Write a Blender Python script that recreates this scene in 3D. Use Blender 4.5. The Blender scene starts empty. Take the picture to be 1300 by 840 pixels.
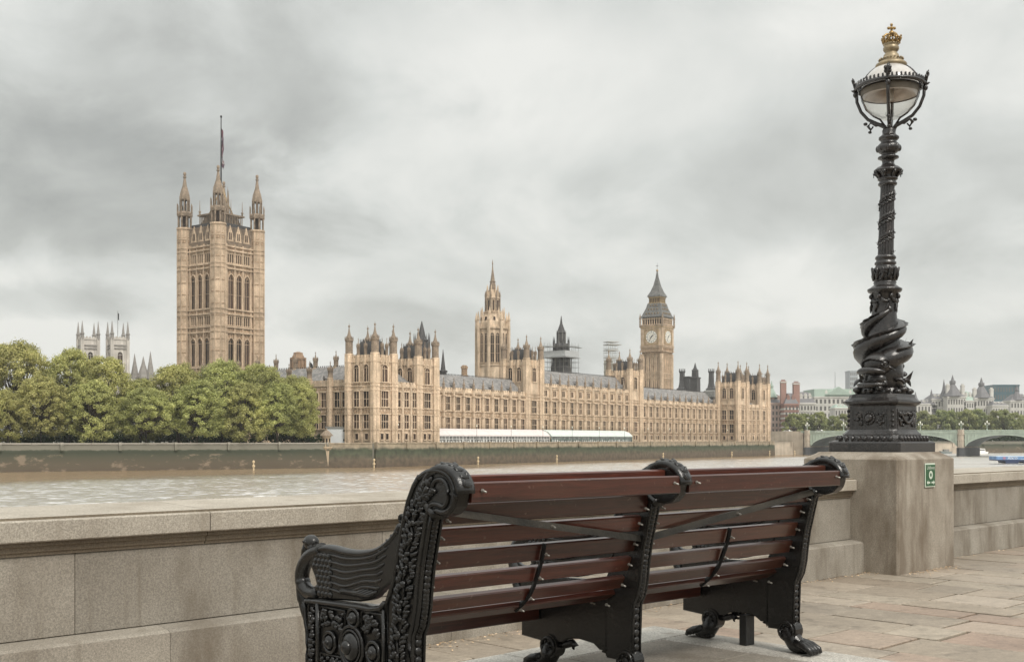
import bpy, bmesh, math, random
from mathutils import Vector, Matrix, noise as mnoise
rad = math.radians
SC = bpy.context.scene
COL = SC.collection
random.seed(7)

# ------------------------------------------------------------------ camera, sky, sun, exposure
cam_data = bpy.data.cameras.new('camera')
cam = bpy.data.objects.new('camera', cam_data); COL.objects.link(cam)
cam.location = (0, 0, 1.6); cam.rotation_euler = (rad(90), 0, 0)
cam_data.sensor_width = 36.0; cam_data.lens = 39.88
cam_data.shift_y = 138.0/1300.0
cam_data.clip_start = 0.1; cam_data.clip_end = 8000
SC.camera = cam

SUN_ELEV, SUN_ROT = rad(50), rad(148)      # soft light from behind the right shoulder
world = bpy.data.worlds.new('World'); SC.world = world; world.use_nodes = True
def build_sky():
    nt = world.node_tree; nt.nodes.clear(); N = nt.nodes.new; L = nt.links.new
    out = N('ShaderNodeOutputWorld'); bg = N('ShaderNodeBackground'); bg.inputs['Strength'].default_value = 0.1
    sky = N('ShaderNodeTexSky'); sky.sky_type = 'NISHITA'; sky.sun_disc = False
    sky.sun_elevation = SUN_ELEV; sky.sun_rotation = SUN_ROT; sky.air_density = 1.5; sky.dust_density = 3
    tc = N('ShaderNodeTexCoord')
    sep = N('ShaderNodeSeparateXYZ'); L(tc.outputs['Generated'], sep.inputs[0])
    def M(op, a, b=None, c=None):
        m = N('ShaderNodeMath'); m.operation = op
        for i, v in enumerate((a, b, c)):
            if v is None: continue
            if isinstance(v, (int, float)): m.inputs[i].default_value = v
            else: L(v, m.inputs[i])
        return m.outputs[0]
    zc = M('MAXIMUM', sep.outputs['Z'], 0.0)
    den = M('ADD', zc, 0.55)
    cx = M('DIVIDE', sep.outputs['X'], den); cy = M('DIVIDE', sep.outputs['Y'], den)
    cmb = N('ShaderNodeCombineXYZ'); L(cx, cmb.inputs[0]); L(cy, cmb.inputs[1]); cmb.inputs[2].default_value = 3.7
    n1 = N('ShaderNodeTexNoise'); n1.inputs['Scale'].default_value = 1.7; n1.inputs['Detail'].default_value = 6; n1.inputs['Roughness'].default_value = .5; n1.inputs['Distortion'].default_value = .25
    L(cmb.outputs[0], n1.inputs['Vector'])
    n2 = N('ShaderNodeTexNoise'); n2.inputs['Scale'].default_value = 5.0; n2.inputs['Detail'].default_value = 9; n2.inputs['Roughness'].default_value = .58; n2.inputs['Distortion'].default_value = .3
    L(cmb.outputs[0], n2.inputs['Vector'])
    v = M('ADD', M('MULTIPLY', n1.outputs['Fac'], .54), M('MULTIPLY', n2.outputs['Fac'], .46))
    # heavier cloud masses: soft patches about fixed directions of the sky
    def blob(d, size, amp, v):
        d = Vector(d).normalized()
        vm = N('ShaderNodeVectorMath'); vm.operation = 'SUBTRACT'; L(tc.outputs['Generated'], vm.inputs[0]); vm.inputs[1].default_value = d
        sc_ = N('ShaderNodeVectorMath'); sc_.operation = 'MULTIPLY'; L(vm.outputs[0], sc_.inputs[0]); sc_.inputs[1].default_value = (1/size[0], 1/size[0], 1/size[1])
        ln = N('ShaderNodeVectorMath'); ln.operation = 'LENGTH'; L(sc_.outputs[0], ln.inputs[0])
        wob = M('ADD', ln.outputs['Value'], M('MULTIPLY', M('SUBTRACT', n2.outputs['Fac'], .5), 1.6))
        mr = N('ShaderNodeMapRange'); mr.interpolation_type = 'SMOOTHERSTEP'
        mr.inputs['From Min'].default_value = 0.2; mr.inputs['From Max'].default_value = 1.15; mr.inputs['To Min'].default_value = amp; mr.inputs['To Max'].default_value = 0
        L(wob, mr.inputs['Value'])
        return M('SUBTRACT', v, mr.outputs[0])
    F = 1440.
    def px(x, y): return ((x-650)/F, 1, (558-y)/F)
    v = blob(px(60, 225), (.30, .075), .165, v)
    v = blob(px(190, 115), (.28, .085), .10, v)
    v = blob(px(1050, 250), (.36, .07), .07, v)
    v = blob(px(1150, 445), (.40, .035), .085, v)
    v = blob(px(60, 382), (.085, .02), .14, v)
    v = blob(px(480, 415), (.12, .03), .09, v)
    v = blob(px(620, 110), (.26, .08), -.07, v)
    hz = N('ShaderNodeMapRange'); hz.interpolation_type = 'SMOOTHSTEP'; L(sep.outputs['Z'], hz.inputs['Value']); hz.inputs['From Min'].default_value = .0; hz.inputs['From Max'].default_value = .20; hz.inputs['To Min'].default_value = .07; hz.inputs['To Max'].default_value = 0
    v = M('ADD', v, hz.outputs[0])
    cr = N('ShaderNodeValToRGB'); L(v, cr.inputs[0])
    e = cr.color_ramp.elements
    e[0].position = .12; e[0].color = (.33, .34, .325, 1)
    e[1].position = .58; e[1].color = (.86, .86, .82, 1)
    a = e.new(.33); a.color = (.52, .53, .505, 1)
    b = e.new(.46); b.color = (.69, .705, .675, 1)
    sc2 = N('ShaderNodeVectorMath'); sc2.operation = 'SCALE'; L(cr.outputs[0], sc2.inputs[0]); 
    ov = N('ShaderNodeMapRange'); ov.interpolation_type = 'SMOOTHSTEP'; L(sep.outputs['Z'], ov.inputs['Value'])       # an overcast sky is brightest overhead
    ov.inputs['From Min'].default_value = .36; ov.inputs['From Max'].default_value = 1.0; ov.inputs['To Min'].default_value = SKYLEVEL; ov.inputs['To Max'].default_value = SKYLEVEL*2.1
    L(ov.outputs[0], sc2.inputs['Scale'])
    mix = N('ShaderNodeMix'); mix.data_type = 'RGBA'; mix.inputs['Factor'].default_value = .96
    L(sky.outputs[0], mix.inputs['A']); L(sc2.outputs[0], mix.inputs['B'])
    L(mix.outputs['Result'], bg.inputs['Color']); L(bg.outputs[0], out.inputs['Surface'])
SKYLEVEL = 5.9
USE_HAZE = True
build_sky()
sun_data = bpy.data.lights.new('sun', 'SUN'); sun_data.energy = 1.5; sun_data.angle = rad(14); sun_data.color = (1, .95, .87)
sun = bpy.data.objects.new('sun', sun_data); COL.objects.link(sun)
# sun azimuth: clockwise from +Y as the sky's rotation
_d = Vector((math.sin(SUN_ROT)*math.cos(SUN_ELEV), math.cos(SUN_ROT)*math.cos(SUN_ELEV), math.sin(SUN_ELEV)))
sun.rotation_euler = (-_d).to_track_quat('-Z', 'Y').to_euler()
SC.view_settings.view_transform = 'Standard'; SC.view_settings.look = 'None'
SC.view_settings.exposure = 0.78; SC.view_settings.gamma = 1; SC.view_settings.use_curve_mapping = False
SC.cycles.use_denoising = True
SC.cycles.max_bounces = 6; SC.cycles.diffuse_bounces = 3; SC.cycles.glossy_bounces = 3; SC.cycles.transparent_max_bounces = 12
SC.cycles.volume_bounces = 0

# ------------------------------------------------------------------ helpers
class MB:
    """collects shapes and links them as ONE mesh object"""
    def __init__(s, fn=None): s.v = []; s.f = []; s.m = []; s.s = []; s.fn = fn
    def add(s, vs, fs, mat=0, smooth=False):
        o = len(s.v)
        s.v += [tuple(p) for p in vs]
        for f in fs: s.f.append([i+o for i in f]); s.m.append(mat); s.s.append(smooth)
    def box(s, x0, x1, y0, y1, z0, z1, mat=0):
        vs = [(x0,y0,z0),(x1,y0,z0),(x1,y1,z0),(x0,y1,z0),(x0,y0,z1),(x1,y0,z1),(x1,y1,z1),(x0,y1,z1)]
        s.add(vs, [(0,3,2,1),(4,5,6,7),(0,1,5,4),(1,2,6,5),(2,3,7,6),(3,0,4,7)], mat)
    def cbox(s, x0, x1, y0, y1, z0, z1, c=.01, mat=0):
        """box with chamfered vertical and horizontal edges"""
        vs = []
        for (z, k) in ((z0, 1), (z0+c, 0), (z1-c, 0), (z1, 1)):
            a = c if k else 0
            for (x, y) in ((x0+c,y0+a),(x1-c,y0+a),(x1-a,y0+c),(x1-a,y1-c),(x1-c,y1-a),(x0+c,y1-a),(x0+a,y1-c),(x0+a,y0+c)):
                vs.append((x, y, z))
        fs = [tuple(reversed(range(8))), tuple(range(24, 32))]
        for r in range(3):
            for i in range(8):
                j = (i+1) % 8; fs.append((r*8+i, r*8+j, r*8+8+j, r*8+8+i))
        s.add(vs, fs, mat)
    def ext(s, poly, fa, fb, mat=0):
        """prism between poly mapped by fa and by fb (2D -> 3D)"""
        n = len(poly); vs = [fa(p) for p in poly] + [fb(p) for p in poly]
        fs = [tuple(range(n)), tuple(range(2*n-1, n-1, -1))] + [(i, i+n, (i+1) % n+n, (i+1) % n) for i in range(n)]
        s.add(vs, fs, mat)
    def prism(s, poly, z0, z1, mat=0): s.ext(poly, lambda p: (p[0], p[1], z0), lambda p: (p[0], p[1], z1), mat)
    def lathe(s, prof, n=8, c=(0,0), rot=None, mat=0, smooth=False, mod=None, cap=True):
        if rot is None: rot = math.pi/n
        vs = []
        for (z, r) in prof:
            for i in range(n):
                a = rot+2*math.pi*i/n; rr = r*(mod(a, z) if mod else 1)
                vs.append((c[0]+rr*math.cos(a), c[1]+rr*math.sin(a), z))
        fs = []
        for k in range(len(prof)-1):
            for i in range(n):
                j = (i+1) % n; fs.append((k*n+i, k*n+j, k*n+n+j, k*n+n+i))
        if cap: fs.append(tuple(reversed(range(n)))); fs.append(tuple(range((len(prof)-1)*n, len(prof)*n)))
        s.add(vs, fs, mat, smooth)
    def tube(s, pts, r, n=8, mat=0, smooth=True, flat=1.0, up=(0,0,1)):
        pts = [Vector(p) for p in pts]; m = len(pts)
        if not hasattr(r, '__len__'): r = [r]*m
        vs = []; up = Vector(up)
        for k, p in enumerate(pts):
            t = (pts[min(k+1, m-1)]-pts[max(k-1, 0)]).normalized()
            a = t.cross(up)
            if a.length < 1e-3: a = t.cross(Vector((1, 0, 0)))
            a.normalize(); b = a.cross(t)
            for i in range(n):
                q = 2*math.pi*i/n; vs.append(tuple(p+a*(r[k]*math.cos(q))+b*(r[k]*flat*math.sin(q))))
        fs = [(k*n+i, k*n+n+i, k*n+n+(i+1) % n, k*n+(i+1) % n) for k in range(m-1) for i in range(n)]
        fs += [tuple(range(n)), tuple(range(m*n-1, (m-1)*n-1, -1))]
        s.add(vs, fs, mat, smooth)
    def ball(s, c, r, n=8, m=5, mat=0, M=None, smooth=True):
        if not hasattr(r, '__len__'): r = (r, r, r)
        vs = []; c = Vector(c)
        ring = []
        for k in range(1, m):
            t = math.pi*k/m
            for i in range(n):
                a = 2*math.pi*i/n; ring.append(Vector((r[0]*math.sin(t)*math.cos(a), r[1]*math.sin(t)*math.sin(a), r[2]*math.cos(t))))
        vs = [Vector((0,0,r[2]))]+ring+[Vector((0,0,-r[2]))]
        if M is not None: vs = [M @ v for v in vs]
        vs = [c+v for v in vs]
        fs = [(0, 1+i, 1+(i+1) % n) for i in range(n)]
        for k in range(m-2):
            for i in range(n): fs.append((1+k*n+i, 1+k*n+n+i, 1+k*n+n+(i+1) % n, 1+k*n+(i+1) % n))
        L = len(vs)-1
        fs += [(L, L-n+(i+1) % n, L-n+i) for i in range(n)]
        s.add(vs, fs, mat, smooth)
    def build(s, name, mats, parent=None, loc=None, rz=0):
        v = s.v if s.fn is None else [s.fn(p) for p in s.v]
        me = bpy.data.meshes.new(name); me.from_pydata(v, [], s.f)
        if not isinstance(mats, (list, tuple)): mats = [mats]
        for m in mats: me.materials.append(m)
        me.polygons.foreach_set('material_index', s.m); me.polygons.foreach_set('use_smooth', s.s)
        bm = bmesh.new(); bm.from_mesh(me); bmesh.ops.recalc_face_normals(bm, faces=bm.faces[:]) if len(s.f) < 60000 and not getattr(s, 'leaf', False) else None
        bm.to_mesh(me); bm.free(); me.update()
        o = bpy.data.objects.new(name, me); COL.objects.link(o)
        if parent: o.parent = parent
        if loc: o.location = loc
        if rz: o.rotation_euler = (0, 0, rz)
        return o

def tag(o, label=None, cat=None, group=None, kind=None):
    if label: o['label'] = label
    if cat: o['category'] = cat
    if group: o['group'] = group
    if kind: o['kind'] = kind
    return o
def empty(name, loc=(0,0,0), rz=0, label=None, cat=None, group=None):
    o = bpy.data.objects.new(name, None); COL.objects.link(o); o.location = loc; o.rotation_euler = (0, 0, rz); o.empty_display_size = .3
    return tag(o, label, cat, group)
def inst(src, parent, loc, rz=0, scale=None):
    c = src.copy(); COL.objects.link(c); c.parent = parent; c.location = loc; c.rotation_euler = (0, 0, rz)
    if scale: c.scale = scale
    return c
class Rep:
    """first call places the prototype itself, the next ones place copies"""
    def __init__(s, mb, name, mats): s.mb = mb; s.name = name; s.mats = mats; s.o = None
    def put(s, parent, loc, rz=0, scale=None):
        if s.o is None:
            s.o = s.mb.build(s.name, s.mats, parent, loc, rz); o = s.o
            if scale: o.scale = scale
            return o
        return inst(s.o, parent, loc, rz, scale or (1,1,1))
def children(o): return [c for c in COL.objects if c.parent == o]
KIDS = {}
def copy_tree(o, parent=None):
    c = o.copy(); COL.objects.link(c); c.parent = parent
    for ch in list(o.children): copy_tree(ch, c)
    return c

# ------------------------------------------------------------------ materials
def mat(name, col, rough=.8, var=.15, scale=4., bump=0., bscale=30., metal=0., spec=.5, coat=0., streak=0., col2=None, island=0., speck=0., coords='Object', stain=None, objrand=0.):
    m = bpy.data.materials.new(name); m.use_nodes = True; nt = m.node_tree; N = nt.nodes.new; L = nt.links.new
    p = nt.nodes['Principled BSDF']; p.inputs['Roughness'].default_value = rough; p.inputs['Metallic'].default_value = metal
    p.inputs['Specular IOR Level'].default_value = spec; p.inputs['Coat Weight'].default_value = coat; p.inputs['Coat Roughness'].default_value = .15
    tc = N('ShaderNodeTexCoord'); c = tc.outputs['Object' if coords == 'World' else coords]
    if coords == 'World':
        g = N('ShaderNodeNewGeometry'); c = g.outputs['Position']
    n = N('ShaderNodeTexNoise'); n.inputs['Scale'].default_value = scale; n.inputs['Detail'].default_value = 6; n.inputs['Roughness'].default_value = .6; L(c, n.inputs['Vector'])
    mr = N('ShaderNodeMapRange'); mr.inputs['From Min'].default_value = .28; mr.inputs['From Max'].default_value = .72; L(n.outputs['Fac'], mr.inputs['Value'])
    a = [max(0, x*(1-var)) for x in col]; b = [x*(1+var) for x in (col2 or col)]
    mx = N('ShaderNodeMix'); mx.data_type = 'RGBA'; L(mr.outputs[0], mx.inputs['Factor']); mx.inputs['A'].default_value = (*a, 1); mx.inputs['B'].default_value = (*b, 1)
    cur = mx.outputs['Result']
    def mul(cur, fac, lo, hi, f0=.3, f1=.7):
        r = N('ShaderNodeMapRange'); r.inputs['From Min'].default_value = f0; r.inputs['From Max'].default_value = f1; r.inputs['To Min'].default_value = lo; r.inputs['To Max'].default_value = hi
        L(fac, r.inputs['Value'])
        s = N('ShaderNodeVectorMath'); s.operation = 'SCALE'; L(cur, s.inputs[0]); L(r.outputs[0], s.inputs['Scale']); return s.outputs[0]
    if streak:
        mp = N('ShaderNodeMapping'); mp.inputs['Scale'].default_value = (1, 1, .08); L(c, mp.inputs[0])
        n2 = N('ShaderNodeTexNoise'); n2.inputs['Scale'].default_value = scale*3; n2.inputs['Detail'].default_value = 5; L(mp.outputs[0], n2.inputs['Vector'])
        cur = mul(cur, n2.outputs['Fac'], 1-streak, 1+streak*.45)
    if speck:
        n3 = N('ShaderNodeTexNoise'); n3.inputs['Scale'].default_value = bscale*2.0; n3.inputs['Detail'].default_value = 2; L(c, n3.inputs['Vector'])
        cur = mul(cur, n3.outputs['Fac'], 1-speck, 1+speck, .35, .65)
    if island:
        g2 = N('ShaderNodeNewGeometry'); cur = mul(cur, g2.outputs['Random Per Island'], 1-island, 1+island, 0, 1)
    if stain:
        n4 = N('ShaderNodeTexNoise'); n4.inputs['Scale'].default_value = stain[1]; n4.inputs['Detail'].default_value = 7; n4.inputs['Roughness'].default_value = .65; L(c, n4.inputs['Vector'])
        r4 = N('ShaderNodeMapRange'); r4.inputs['From Min'].default_value = stain[2]; r4.inputs['From Max'].default_value = stain[2]+.18; L(n4.outputs['Fac'], r4.inputs['Value'])
        m4 = N('ShaderNodeMix'); m4.data_type = 'RGBA'; L(r4.outputs[0], m4.inputs['Factor']); L(cur, m4.inputs['A']); m4.inputs['B'].default_value = (*stain[0], 1); cur = m4.outputs['Result']
    if objrand:
        oi = N('ShaderNodeObjectInfo'); cur = mul(cur, oi.outputs['Random'], 1-objrand, 1+objrand, 0, 1)
    L(cur, p.inputs['Base Color'])
    if bump:
        nb = N('ShaderNodeTexNoise'); nb.inputs['Scale'].default_value = bscale; nb.inputs['Detail'].default_value = 5; nb.inputs['Roughness'].default_value = .65; L(c, nb.inputs['Vector'])
        bp = N('ShaderNodeBump'); bp.inputs['Strength'].default_value = bump; bp.inputs['Distance'].default_value = .02; L(nb.outputs['Fac'], bp.inputs['Height']); L(bp.outputs[0], p.inputs['Normal'])
    return m

M = {}
M['stone'] = mat('honey_limestone', (.51,.39,.27), .9, .22, .35, .3, 1.6, streak=.32, col2=(.60,.47,.345), speck=.14, objrand=.08)
M['stone2'] = mat('carved_limestone', (.24,.16,.10), .9, .25, 1.1, .6, 2.2, streak=.25, col2=(.42,.30,.20), speck=.28)  # brown stone, darkened further to paint in shade among the small carvings
M['stonegrey'] = mat('weathered_pinnacle_stone', (.17,.13,.095), .9, .25, .7, .3, 2.0, col2=(.27,.21,.155), speck=.15)
M['vstone'] = mat('warm_tower_stone', (.47,.35,.24), .9, .22, .3, .5, 1.4, streak=.30, col2=(.56,.43,.31), speck=.14)
M['abbey'] = mat('pale_portland_stone', (.56,.52,.47), .9, .15, .3, .3, 1.2, streak=.25)
M['slate'] = mat('slate_roof', (.15,.15,.155), .7, .3, .9, .3, 1.2, col2=(.25,.235,.22), streak=.25)
M['iron_roof'] = mat('cast_iron_roof', (.055,.052,.052), .6, .3, 1.2, .3, 2)
M['clockroof'] = mat('dark_clock_tower_roof', (.085,.087,.085), .6, .25, .8, .3, 2, streak=.2, col2=(.15,.145,.135))
M['lead'] = mat('grey_lead_roof', (.15,.155,.15), .6, .25, .8, .3, 2, streak=.2, col2=(.23,.22,.20))
M['glass'] = mat('dark_window_glass', (.045,.028,.02), .5, .3, .8, spec=.25, objrand=.75)
M['gold'] = mat('gilded_metal', (.40,.27,.11), .4, .35, 25, .2, 60, metal=.7, col2=(.30,.20,.09), stain=((.07,.05,.03), 40, .55))
M['gilt'] = mat('gilded_stone', (.36,.26,.14), .55, .25, 2, metal=.3)
M['black'] = mat('black_gloss_cast_iron', (.010,.010,.010), .24, .35, 9, .12, 60, spec=.5, col2=(.016,.015,.014), stain=((.060,.050,.040), 14, .62))
M['blackdull'] = mat('dull_black_iron', (.008,.008,.008), .5, .3, 9, .3, 30)
M['lampiron'] = mat('weathered_black_lamp_iron', (.014,.013,.013), .22, .35, 6, .2, 60, spec=.62, col2=(.026,.023,.022), stain=((.085,.070,.064), 9, .58))
M['bridge'] = mat('pale_green_paint', (.38,.44,.37), .6, .15, .3, streak=.15)
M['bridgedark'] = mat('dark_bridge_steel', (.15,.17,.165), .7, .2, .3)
M['pier'] = mat('bridge_pier_granite', (.40,.34,.27), .85, .2, .3, .3, 1, streak=.2)
M['pierdark'] = mat('wet_pier_granite', (.045,.047,.05), .6, .3, .3, .3, 1)
M['white'] = mat('white_paint', (.74,.73,.70), .6, .06, 1)
M['cream'] = mat('cream_marker_paint', (.55,.43,.27), .6, .08, 3)
# ------------------------------------------------------------------ special materials
def node_mat(name):
    m = bpy.data.materials.new(name); m.use_nodes = True
    return m, m.node_tree, m.node_tree.nodes['Principled BSDF']
def water_mat():
    m, nt, p = node_mat('muddy_river_water'); N = nt.nodes.new; L = nt.links.new
    p.inputs['Roughness'].default_value = .09; p.inputs['IOR'].default_value = 1.33
    g = N('ShaderNodeNewGeometry')
    n0 = N('ShaderNodeTexNoise'); n0.inputs['Scale'].default_value = .02; n0.inputs['Detail'].default_value = 4; L(g.outputs['Position'], n0.inputs['Vector'])
    cr = N('ShaderNodeValToRGB'); L(n0.outputs['Fac'], cr.inputs[0]); cr.color_ramp.elements[0].position = .35; cr.color_ramp.elements[0].color = (.22,.155,.095,1); cr.color_ramp.elements[1].position = .65; cr.color_ramp.elements[1].color = (.28,.21,.135,1)
    L(cr.outputs[0], p.inputs['Base Color'])
    # calmer water in patches
    n5 = N('ShaderNodeTexNoise'); n5.inputs['Scale'].default_value = .035; n5.inputs['Detail'].default_value = 3; L(g.outputs['Position'], n5.inputs['Vector'])
    r5 = N('ShaderNodeMapRange'); r5.inputs['From Min'].default_value = .35; r5.inputs['From Max'].default_value = .6; r5.inputs['To Min'].default_value = .72; r5.inputs['To Max'].default_value = 1.0; L(n5.outputs['Fac'], r5.inputs['Value'])
    # the far margin, sheltered by the high walls, lies calmer than midstream
    dv = N('ShaderNodeVectorMath'); dv.operation = 'DOT_PRODUCT'; dv.inputs[1].default_value = (.819, -.574, 0); L(g.outputs['Position'], dv.inputs[0])
    n6 = N('ShaderNodeTexNoise'); n6.inputs['Scale'].default_value = .03; n6.inputs['Detail'].default_value = 5; L(g.outputs['Position'], n6.inputs['Vector'])
    sm = N('ShaderNodeMath'); sm.operation = 'MULTIPLY_ADD'; sm.inputs[1].default_value = 30; L(n6.outputs['Fac'], sm.inputs[0]); L(dv.outputs['Value'], sm.inputs[2])
    rr = N('ShaderNodeMapRange'); rr.interpolation_type = 'SMOOTHSTEP'; rr.inputs['From Min'].default_value = -195.8+22; rr.inputs['From Max'].default_value = -195.8+56; rr.inputs['To Min'].default_value = .16; L(sm.outputs[0], rr.inputs['Value'])
    r7 = N('ShaderNodeMath'); r7.operation = 'MULTIPLY'; L(r5.outputs[0], r7.inputs[0]); L(rr.outputs[0], r7.inputs[1]); r5 = r7
    # wave slopes taken straight from vector noise, so that they hold at any distance
    def VM(op, a, b=None, sc=None):
        v = N('ShaderNodeVectorMath'); v.operation = op; L(a, v.inputs[0])
        if b is not None:
            if isinstance(b, tuple): v.inputs[1].default_value = b
            else: L(b, v.inputs[1])
        if sc is not None:
            if isinstance(sc, float): v.inputs['Scale'].default_value = sc
            else: L(sc, v.inputs['Scale'])
        return v.outputs[0]
    tot = None
    for sc, w, ang in ((.07, .14, .25), (.20, .38, -.15), (.42, .95, .2), (1.1, 1.3, 0)):
        mp = N('ShaderNodeMapping'); mp.inputs['Rotation'].default_value = (0, 0, ang); mp.inputs['Scale'].default_value = (.85, .7, 1); L(g.outputs['Position'], mp.inputs[0])
        n = N('ShaderNodeTexNoise'); n.inputs['Scale'].default_value = sc; n.inputs['Detail'].default_value = 2; n.inputs['Distortion'].default_value = .5; L(mp.outputs[0], n.inputs['Vector'])
        v = VM('SCALE', VM('SUBTRACT', n.outputs['Color'], (.5,.5,.5)), sc=w)
        tot = v if tot is None else VM('ADD', tot, v)
    tot = VM('SCALE', tot, sc=r5.outputs[0])
    tot = VM('MULTIPLY', tot, (.7, 1.25, 0)); tot = VM('ADD', tot, (0, 0, 1)); nn = VM('NORMALIZE', tot)
    L(nn, p.inputs['Normal'])
    # choppy water spreads the sky's reflection, calm water mirrors the banks
    gl = N('ShaderNodeBsdfGlossy'); gl.inputs['Color'].default_value = (.97, .94, .90, 1); L(nn, gl.inputs['Normal'])
    rg = N('ShaderNodeMapRange'); rg.inputs['From Max'].default_value = .8; rg.inputs['To Min'].default_value = .08; rg.inputs['To Max'].default_value = .27; L(r5.outputs[0], rg.inputs['Value']); L(rg.outputs[0], gl.inputs['Roughness'])
    fg = N('ShaderNodeMapRange'); fg.inputs['From Max'].default_value = .8; fg.inputs['To Min'].default_value = .36; fg.inputs['To Max'].default_value = .88; L(r5.outputs[0], fg.inputs['Value'])
    df = N('ShaderNodeBsdfDiffuse'); L(cr.outputs[0], df.inputs['Color'])
    ms = N('ShaderNodeMixShader'); L(fg.outputs[0], ms.inputs[0]); L(df.outputs[0], ms.inputs[1]); L(gl.outputs[0], ms.inputs[2]); L(ms.outputs[0], nt.nodes['Material Output'].inputs['Surface'])
    return m
M['water'] = water_mat()
def granite(name, c1, c2, grime, gscale=.9, gcut=.52, speck=.19):
    m, nt, p = node_mat(name); N = nt.nodes.new; L = nt.links.new
    p.inputs['Roughness'].default_value = .82
    g = N('ShaderNodeNewGeometry'); P = g.outputs['Position']
    def noi(s, d=4, mapping=None):
        n = N('ShaderNodeTexNoise'); n.inputs['Scale'].default_value = s; n.inputs['Detail'].default_value = d; n.inputs['Roughness'].default_value = .62
        if mapping:
            mp = N('ShaderNodeMapping'); mp.inputs['Scale'].default_value = mapping; L(P, mp.inputs[0]); L(mp.outputs[0], n.inputs['Vector'])
        else: L(P, n.inputs['Vector'])
        return n.outputs['Fac']
    def rng(v, a, b, lo, hi):
        r = N('ShaderNodeMapRange'); r.inputs['From Min'].default_value = a; r.inputs['From Max'].default_value = b; r.inputs['To Min'].default_value = lo; r.inputs['To Max'].default_value = hi; L(v, r.inputs['Value']); return r.outputs[0]
    def mix(f, A, B):
        mx = N('ShaderNodeMix'); mx.data_type = 'RGBA'; L(f, mx.inputs['Factor'])
        for k, v in (('A', A), ('B', B)):
            if isinstance(v, tuple): mx.inputs[k].default_value = (*v, 1)
            else: L(v, mx.inputs[k])
        return mx.outputs['Result']
    def sca(c, f):
        s = N('ShaderNodeVectorMath'); s.operation = 'SCALE'; L(c, s.inputs[0]); L(f, s.inputs['Scale']); return s.outputs[0]
    cur = mix(rng(noi(1.6, 6), .3, .7, 0, 1), c1, c2)
    cur = sca(cur, rng(noi(85, 2), .36, .64, 1-speck, 1+speck))
    cur = sca(cur, rng(noi(220, 1), .38, .62, 1-speck*.8, 1+speck*.8))
    cur = sca(cur, rng(g.outputs['Random Per Island'], 0, 1, .90, 1.10))
    cur = mix(rng(noi(gscale*2, 7, (1,1,.35)), gcut, gcut+.2, 0, .75), cur, grime)
    cur = mix(rng(noi(7, 4, (1,1,.06)), .55, .75, 0, .5), cur, grime)
    L(cur, p.inputs['Base Color'])
    bp = N('ShaderNodeBump'); bp.inputs['Strength'].default_value = .35; bp.inputs['Distance'].default_value = .006
    L(noi(70, 5), bp.inputs['Height']); L(bp.outputs[0], p.inputs['Normal'])
    return m
M['granite'] = granite('embankment_granite', (.225,.20,.165), (.305,.278,.235), (.115,.09,.062), .9, .46)
M['granite_top'] = granite('coping_granite', (.32,.285,.235), (.42,.38,.32), (.23,.195,.15), .7, .50, .22)
M['grimy_shaded_granite'] = granite('grime_and_shade_granite', (.15,.12,.085), (.20,.165,.12), (.09,.07,.045))  # dirt plus painted-in shade beneath the coping; the groove has dirt alone
M['granite_joint'] = mat('dark_joint_mortar', (.06,.05,.04), .95, .2, 6)
M['pedestal'] = granite('lamp_plinth_granite', (.245,.21,.168), (.35,.313,.26), (.12,.088,.058), 1.1, .45)
M['platflags'] = granite('worn_platform_flags', (.19,.17,.14), (.25,.225,.19), (.11,.09,.065), 1.2, .48, .2)
M['kerbgranite'] = granite('pale_platform_granite', (.34,.32,.285), (.43,.41,.37), (.22,.19,.155), .9, .52, .25)
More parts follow.
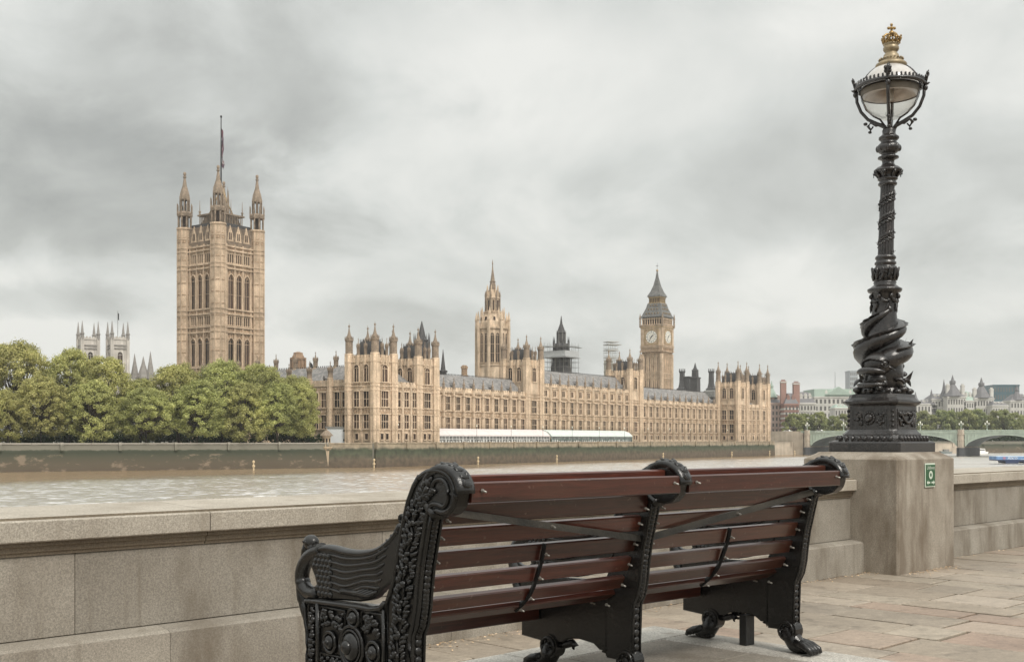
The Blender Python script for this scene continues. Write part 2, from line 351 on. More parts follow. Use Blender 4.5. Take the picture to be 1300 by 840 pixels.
def flag_mat():
    m, nt, p = node_mat('york_stone_flags'); N = nt.nodes.new; L = nt.links.new
    p.inputs['Roughness'].default_value = .62; p.inputs['Specular IOR Level'].default_value = .4
    g = N('ShaderNodeNewGeometry'); P = g.outputs['Position']
    cr = N('ShaderNodeValToRGB'); L(g.outputs['Random Per Island'], cr.inputs[0]); e = cr.color_ramp.elements
    e[0].color = (.235,.19,.145,1); e[1].color = (.30,.25,.195,1); e[1].position = 1
    for q, c in ((.25, (.31,.265,.21,1)), (.45, (.285,.21,.162,1)), (.65, (.36,.305,.245,1)), (.8, (.235,.20,.16,1))): k = e.new(q); k.color = c
    cur = cr.outputs[0]
    def noi(s, d, lo, hi, a=.32, b=.68, sc=(1,1,1)):
        nonlocal cur
        mp = N('ShaderNodeMapping'); mp.inputs['Scale'].default_value = sc; mp.inputs['Rotation'].default_value = (0,0,.3); L(P, mp.inputs[0])
        n = N('ShaderNodeTexNoise'); n.inputs['Scale'].default_value = s; n.inputs['Detail'].default_value = d; n.inputs['Roughness'].default_value = .65; n.inputs['Distortion'].default_value = .4; L(mp.outputs[0], n.inputs['Vector'])
        r = N('ShaderNodeMapRange'); r.inputs['From Min'].default_value = a; r.inputs['From Max'].default_value = b; r.inputs['To Min'].default_value = lo; r.inputs['To Max'].default_value = hi; L(n.outputs['Fac'], r.inputs['Value'])
        s_ = N('ShaderNodeVectorMath'); s_.operation = 'SCALE'; L(cur, s_.inputs[0]); L(r.outputs[0], s_.inputs['Scale']); cur = s_.outputs[0]; return n.outputs['Fac']
    noi(.8, 7, .80, 1.15); h = noi(9, 8, .80, 1.14, sc=(1, 2.2, 1)); noi(45, 4, .86, 1.14); noi(3.0, 8, .72, 1.0, .34, .46); noi(17, 3, .70, 1.0, .30, .36); noi(11, 2, 1.0, 1.22, .68, .70)
    L(cur, p.inputs['Base Color'])
    bp = N('ShaderNodeBump'); bp.inputs['Strength'].default_value = .5; bp.inputs['Distance'].default_value = .012; L(h, bp.inputs['Height']); L(bp.outputs[0], p.inputs['Normal'])
    r = N('ShaderNodeMapRange'); r.inputs['To Min'].default_value = .45; r.inputs['To Max'].default_value = .8; L(h, r.inputs['Value']); L(r.outputs[0], p.inputs['Roughness'])
    return m
M['flags'] = flag_mat()
M['grit'] = mat('dirty_joint_sand', (.055,.042,.026), .95, .4, 3, .5, 60, col2=(.13,.10,.06))
def wood_mat():
    m, nt, p = node_mat('varnished_mahogany'); N = nt.nodes.new; L = nt.links.new
    tc = N('ShaderNodeTexCoord'); mp = N('ShaderNodeMapping'); mp.inputs['Scale'].default_value = (1.2, 22, 22); L(tc.outputs['Object'], mp.inputs[0])
    n = N('ShaderNodeTexNoise'); n.inputs['Scale'].default_value = 2.2; n.inputs['Detail'].default_value = 8; n.inputs['Roughness'].default_value = .7; n.inputs['Distortion'].default_value = .8; L(mp.outputs[0], n.inputs['Vector'])
    cr = N('ShaderNodeValToRGB'); L(n.outputs['Fac'], cr.inputs[0]); e = cr.color_ramp.elements
    e[0].position = .3; e[0].color = (.028,.010,.007,1); e[1].position = .72; e[1].color = (.13,.036,.023,1)
    n2 = N('ShaderNodeTexNoise'); n2.inputs['Scale'].default_value = 1.4; n2.inputs['Detail'].default_value = 5; L(tc.outputs['Object'], n2.inputs['Vector'])
    r2 = N('ShaderNodeMapRange'); r2.inputs['From Min'].default_value = .5; r2.inputs['From Max'].default_value = .75; r2.inputs['To Max'].default_value = .55; L(n2.outputs['Fac'], r2.inputs['Value'])
    mx = N('ShaderNodeMix'); mx.data_type = 'RGBA'; L(r2.outputs[0], mx.inputs['Factor']); L(cr.outputs[0], mx.inputs['A']); mx.inputs['B'].default_value = (.105,.055,.033,1)
    oi = N('ShaderNodeObjectInfo'); ro = N('ShaderNodeMapRange'); ro.inputs['To Min'].default_value = .62; ro.inputs['To Max'].default_value = 1.15; L(oi.outputs['Random'], ro.inputs['Value'])
    so = N('ShaderNodeVectorMath'); so.operation = 'SCALE'; L(mx.outputs['Result'], so.inputs[0]); L(ro.outputs[0], so.inputs['Scale'])
    n9 = N('ShaderNodeTexNoise'); n9.inputs['Scale'].default_value = 34; n9.inputs['Detail'].default_value = 4; L(tc.outputs['Object'], n9.inputs['Vector'])
    r9 = N('ShaderNodeMapRange'); r9.inputs['From Min'].default_value = .66; r9.inputs['From Max'].default_value = .74; r9.inputs['To Max'].default_value = .6; L(n9.outputs['Fac'], r9.inputs['Value'])
    m9 = N('ShaderNodeMix'); m9.data_type = 'RGBA'; L(r9.outputs[0], m9.inputs['Factor']); L(so.outputs[0], m9.inputs['A']); m9.inputs['B'].default_value = (.16,.10,.075,1)
    L(m9.outputs['Result'], p.inputs['Base Color']); p.inputs['Roughness'].default_value = .30; p.inputs['Coat Weight'].default_value = .6; p.inputs['Coat Roughness'].default_value = .22
    bp = N('ShaderNodeBump'); bp.inputs['Strength'].default_value = .12; bp.inputs['Distance'].default_value = .004; L(n.outputs['Fac'], bp.inputs['Height']); L(bp.outputs[0], p.inputs['Normal'])
    return m
M['wood'] = wood_mat()
M['woodbare'] = mat('weathered_brace_metal', (.025,.023,.018), .55, .35, 6, .3, 40, col2=(.05,.043,.033))
M['bolt'] = mat('galvanised_bolt', (.36,.34,.31), .45, .1, 20, metal=.7)
def leaf_mat(name, a, b, c):
    m, nt, p = node_mat(name); N = nt.nodes.new; L = nt.links.new
    g = N('ShaderNodeNewGeometry'); oi = N('ShaderNodeObjectInfo')
    cr = N('ShaderNodeValToRGB'); L(g.outputs['Random Per Island'], cr.inputs[0]); e = cr.color_ramp.elements
    e[0].color = (*a, 1); e[1].color = (*c, 1); k = e.new(.5); k.color = (*b, 1)
    n = N('ShaderNodeTexNoise'); n.inputs['Scale'].default_value = .16; n.inputs['Detail'].default_value = 3; L(g.outputs['Position'], n.inputs['Vector'])
    r = N('ShaderNodeMapRange'); r.inputs['From Min'].default_value = .3; r.inputs['From Max'].default_value = .7; r.inputs['To Min'].default_value = .72; r.inputs['To Max'].default_value = 1.3; L(n.outputs['Fac'], r.inputs['Value'])
    s_ = N('ShaderNodeVectorMath'); s_.operation = 'SCALE'; L(cr.outputs[0], s_.inputs[0]); L(r.outputs[0], s_.inputs['Scale'])
    hs = N('ShaderNodeHueSaturation'); L(s_.outputs[0], hs.inputs['Color'])
    rh = N('ShaderNodeMapRange'); rh.inputs['To Min'].default_value = .485; rh.inputs['To Max'].default_value = .51; L(oi.outputs['Random'], rh.inputs['Value']); L(rh.outputs[0], hs.inputs['Hue'])
    L(hs.outputs[0], p.inputs['Base Color']); p.inputs['Roughness'].default_value = .65; p.inputs['Specular IOR Level'].default_value = .25
    tr = N('ShaderNodeBsdfTranslucent'); L(hs.outputs[0], tr.inputs['Color'])
    ms = N('ShaderNodeMixShader'); ms.inputs[0].default_value = .42; L(p.outputs[0], ms.inputs[1]); L(tr.outputs[0], ms.inputs[2]); L(ms.outputs[0], nt.nodes['Material Output'].inputs['Surface'])
    return m
M['leaf'] = leaf_mat('plane_tree_leaves', (.25,.265,.095), (.41,.42,.155), (.62,.60,.26))
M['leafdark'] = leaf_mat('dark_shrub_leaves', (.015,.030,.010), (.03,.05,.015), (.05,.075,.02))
M['leaffar'] = leaf_mat('far_tree_leaves', (.22,.25,.10), (.30,.33,.14), (.38,.39,.18))
M['bark'] = mat('tree_bark', (.06,.045,.032), .9, .3, 3, .5, 8)
def riverwall_mat():
    m, nt, p = node_mat('tidal_river_wall_stone'); N = nt.nodes.new; L = nt.links.new
    g = N('ShaderNodeNewGeometry'); sep = N('ShaderNodeSeparateXYZ'); L(g.outputs['Position'], sep.inputs[0])
    n = N('ShaderNodeTexNoise'); n.inputs['Scale'].default_value = .25; n.inputs['Detail'].default_value = 6; n.inputs['Roughness'].default_value = .7; L(g.outputs['Position'], n.inputs['Vector'])
    ad = N('ShaderNodeMath'); ad.operation = 'MULTIPLY_ADD'; ad.inputs[1].default_value = 1.8; L(n.outputs['Fac'], ad.inputs[0]); L(sep.outputs['Z'], ad.inputs[2])
    r = N('ShaderNodeMapRange'); r.inputs['From Min'].default_value = -4.8; r.inputs['From Max'].default_value = 1.9; L(ad.outputs[0], r.inputs['Value'])
    cr = N('ShaderNodeValToRGB'); L(r.outputs[0], cr.inputs[0]); e = cr.color_ramp.elements
    e[0].position = .0; e[0].color = (.085,.060,.038,1); e[1].position = 1; e[1].color = (.28,.225,.155,1)
    for q, c in ((.35, (.10,.078,.052,1)), (.55, (.060,.066,.038,1)), (.70, (.040,.050,.026,1)), (.76, (.14,.125,.085,1)), (.80, (.26,.215,.15,1))): k = e.new(q); k.color = c
    n2 = N('ShaderNodeTexNoise'); n2.inputs['Scale'].default_value = .8; n2.inputs['Detail'].default_value = 5; L(g.outputs['Position'], n2.inputs['Vector'])
    r2 = N('ShaderNodeMapRange'); r2.inputs['From Min'].default_value = .3; r2.inputs['From Max'].default_value = .7; r2.inputs['To Min'].default_value = .65; r2.inputs['To Max'].default_value = 1.3; L(n2.outputs['Fac'], r2.inputs['Value'])
    s_ = N('ShaderNodeVectorMath'); s_.operation = 'SCALE'; L(cr.outputs[0], s_.inputs[0]); L(r2.outputs[0], s_.inputs['Scale'])
    L(s_.outputs[0], p.inputs['Base Color']); p.inputs['Roughness'].default_value = .75
    return m
M['riverwall'] = riverwall_mat()
def gardenwall_mat():
    m, nt, p = node_mat('garden_wall_granite'); N = nt.nodes.new; L = nt.links.new
    g = N('ShaderNodeNewGeometry'); sep = N('ShaderNodeSeparateXYZ'); L(g.outputs['Position'], sep.inputs[0])
    def noi(s, d, sc=(1,1,1)):
        mp = N('ShaderNodeMapping'); mp.inputs['Scale'].default_value = sc; L(g.outputs['Position'], mp.inputs[0])
        n = N('ShaderNodeTexNoise'); n.inputs['Scale'].default_value = s; n.inputs['Detail'].default_value = d; n.inputs['Roughness'].default_value = .7; L(mp.outputs[0], n.inputs['Vector']); return n.outputs['Fac']
    ad = N('ShaderNodeMath'); ad.operation = 'MULTIPLY_ADD'; ad.inputs[1].default_value = .9; L(noi(.4, 5), ad.inputs[0]); L(sep.outputs['Z'], ad.inputs[2])
    r = N('ShaderNodeMapRange'); r.inputs['From Min'].default_value = -5.3; r.inputs['From Max'].default_value = 1.4; L(ad.outputs[0], r.inputs['Value'])
    cr = N('ShaderNodeValToRGB'); L(r.outputs[0], cr.inputs[0]); e = cr.color_ramp.elements
    e[0].position = 0; e[0].color = (.085,.065,.042,1); e[1].position = 1; e[1].color = (.30,.275,.23,1)
    for q, c in ((.30, (.088,.070,.046,1)), (.52, (.062,.060,.038,1)), (.68, (.035,.042,.024,1)), (.74, (.05,.055,.035,1)), (.77, (.17,.16,.125,1)), (.93, (.15,.14,.11,1)), (.95, (.28,.26,.22,1))): k = e.new(q); k.color = c
    r2 = N('ShaderNodeMapRange'); r2.inputs['From Min'].default_value = .56; r2.inputs['From Max'].default_value = .64; r2.inputs['To Max'].default_value = .42; L(noi(.22, 5, (1,1,2.2)), r2.inputs['Value'])
    r3 = N('ShaderNodeMapRange'); r3.inputs['From Min'].default_value = -1.6; r3.inputs['From Max'].default_value = -1.9; L(sep.outputs['Z'], r3.inputs['Value'])
    mm = N('ShaderNodeMath'); mm.operation = 'MULTIPLY'; L(r2.outputs[0], mm.inputs[0]); L(r3.outputs[0], mm.inputs[1])
    mx = N('ShaderNodeMix'); mx.data_type = 'RGBA'; L(mm.outputs[0], mx.inputs['Factor']); L(cr.outputs[0], mx.inputs['A']); mx.inputs['B'].default_value = (.36,.27,.19,1)
    L(mx.outputs['Result'], p.inputs['Base Color']); p.inputs['Roughness'].default_value = .8; return m
M['gardenwall'] = gardenwall_mat()
M['land'] = mat('town_ground', (.16,.15,.12), .9, .2, .05, coords='World')

# ------------------------------------------------------------------ frames of reference (metres)
WA = math.atan2(.703, .712)                     # direction of the near river wall
WD = Vector((math.cos(WA), math.sin(WA))); WQ = Vector((-math.sin(WA), math.cos(WA)))
def wl(t, q, z=0): return (WD.x*t+WQ.x*q, WD.y*t+WQ.y*q, z)
PA = rad(55.0); PD = Vector((math.cos(PA), math.sin(PA))); PQ = Vector((-math.sin(PA), math.cos(PA)))
PO = Vector((-35.16, 291.0)); GZ = .8           # palace: corner of the south pavilion, terrace level
def pl(x, y, z=0): return (PO.x+PD.x*x+PQ.x*y, PO.y+PD.y*x+PQ.y*y, GZ+z)
WZ = -5.4                                       # river level

# ------------------------------------------------------------------ setting: land, river, paving
def setting():
    mb = MB(); mb.add([(-3500,-1500,WZ),(3500,-1500,WZ),(3500,4500,WZ),(-3500,4500,WZ)], [(0,1,2,3)])
    tag(mb.build('river_water', M['water']), kind='structure')
    # west bank
    bank = [(-600,-43),(-110.6,245),(-46.2,283),pl(-2,-1.5)[:2],pl(262,-1.5)[:2],pl(264,10)[:2],(135,532),(147,556),(185,590),(240,604),(420,650),(900,900)]
    poly = bank+[(3400,2500),(3400,4400),(-3400,4400),(-3400,-43)]
    mb = MB(); mb.prism(poly, -8, GZ-.05)
    tag(mb.build('far_bank_ground', M['land']), kind='structure')
    # river walls standing in front of the bank, segment by segment
    def rwall(a, b, name, label, m, top, base_out=.5, par=.35):
        a = Vector(a); b = Vector(b); d = (b-a); Ln = d.length; d.normalize(); n = Vector((d.y, -d.x))
        e = empty(name, (a.x, a.y, 0), math.atan2(d.y, d.x), label, 'river wall')
        w = MB(); nb = max(1, int(Ln/6))
        w.ext([(-base_out-.35, WZ-1.5), (0, WZ-1.5), (0, top-.35), (-base_out, top-.35)], lambda p: (0, p[0], p[1]), lambda p: (Ln, p[0], p[1])); w.build('wall_face', m, e)
        c = MB()
        for i in range(nb):
            c.cbox(i*Ln/nb+.02, (i+1)*Ln/nb-.02, -base_out-.18, .25, top-.35, top, .05)
        c.build('coping', m, e)
        p = MB()
        for i in range(nb//2+1): p.cbox(i*2*Ln/nb-.35 if i else 0, i*2*Ln/nb+.35, -base_out-.5, -base_out+.1, top-1.9, top+.12, .05)
        p.build('wall_pier', m, e)
        return e
    rwall(pl(-2,-1.5)[:2], pl(262,-1.5)[:2], 'terrace_wall', 'long algae-stained stone river wall under the palace terrace', M['riverwall'], GZ+.15)
    rwall((-46.2,283), pl(-2.6,-1.2)[:2], 'return_wall', 'short stepped stone river wall between the domed turret and the palace', M['riverwall'], GZ+.05)
    rwall((-110.6,245), (-46.2,283), 'garden_wall', 'dark granite river wall below the green garden trees', M['gardenwall'], GZ+.1)
    rwall((-600,-43), (-110.6,245), 'embankment_wall', 'dark granite river wall running out of the left of the view', M['gardenwall'], GZ+.1)
    rwall(pl(264,10)[:2], (135,532), 'stairs_wall', 'dark sloping river wall beside the bridge abutment', M['pier'], GZ-.3)
    rwall((147,556), (185,590), 'quay_wall', 'river wall just beyond the bridge', M['pier'], GZ-1)
    rwall((185,590), (240,604), 'quay_wall', 'stone river wall seen under the bridge arch behind the white boat', M['pier'], GZ-1)
    rwall((240,604), (420,650), 'quay_wall', 'grey stone river wall under the far trees at the right', M['gardenwall'], GZ-1)
    # near bank: base, then flags laid in courses square to the wall
    mb = MB(); b0 = [wl(-400, -300)[:2], wl(400, -300)[:2], wl(400, 7.55)[:2], wl(-400, 7.55)[:2]]
    mb.prism(b0, -8, -.02); tag(mb.build('promenade_base', M['grit']), kind='structure')
    mb = MB(); r = random.Random(5); t = 1.5
    while t < 40:
        w = r.choice((.46,.52,.6,.68)); q = 6.75 - r.random()*.3; q0 = q
        first = True
        while q > (-3 if t < 16 else 0):
            l = r.choice((.5,.62,.75,.9,1.05,1.2)); g = .008+r.random()*.010
            x0, x1, y1, y0 = t+g, t+w-g, (6.78 if first else q)-g, q-l+g
            z = r.uniform(-.004, .004); tl = r.uniform(-.003, .003); c = .008
            ch = lambda x, y, zz: wl(x, y, zz)
            if not (x1 < 5.72 and y0 < 4.5 and y1 < 4.5) :
                rr = lambda: r.uniform(-.006, .006)
                o = [(x0+rr(),y0+rr()),(x1+rr(),y0+rr()),(x1+rr(),y1+rr()),(x0+rr(),y1+rr())]
                i = [(o[0][0]+c,o[0][1]+c),(o[1][0]-c,o[1][1]+c),(o[2][0]-c,o[2][1]-c),(o[3][0]+c,o[3][1]-c)]
                vs = [ch(a, b, -.018) for a, b in o]+[ch(a, b, z-.005) for a, b in o]+[ch(a, b, z+tl*(1 if k in (1,2) else -1)) for k, (a, b) in enumerate(i)]
                mb.add(vs, [(8,9,10,11)]+[(4+k,4+(k+1)%4,8+(k+1)%4,8+k) for k in range(4)]+[(k,(k+1)%4,4+(k+1)%4,4+k) for k in range(4)])
            q -= l; first = False
        t += w
    tag(mb.build('promenade_paving', M['flags']), kind='structure')
setting()

# ------------------------------------------------------------------ near river wall and lamp plinth
def near_wall():
    def seg(t0, t1, label, cj, wj):
        e = empty('parapet_wall', wl(t0, 6.9), WA, label, 'wall')
        Y = lambda q: q-6.9
        c = MB(); cj = [t0]+[j for j in cj if t0 < j < t1]+[t1]
        prof = [(6.86,.992),(6.868,.984),(7.66,.984),(7.668,.992),(7.668,1.150),(7.655,1.158),(6.905,1.132),(6.9,1.118),(6.868,1.116),(6.86,1.108)]
        for a, b in zip(cj, cj[1:]): c.ext(prof, lambda p: (a-t0+.0035, Y(p[0]), p[1]), lambda p: (b-t0-.0035, Y(p[0]), p[1]))
        c.build('coping', M['granite_top'], e)
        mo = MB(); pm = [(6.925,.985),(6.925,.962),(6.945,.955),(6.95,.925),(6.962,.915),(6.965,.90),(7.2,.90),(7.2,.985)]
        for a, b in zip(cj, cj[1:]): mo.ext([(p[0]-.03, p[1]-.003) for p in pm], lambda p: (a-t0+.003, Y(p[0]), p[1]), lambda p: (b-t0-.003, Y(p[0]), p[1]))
        mo.build('moulding', M['grimy_shaded_granite'], e)
        gm = MB(); gm.box(.001, t1-t0-.001, Y(6.8955), Y(6.9065), 1.1165, 1.1325); gm.build('groove', M['grimy_shaded_granite'], e)
        u = MB(); wj = [t0]+[j for j in wj if t0 < j < t1]+[t1]
        for a, b in zip(wj, wj[1:]): u.cbox(a-t0+.0015, b-t0-.0015, Y(6.945), Y(7.55), .389, .895, .004)
        u.build('upper_course', M['granite'], e)
        l = MB(); lj = [t0]+[j+.55 for j in wj[1:-1] if j+.55 < t1]+[t1]
        for a, b in zip(lj, lj[1:]): l.ext([(6.76,0),(7.55,0),(7.55,.385),(6.93,.385),(6.80,.370),(6.77,.355)], lambda p: (a-t0+.0015, Y(p[0]), p[1]), lambda p: (b-t0-.0015, Y(p[0]), p[1]))
        l.build('plinth_course', M['granite'], e)
        k = MB(); k.box(.001, t1-t0-.001, Y(7.0), Y(7.52), .002, .98); k.build('core', M['granite_joint'], e)
        o = MB(); o.box(0, t1-t0, Y(7.56), Y(7.66), -8, .98); o.build('river_face', M['granite'], e)
    seg(-14, 12.66, 'long granite parapet running behind the bench up to the lamp plinth', [-12.1,-9.2,-6.4,-3.6,-.9,1.35,3.92,6.6,9.3,11.2], [-11,-8,-5,-2,.6,3.03,5.45,7.9,10.2])
    seg(14.18, 60, 'granite parapet continuing to the right beyond the lamp plinth', [16.58+3.1*i for i in range(14)], [16.25+2.7*i for i in range(16)])
near_wall()
def pedestal():
    e = empty('lamp_plinth', wl(13.42, 6.965), WA, 'massive square granite plinth carrying the black dolphin lamp', 'plinth')
    w, d = .76, .635
    b = MB()
    ch = .022
    def ring(w, d, c): return [(-w+c,-d),(w-c,-d),(w,-d+c),(w,d-c),(w-c,d),(-w+c,d),(-w,d-c),(-w,-d+c)]
    levels = [(-.01,w,d),(1.36,w,d),(1.374,w-.012,d-.012),(1.43,w-.11,d-.105),(1.4475,w-.13,d-.125),(1.4485,w-.135,d-.13)]
    vs = []
    for z, a, c in levels: vs += [(x, y, z) for x, y in ring(a, c, ch)]
    fs = [tuple(range(40, 48))]
    for k in range(5):
        for i in range(8): fs.append((k*8+i, k*8+(i+1)%8, k*8+8+(i+1)%8, k*8+8+i))
    b.add(vs, fs); b.build('plinth_block', M['pedestal'], e)
    # green notice on the front face
    s = empty('notice_sign', wl(13.46, 6.33-.006, 1.165), WA, 'small green notice with white ring and two arrows fixed to the lamp plinth', 'sign')
    m = MB(); m.cbox(-.133, .133, -.012, 0, -.147, .147, .004); m.build('sign_border', M['signwhite'], s)
    m = MB(); m.box(-.121, .121, -.0165, -.0118, -.130, .130); m.build('sign_panel', M['signgreen'], s)
    m = MB(); n = 28
    for i in range(n):
        a0, a1 = 2*math.pi*i/n, 2*math.pi*(i+1)/n
        P = lambda r, a, y: (r*.98*math.cos(a), y, .005+r*1.0*math.sin(a))
        m.add([P(.024,a0,-.0195),P(.052,a0,-.0195),P(.052,a1,-.0195),P(.024,a1,-.0195)], [(0,1,2,3)])
    m.build('ring_symbol', M['signwhite'], s)
    for sg in (-1, 1):
        m = MB()
        pts = [(.018,-.098),(.070,-.098),(.070,-.116),(.110,-.088),(.070,-.060),(.070,-.078),(.018,-.078)]
        m.add([(sg*x, -.0195, z) for x, z in pts], [tuple(range(7))])
        m.build('arrow_symbol', M['signwhite'], s)
    text('lettering', 'Lifebuoy', .062, M['signwhite'], s, (-.108, -.0195, .075))
def text(name, body, size, m, parent, loc, rot=(math.pi/2, 0, 0), shear=0, extrude=0):
    cu = bpy.data.curves.new(name, 'FONT'); cu.body = body; cu.size = size; cu.shear = shear; cu.extrude = extrude
    t = bpy.data.objects.new(name, cu); COL.objects.link(t); dg = bpy.context.evaluated_depsgraph_get()
    me = bpy.data.meshes.new_from_object(t.evaluated_get(dg)); bpy.data.objects.remove(t)
    me.materials.clear(); me.materials.append(m)
    o = bpy.data.objects.new(name, me); COL.objects.link(o); o.parent = parent; o.location = loc; o.rotation_euler = rot; return o
M['signwhite'] = mat('white_sign_print', (.55,.62,.52), .5, .06, 30)
M['signgreen'] = mat('green_sign_enamel', (.012,.085,.028), .35, .15, 30, coat=.3)
pedestal()
# ------------------------------------------------------------------ the palace on the far bank
ST = [M['stone'], M['glass'], M['stone2'], M['stonegrey'], M['iron_roof'], M['slate']]
def arch_pts(w, h, rise, n=5):
    """pointed-arch outline, from lower left round to lower right"""
    L = [(-w/2, 0), (-w/2, h-rise)]
    for i in range(1, n): a = math.pi/2*i/n; L.append((-w/2+w/2*(1-math.cos(a)), h-rise+rise*math.sin(a)))
    L.append((0, h+rise*.08))
    return L+[(-x, z) for x, z in reversed(L[:-1])]
def win_mb(w, h, lights=2, trans=1, rise=0, d=.35, fr=.2, stone=0):
    m = MB()
    if rise:
        P = arch_pts(w, h, rise); O = arch_pts(w+2*fr, h+fr, rise+fr)
        m.ext(P, lambda p: (p[0], .03, p[1]), lambda p: (p[0], -.03, p[1]), 1)
        for i in range(len(P)-1):
            m.add([(P[i][0],-d,P[i][1]),(P[i+1][0],-d,P[i+1][1]),(O[i+1][0],-d,O[i+1][1]),(O[i][0],-d,O[i][1]),
                   (P[i][0],0,P[i][1]),(P[i+1][0],0,P[i+1][1]),(O[i+1][0],0,O[i+1][1]),(O[i][0],0,O[i][1])],
                  [(0,1,2,3),(0,4,5,1),(3,2,6,7)], stone)
    else:
        m.box(-w/2, w/2, -.03, .03, 0, h, 1)
        m.box(-w/2-fr, -w/2, -d, 0, -.01, h, stone); m.box(w/2, w/2+fr, -d, 0, -.01, h, stone); m.box(-w/2-fr, w/2+fr, -d-.03, 0, h, h+.22, stone)
    m.box(-w/2-fr-.05, w/2+fr+.05, -d-.08, 0, -.22, -.01, stone)
    for i in range(1, lights): x = -w/2+w*i/lights; m.box(x-.065, x+.065, -.16, -.03, 0, h-(rise*.35 if rise else 0), stone)
    for i in range(1, trans+1): z = (h-rise)*i/(trans+1) if not rise else (h-rise)*i/trans; m.box(-w/2, w/2, -.14, -.03, z-.08, z+.08, stone)
    return m
def strings(m, x0, x1, y0, y1, zs, out=.28, h=.28, mat_=0):
    """horizontal string courses round a block"""
    for z in zs: m.box(x0-out, x1+out, y0-out, y1+out, z, z+h, mat_)
def crenel(m, x0, x1, y0, y1, z, h=1.1, pitch=1.3, th=.35, sides='NESW'):
    """pierced parapet with merlons"""
    def run(a, b, f):
        n = max(1, int((b-a)/pitch)); p = (b-a)/n
        for i in range(n): f(a+i*p+p*.22, a+(i+1)*p-p*.22)
    if 'S' in sides: m.box(x0, x1, y0-.05, y0+th, z, z+h*.55); run(x0, x1, lambda a, b: m.box(a, b, y0-.05, y0+th, z+h*.55, z+h))
    if 'N' in sides: m.box(x0, x1, y1-th, y1+.05, z, z+h*.55); run(x0, x1, lambda a, b: m.box(a, b, y1-th, y1+.05, z+h*.55, z+h))
    if 'W' in sides: m.box(x0-.05, x0+th, y0+th, y1-th, z, z+h*.55); run(y0, y1, lambda a, b: m.box(x0-.05, x0+th, a, b, z+h*.55, z+h))
    if 'E' in sides: m.box(x1-th, x1+.05, y0+th, y1-th, z, z+h*.55); run(y0, y1, lambda a, b: m.box(x1-th, x1+.05, a, b, z+h*.55, z+h))
def turret_mb(r, zp, tip, rings=(), z0=0):
    """octagonal corner turret: shaft, lantern, ogee cap and finial"""
    m = MB(); k = tip-zp
    P = [(z0, r)]
    for z in sorted(rings): P += [(z, r), (z, r*1.16), (z+.3, r*1.16), (z+.3, r)]
    P += [(zp, r), (zp, r*1.12), (zp+.3, r*1.12), (zp+.3, r*.95)]
    m.lathe(P, 8, mat=0)
    for i in range(8):           # blind tracery ribs
        a = math.pi/8+2*math.pi*i/8; m.box(r*math.cos(a)-.09, r*math.cos(a)+.09, r*math.sin(a)-.09, r*math.sin(a)+.09, z0, zp-.1, 0)
    t = zp+.3; q = zp+k*.46
    m.lathe([(t, r*.93), (q-.25, r*.80), (q-.2, r*1.05), (q+.1, r*1.05), (q+.1, r*.80)], 8, mat=3)
    for i in range(8):
        a = 2*math.pi*i/8; m.lathe([(q, .12), (q+.5, .13), (q+1.1, .02)], 4, (r*.92*math.cos(a), r*.92*math.sin(a)), mat=3)
        m.box(r*.80*math.cos(a)-.05, r*.80*math.cos(a)+.05, r*.80*math.sin(a)-.05, r*.80*math.sin(a)+.05, t, q-.2, 3)
    m.lathe([(q+.1, r*.72), (q+k*.10, r*.66), (q+k*.17, r*.44), (q+k*.28, r*.22), (tip-k*.13, r*.10), (tip-k*.12, r*.24), (tip-k*.08, r*.24), (tip-k*.07, r*.08), (tip, .03)], 8, mat=3)
    return m
def buttress_mb(z1, tip, w=.62, proj=.95, offs=()):
    m = MB(); zz = [0, 3.3, 9.0, z1]
    for i in range(3): k = 1-.10*i; m.prism([(-w*k,.0),(-w*k,-proj*k*.6),(-w*k*.5,-proj*k),(w*k*.5,-proj*k),(w*k,-proj*k*.6),(w*k,0)], zz[i], zz[i+1]-.001, 0)
    for z in (3.3, 7.5, 9.0, 13.6): m.box(-w-.08, w+.08, -proj-.1, 0, z, z+.22, 0)
    c = (0, -proj*.5)
    m.lathe([(z1, .42), (z1+(tip-z1)*.4, .36), (z1+(tip-z1)*.42, .5), (z1+(tip-z1)*.46, .5), (z1+(tip-z1)*.47, .30), (tip-.5, .08), (tip-.45, .16), (tip-.3, .16), (tip, .02)], 8, c, mat=3)
    return m
def roof_mb(x0, x1, y0, y1, z0, z1, hip=0, flat=.5, mat_=5):
    m = MB(); ym = (y0+y1)/2; a = flat
    vs = [(x0,y0,z0),(x1,y0,z0),(x1,y1,z0),(x0,y1,z0),(x0+hip,ym-a,z1),(x1-hip,ym-a,z1),(x1-hip,ym+a,z1),(x0+hip,ym+a,z1)]
    m.add(vs, [(0,1,5,4),(1,2,6,5),(2,3,7,6),(3,0,4,7),(4,5,6,7),(0,3,2,1)], mat_)
    n = max(2, int((x1-x0-2*hip)/.7))                              # cresting
    for i in range(n):
        x = x0+hip+(i+.5)*(x1-x0-2*hip)/n; m.box(x-.14, x+.14, ym-a-.02, ym-a+.06, z1-.02, z1+.42, 4)
    return m
def dormer_mb():
    m = MB(); m.box(-.45, .45, -.2, 1.4, 0, 1.1, 5); m.ext([(-.6,1.1),(.6,1.1),(0,2.0)], lambda p: (p[0], -.35, p[1]), lambda p: (p[0], 1.6, p[1]), 5); m.box(-.3, .3, -.23, -.2, .2, .95, 1); return m
GW = Rep(win_mb(1.1, 1.5, 1, 0, d=.2), 'window', ST)
W1 = Rep(win_mb(1.9, 3.6, 2, 1), 'window', ST); W2 = Rep(win_mb(1.9, 3.9, 2, 1), 'window', ST)
W3 = Rep(win_mb(1.7, 1.9, 2, 0, d=.25), 'window', ST)
X1 = Rep(win_mb(2.8, 3.6, 3, 1), 'window', ST); X2 = Rep(win_mb(2.8, 4.0, 3, 1), 'window', ST)
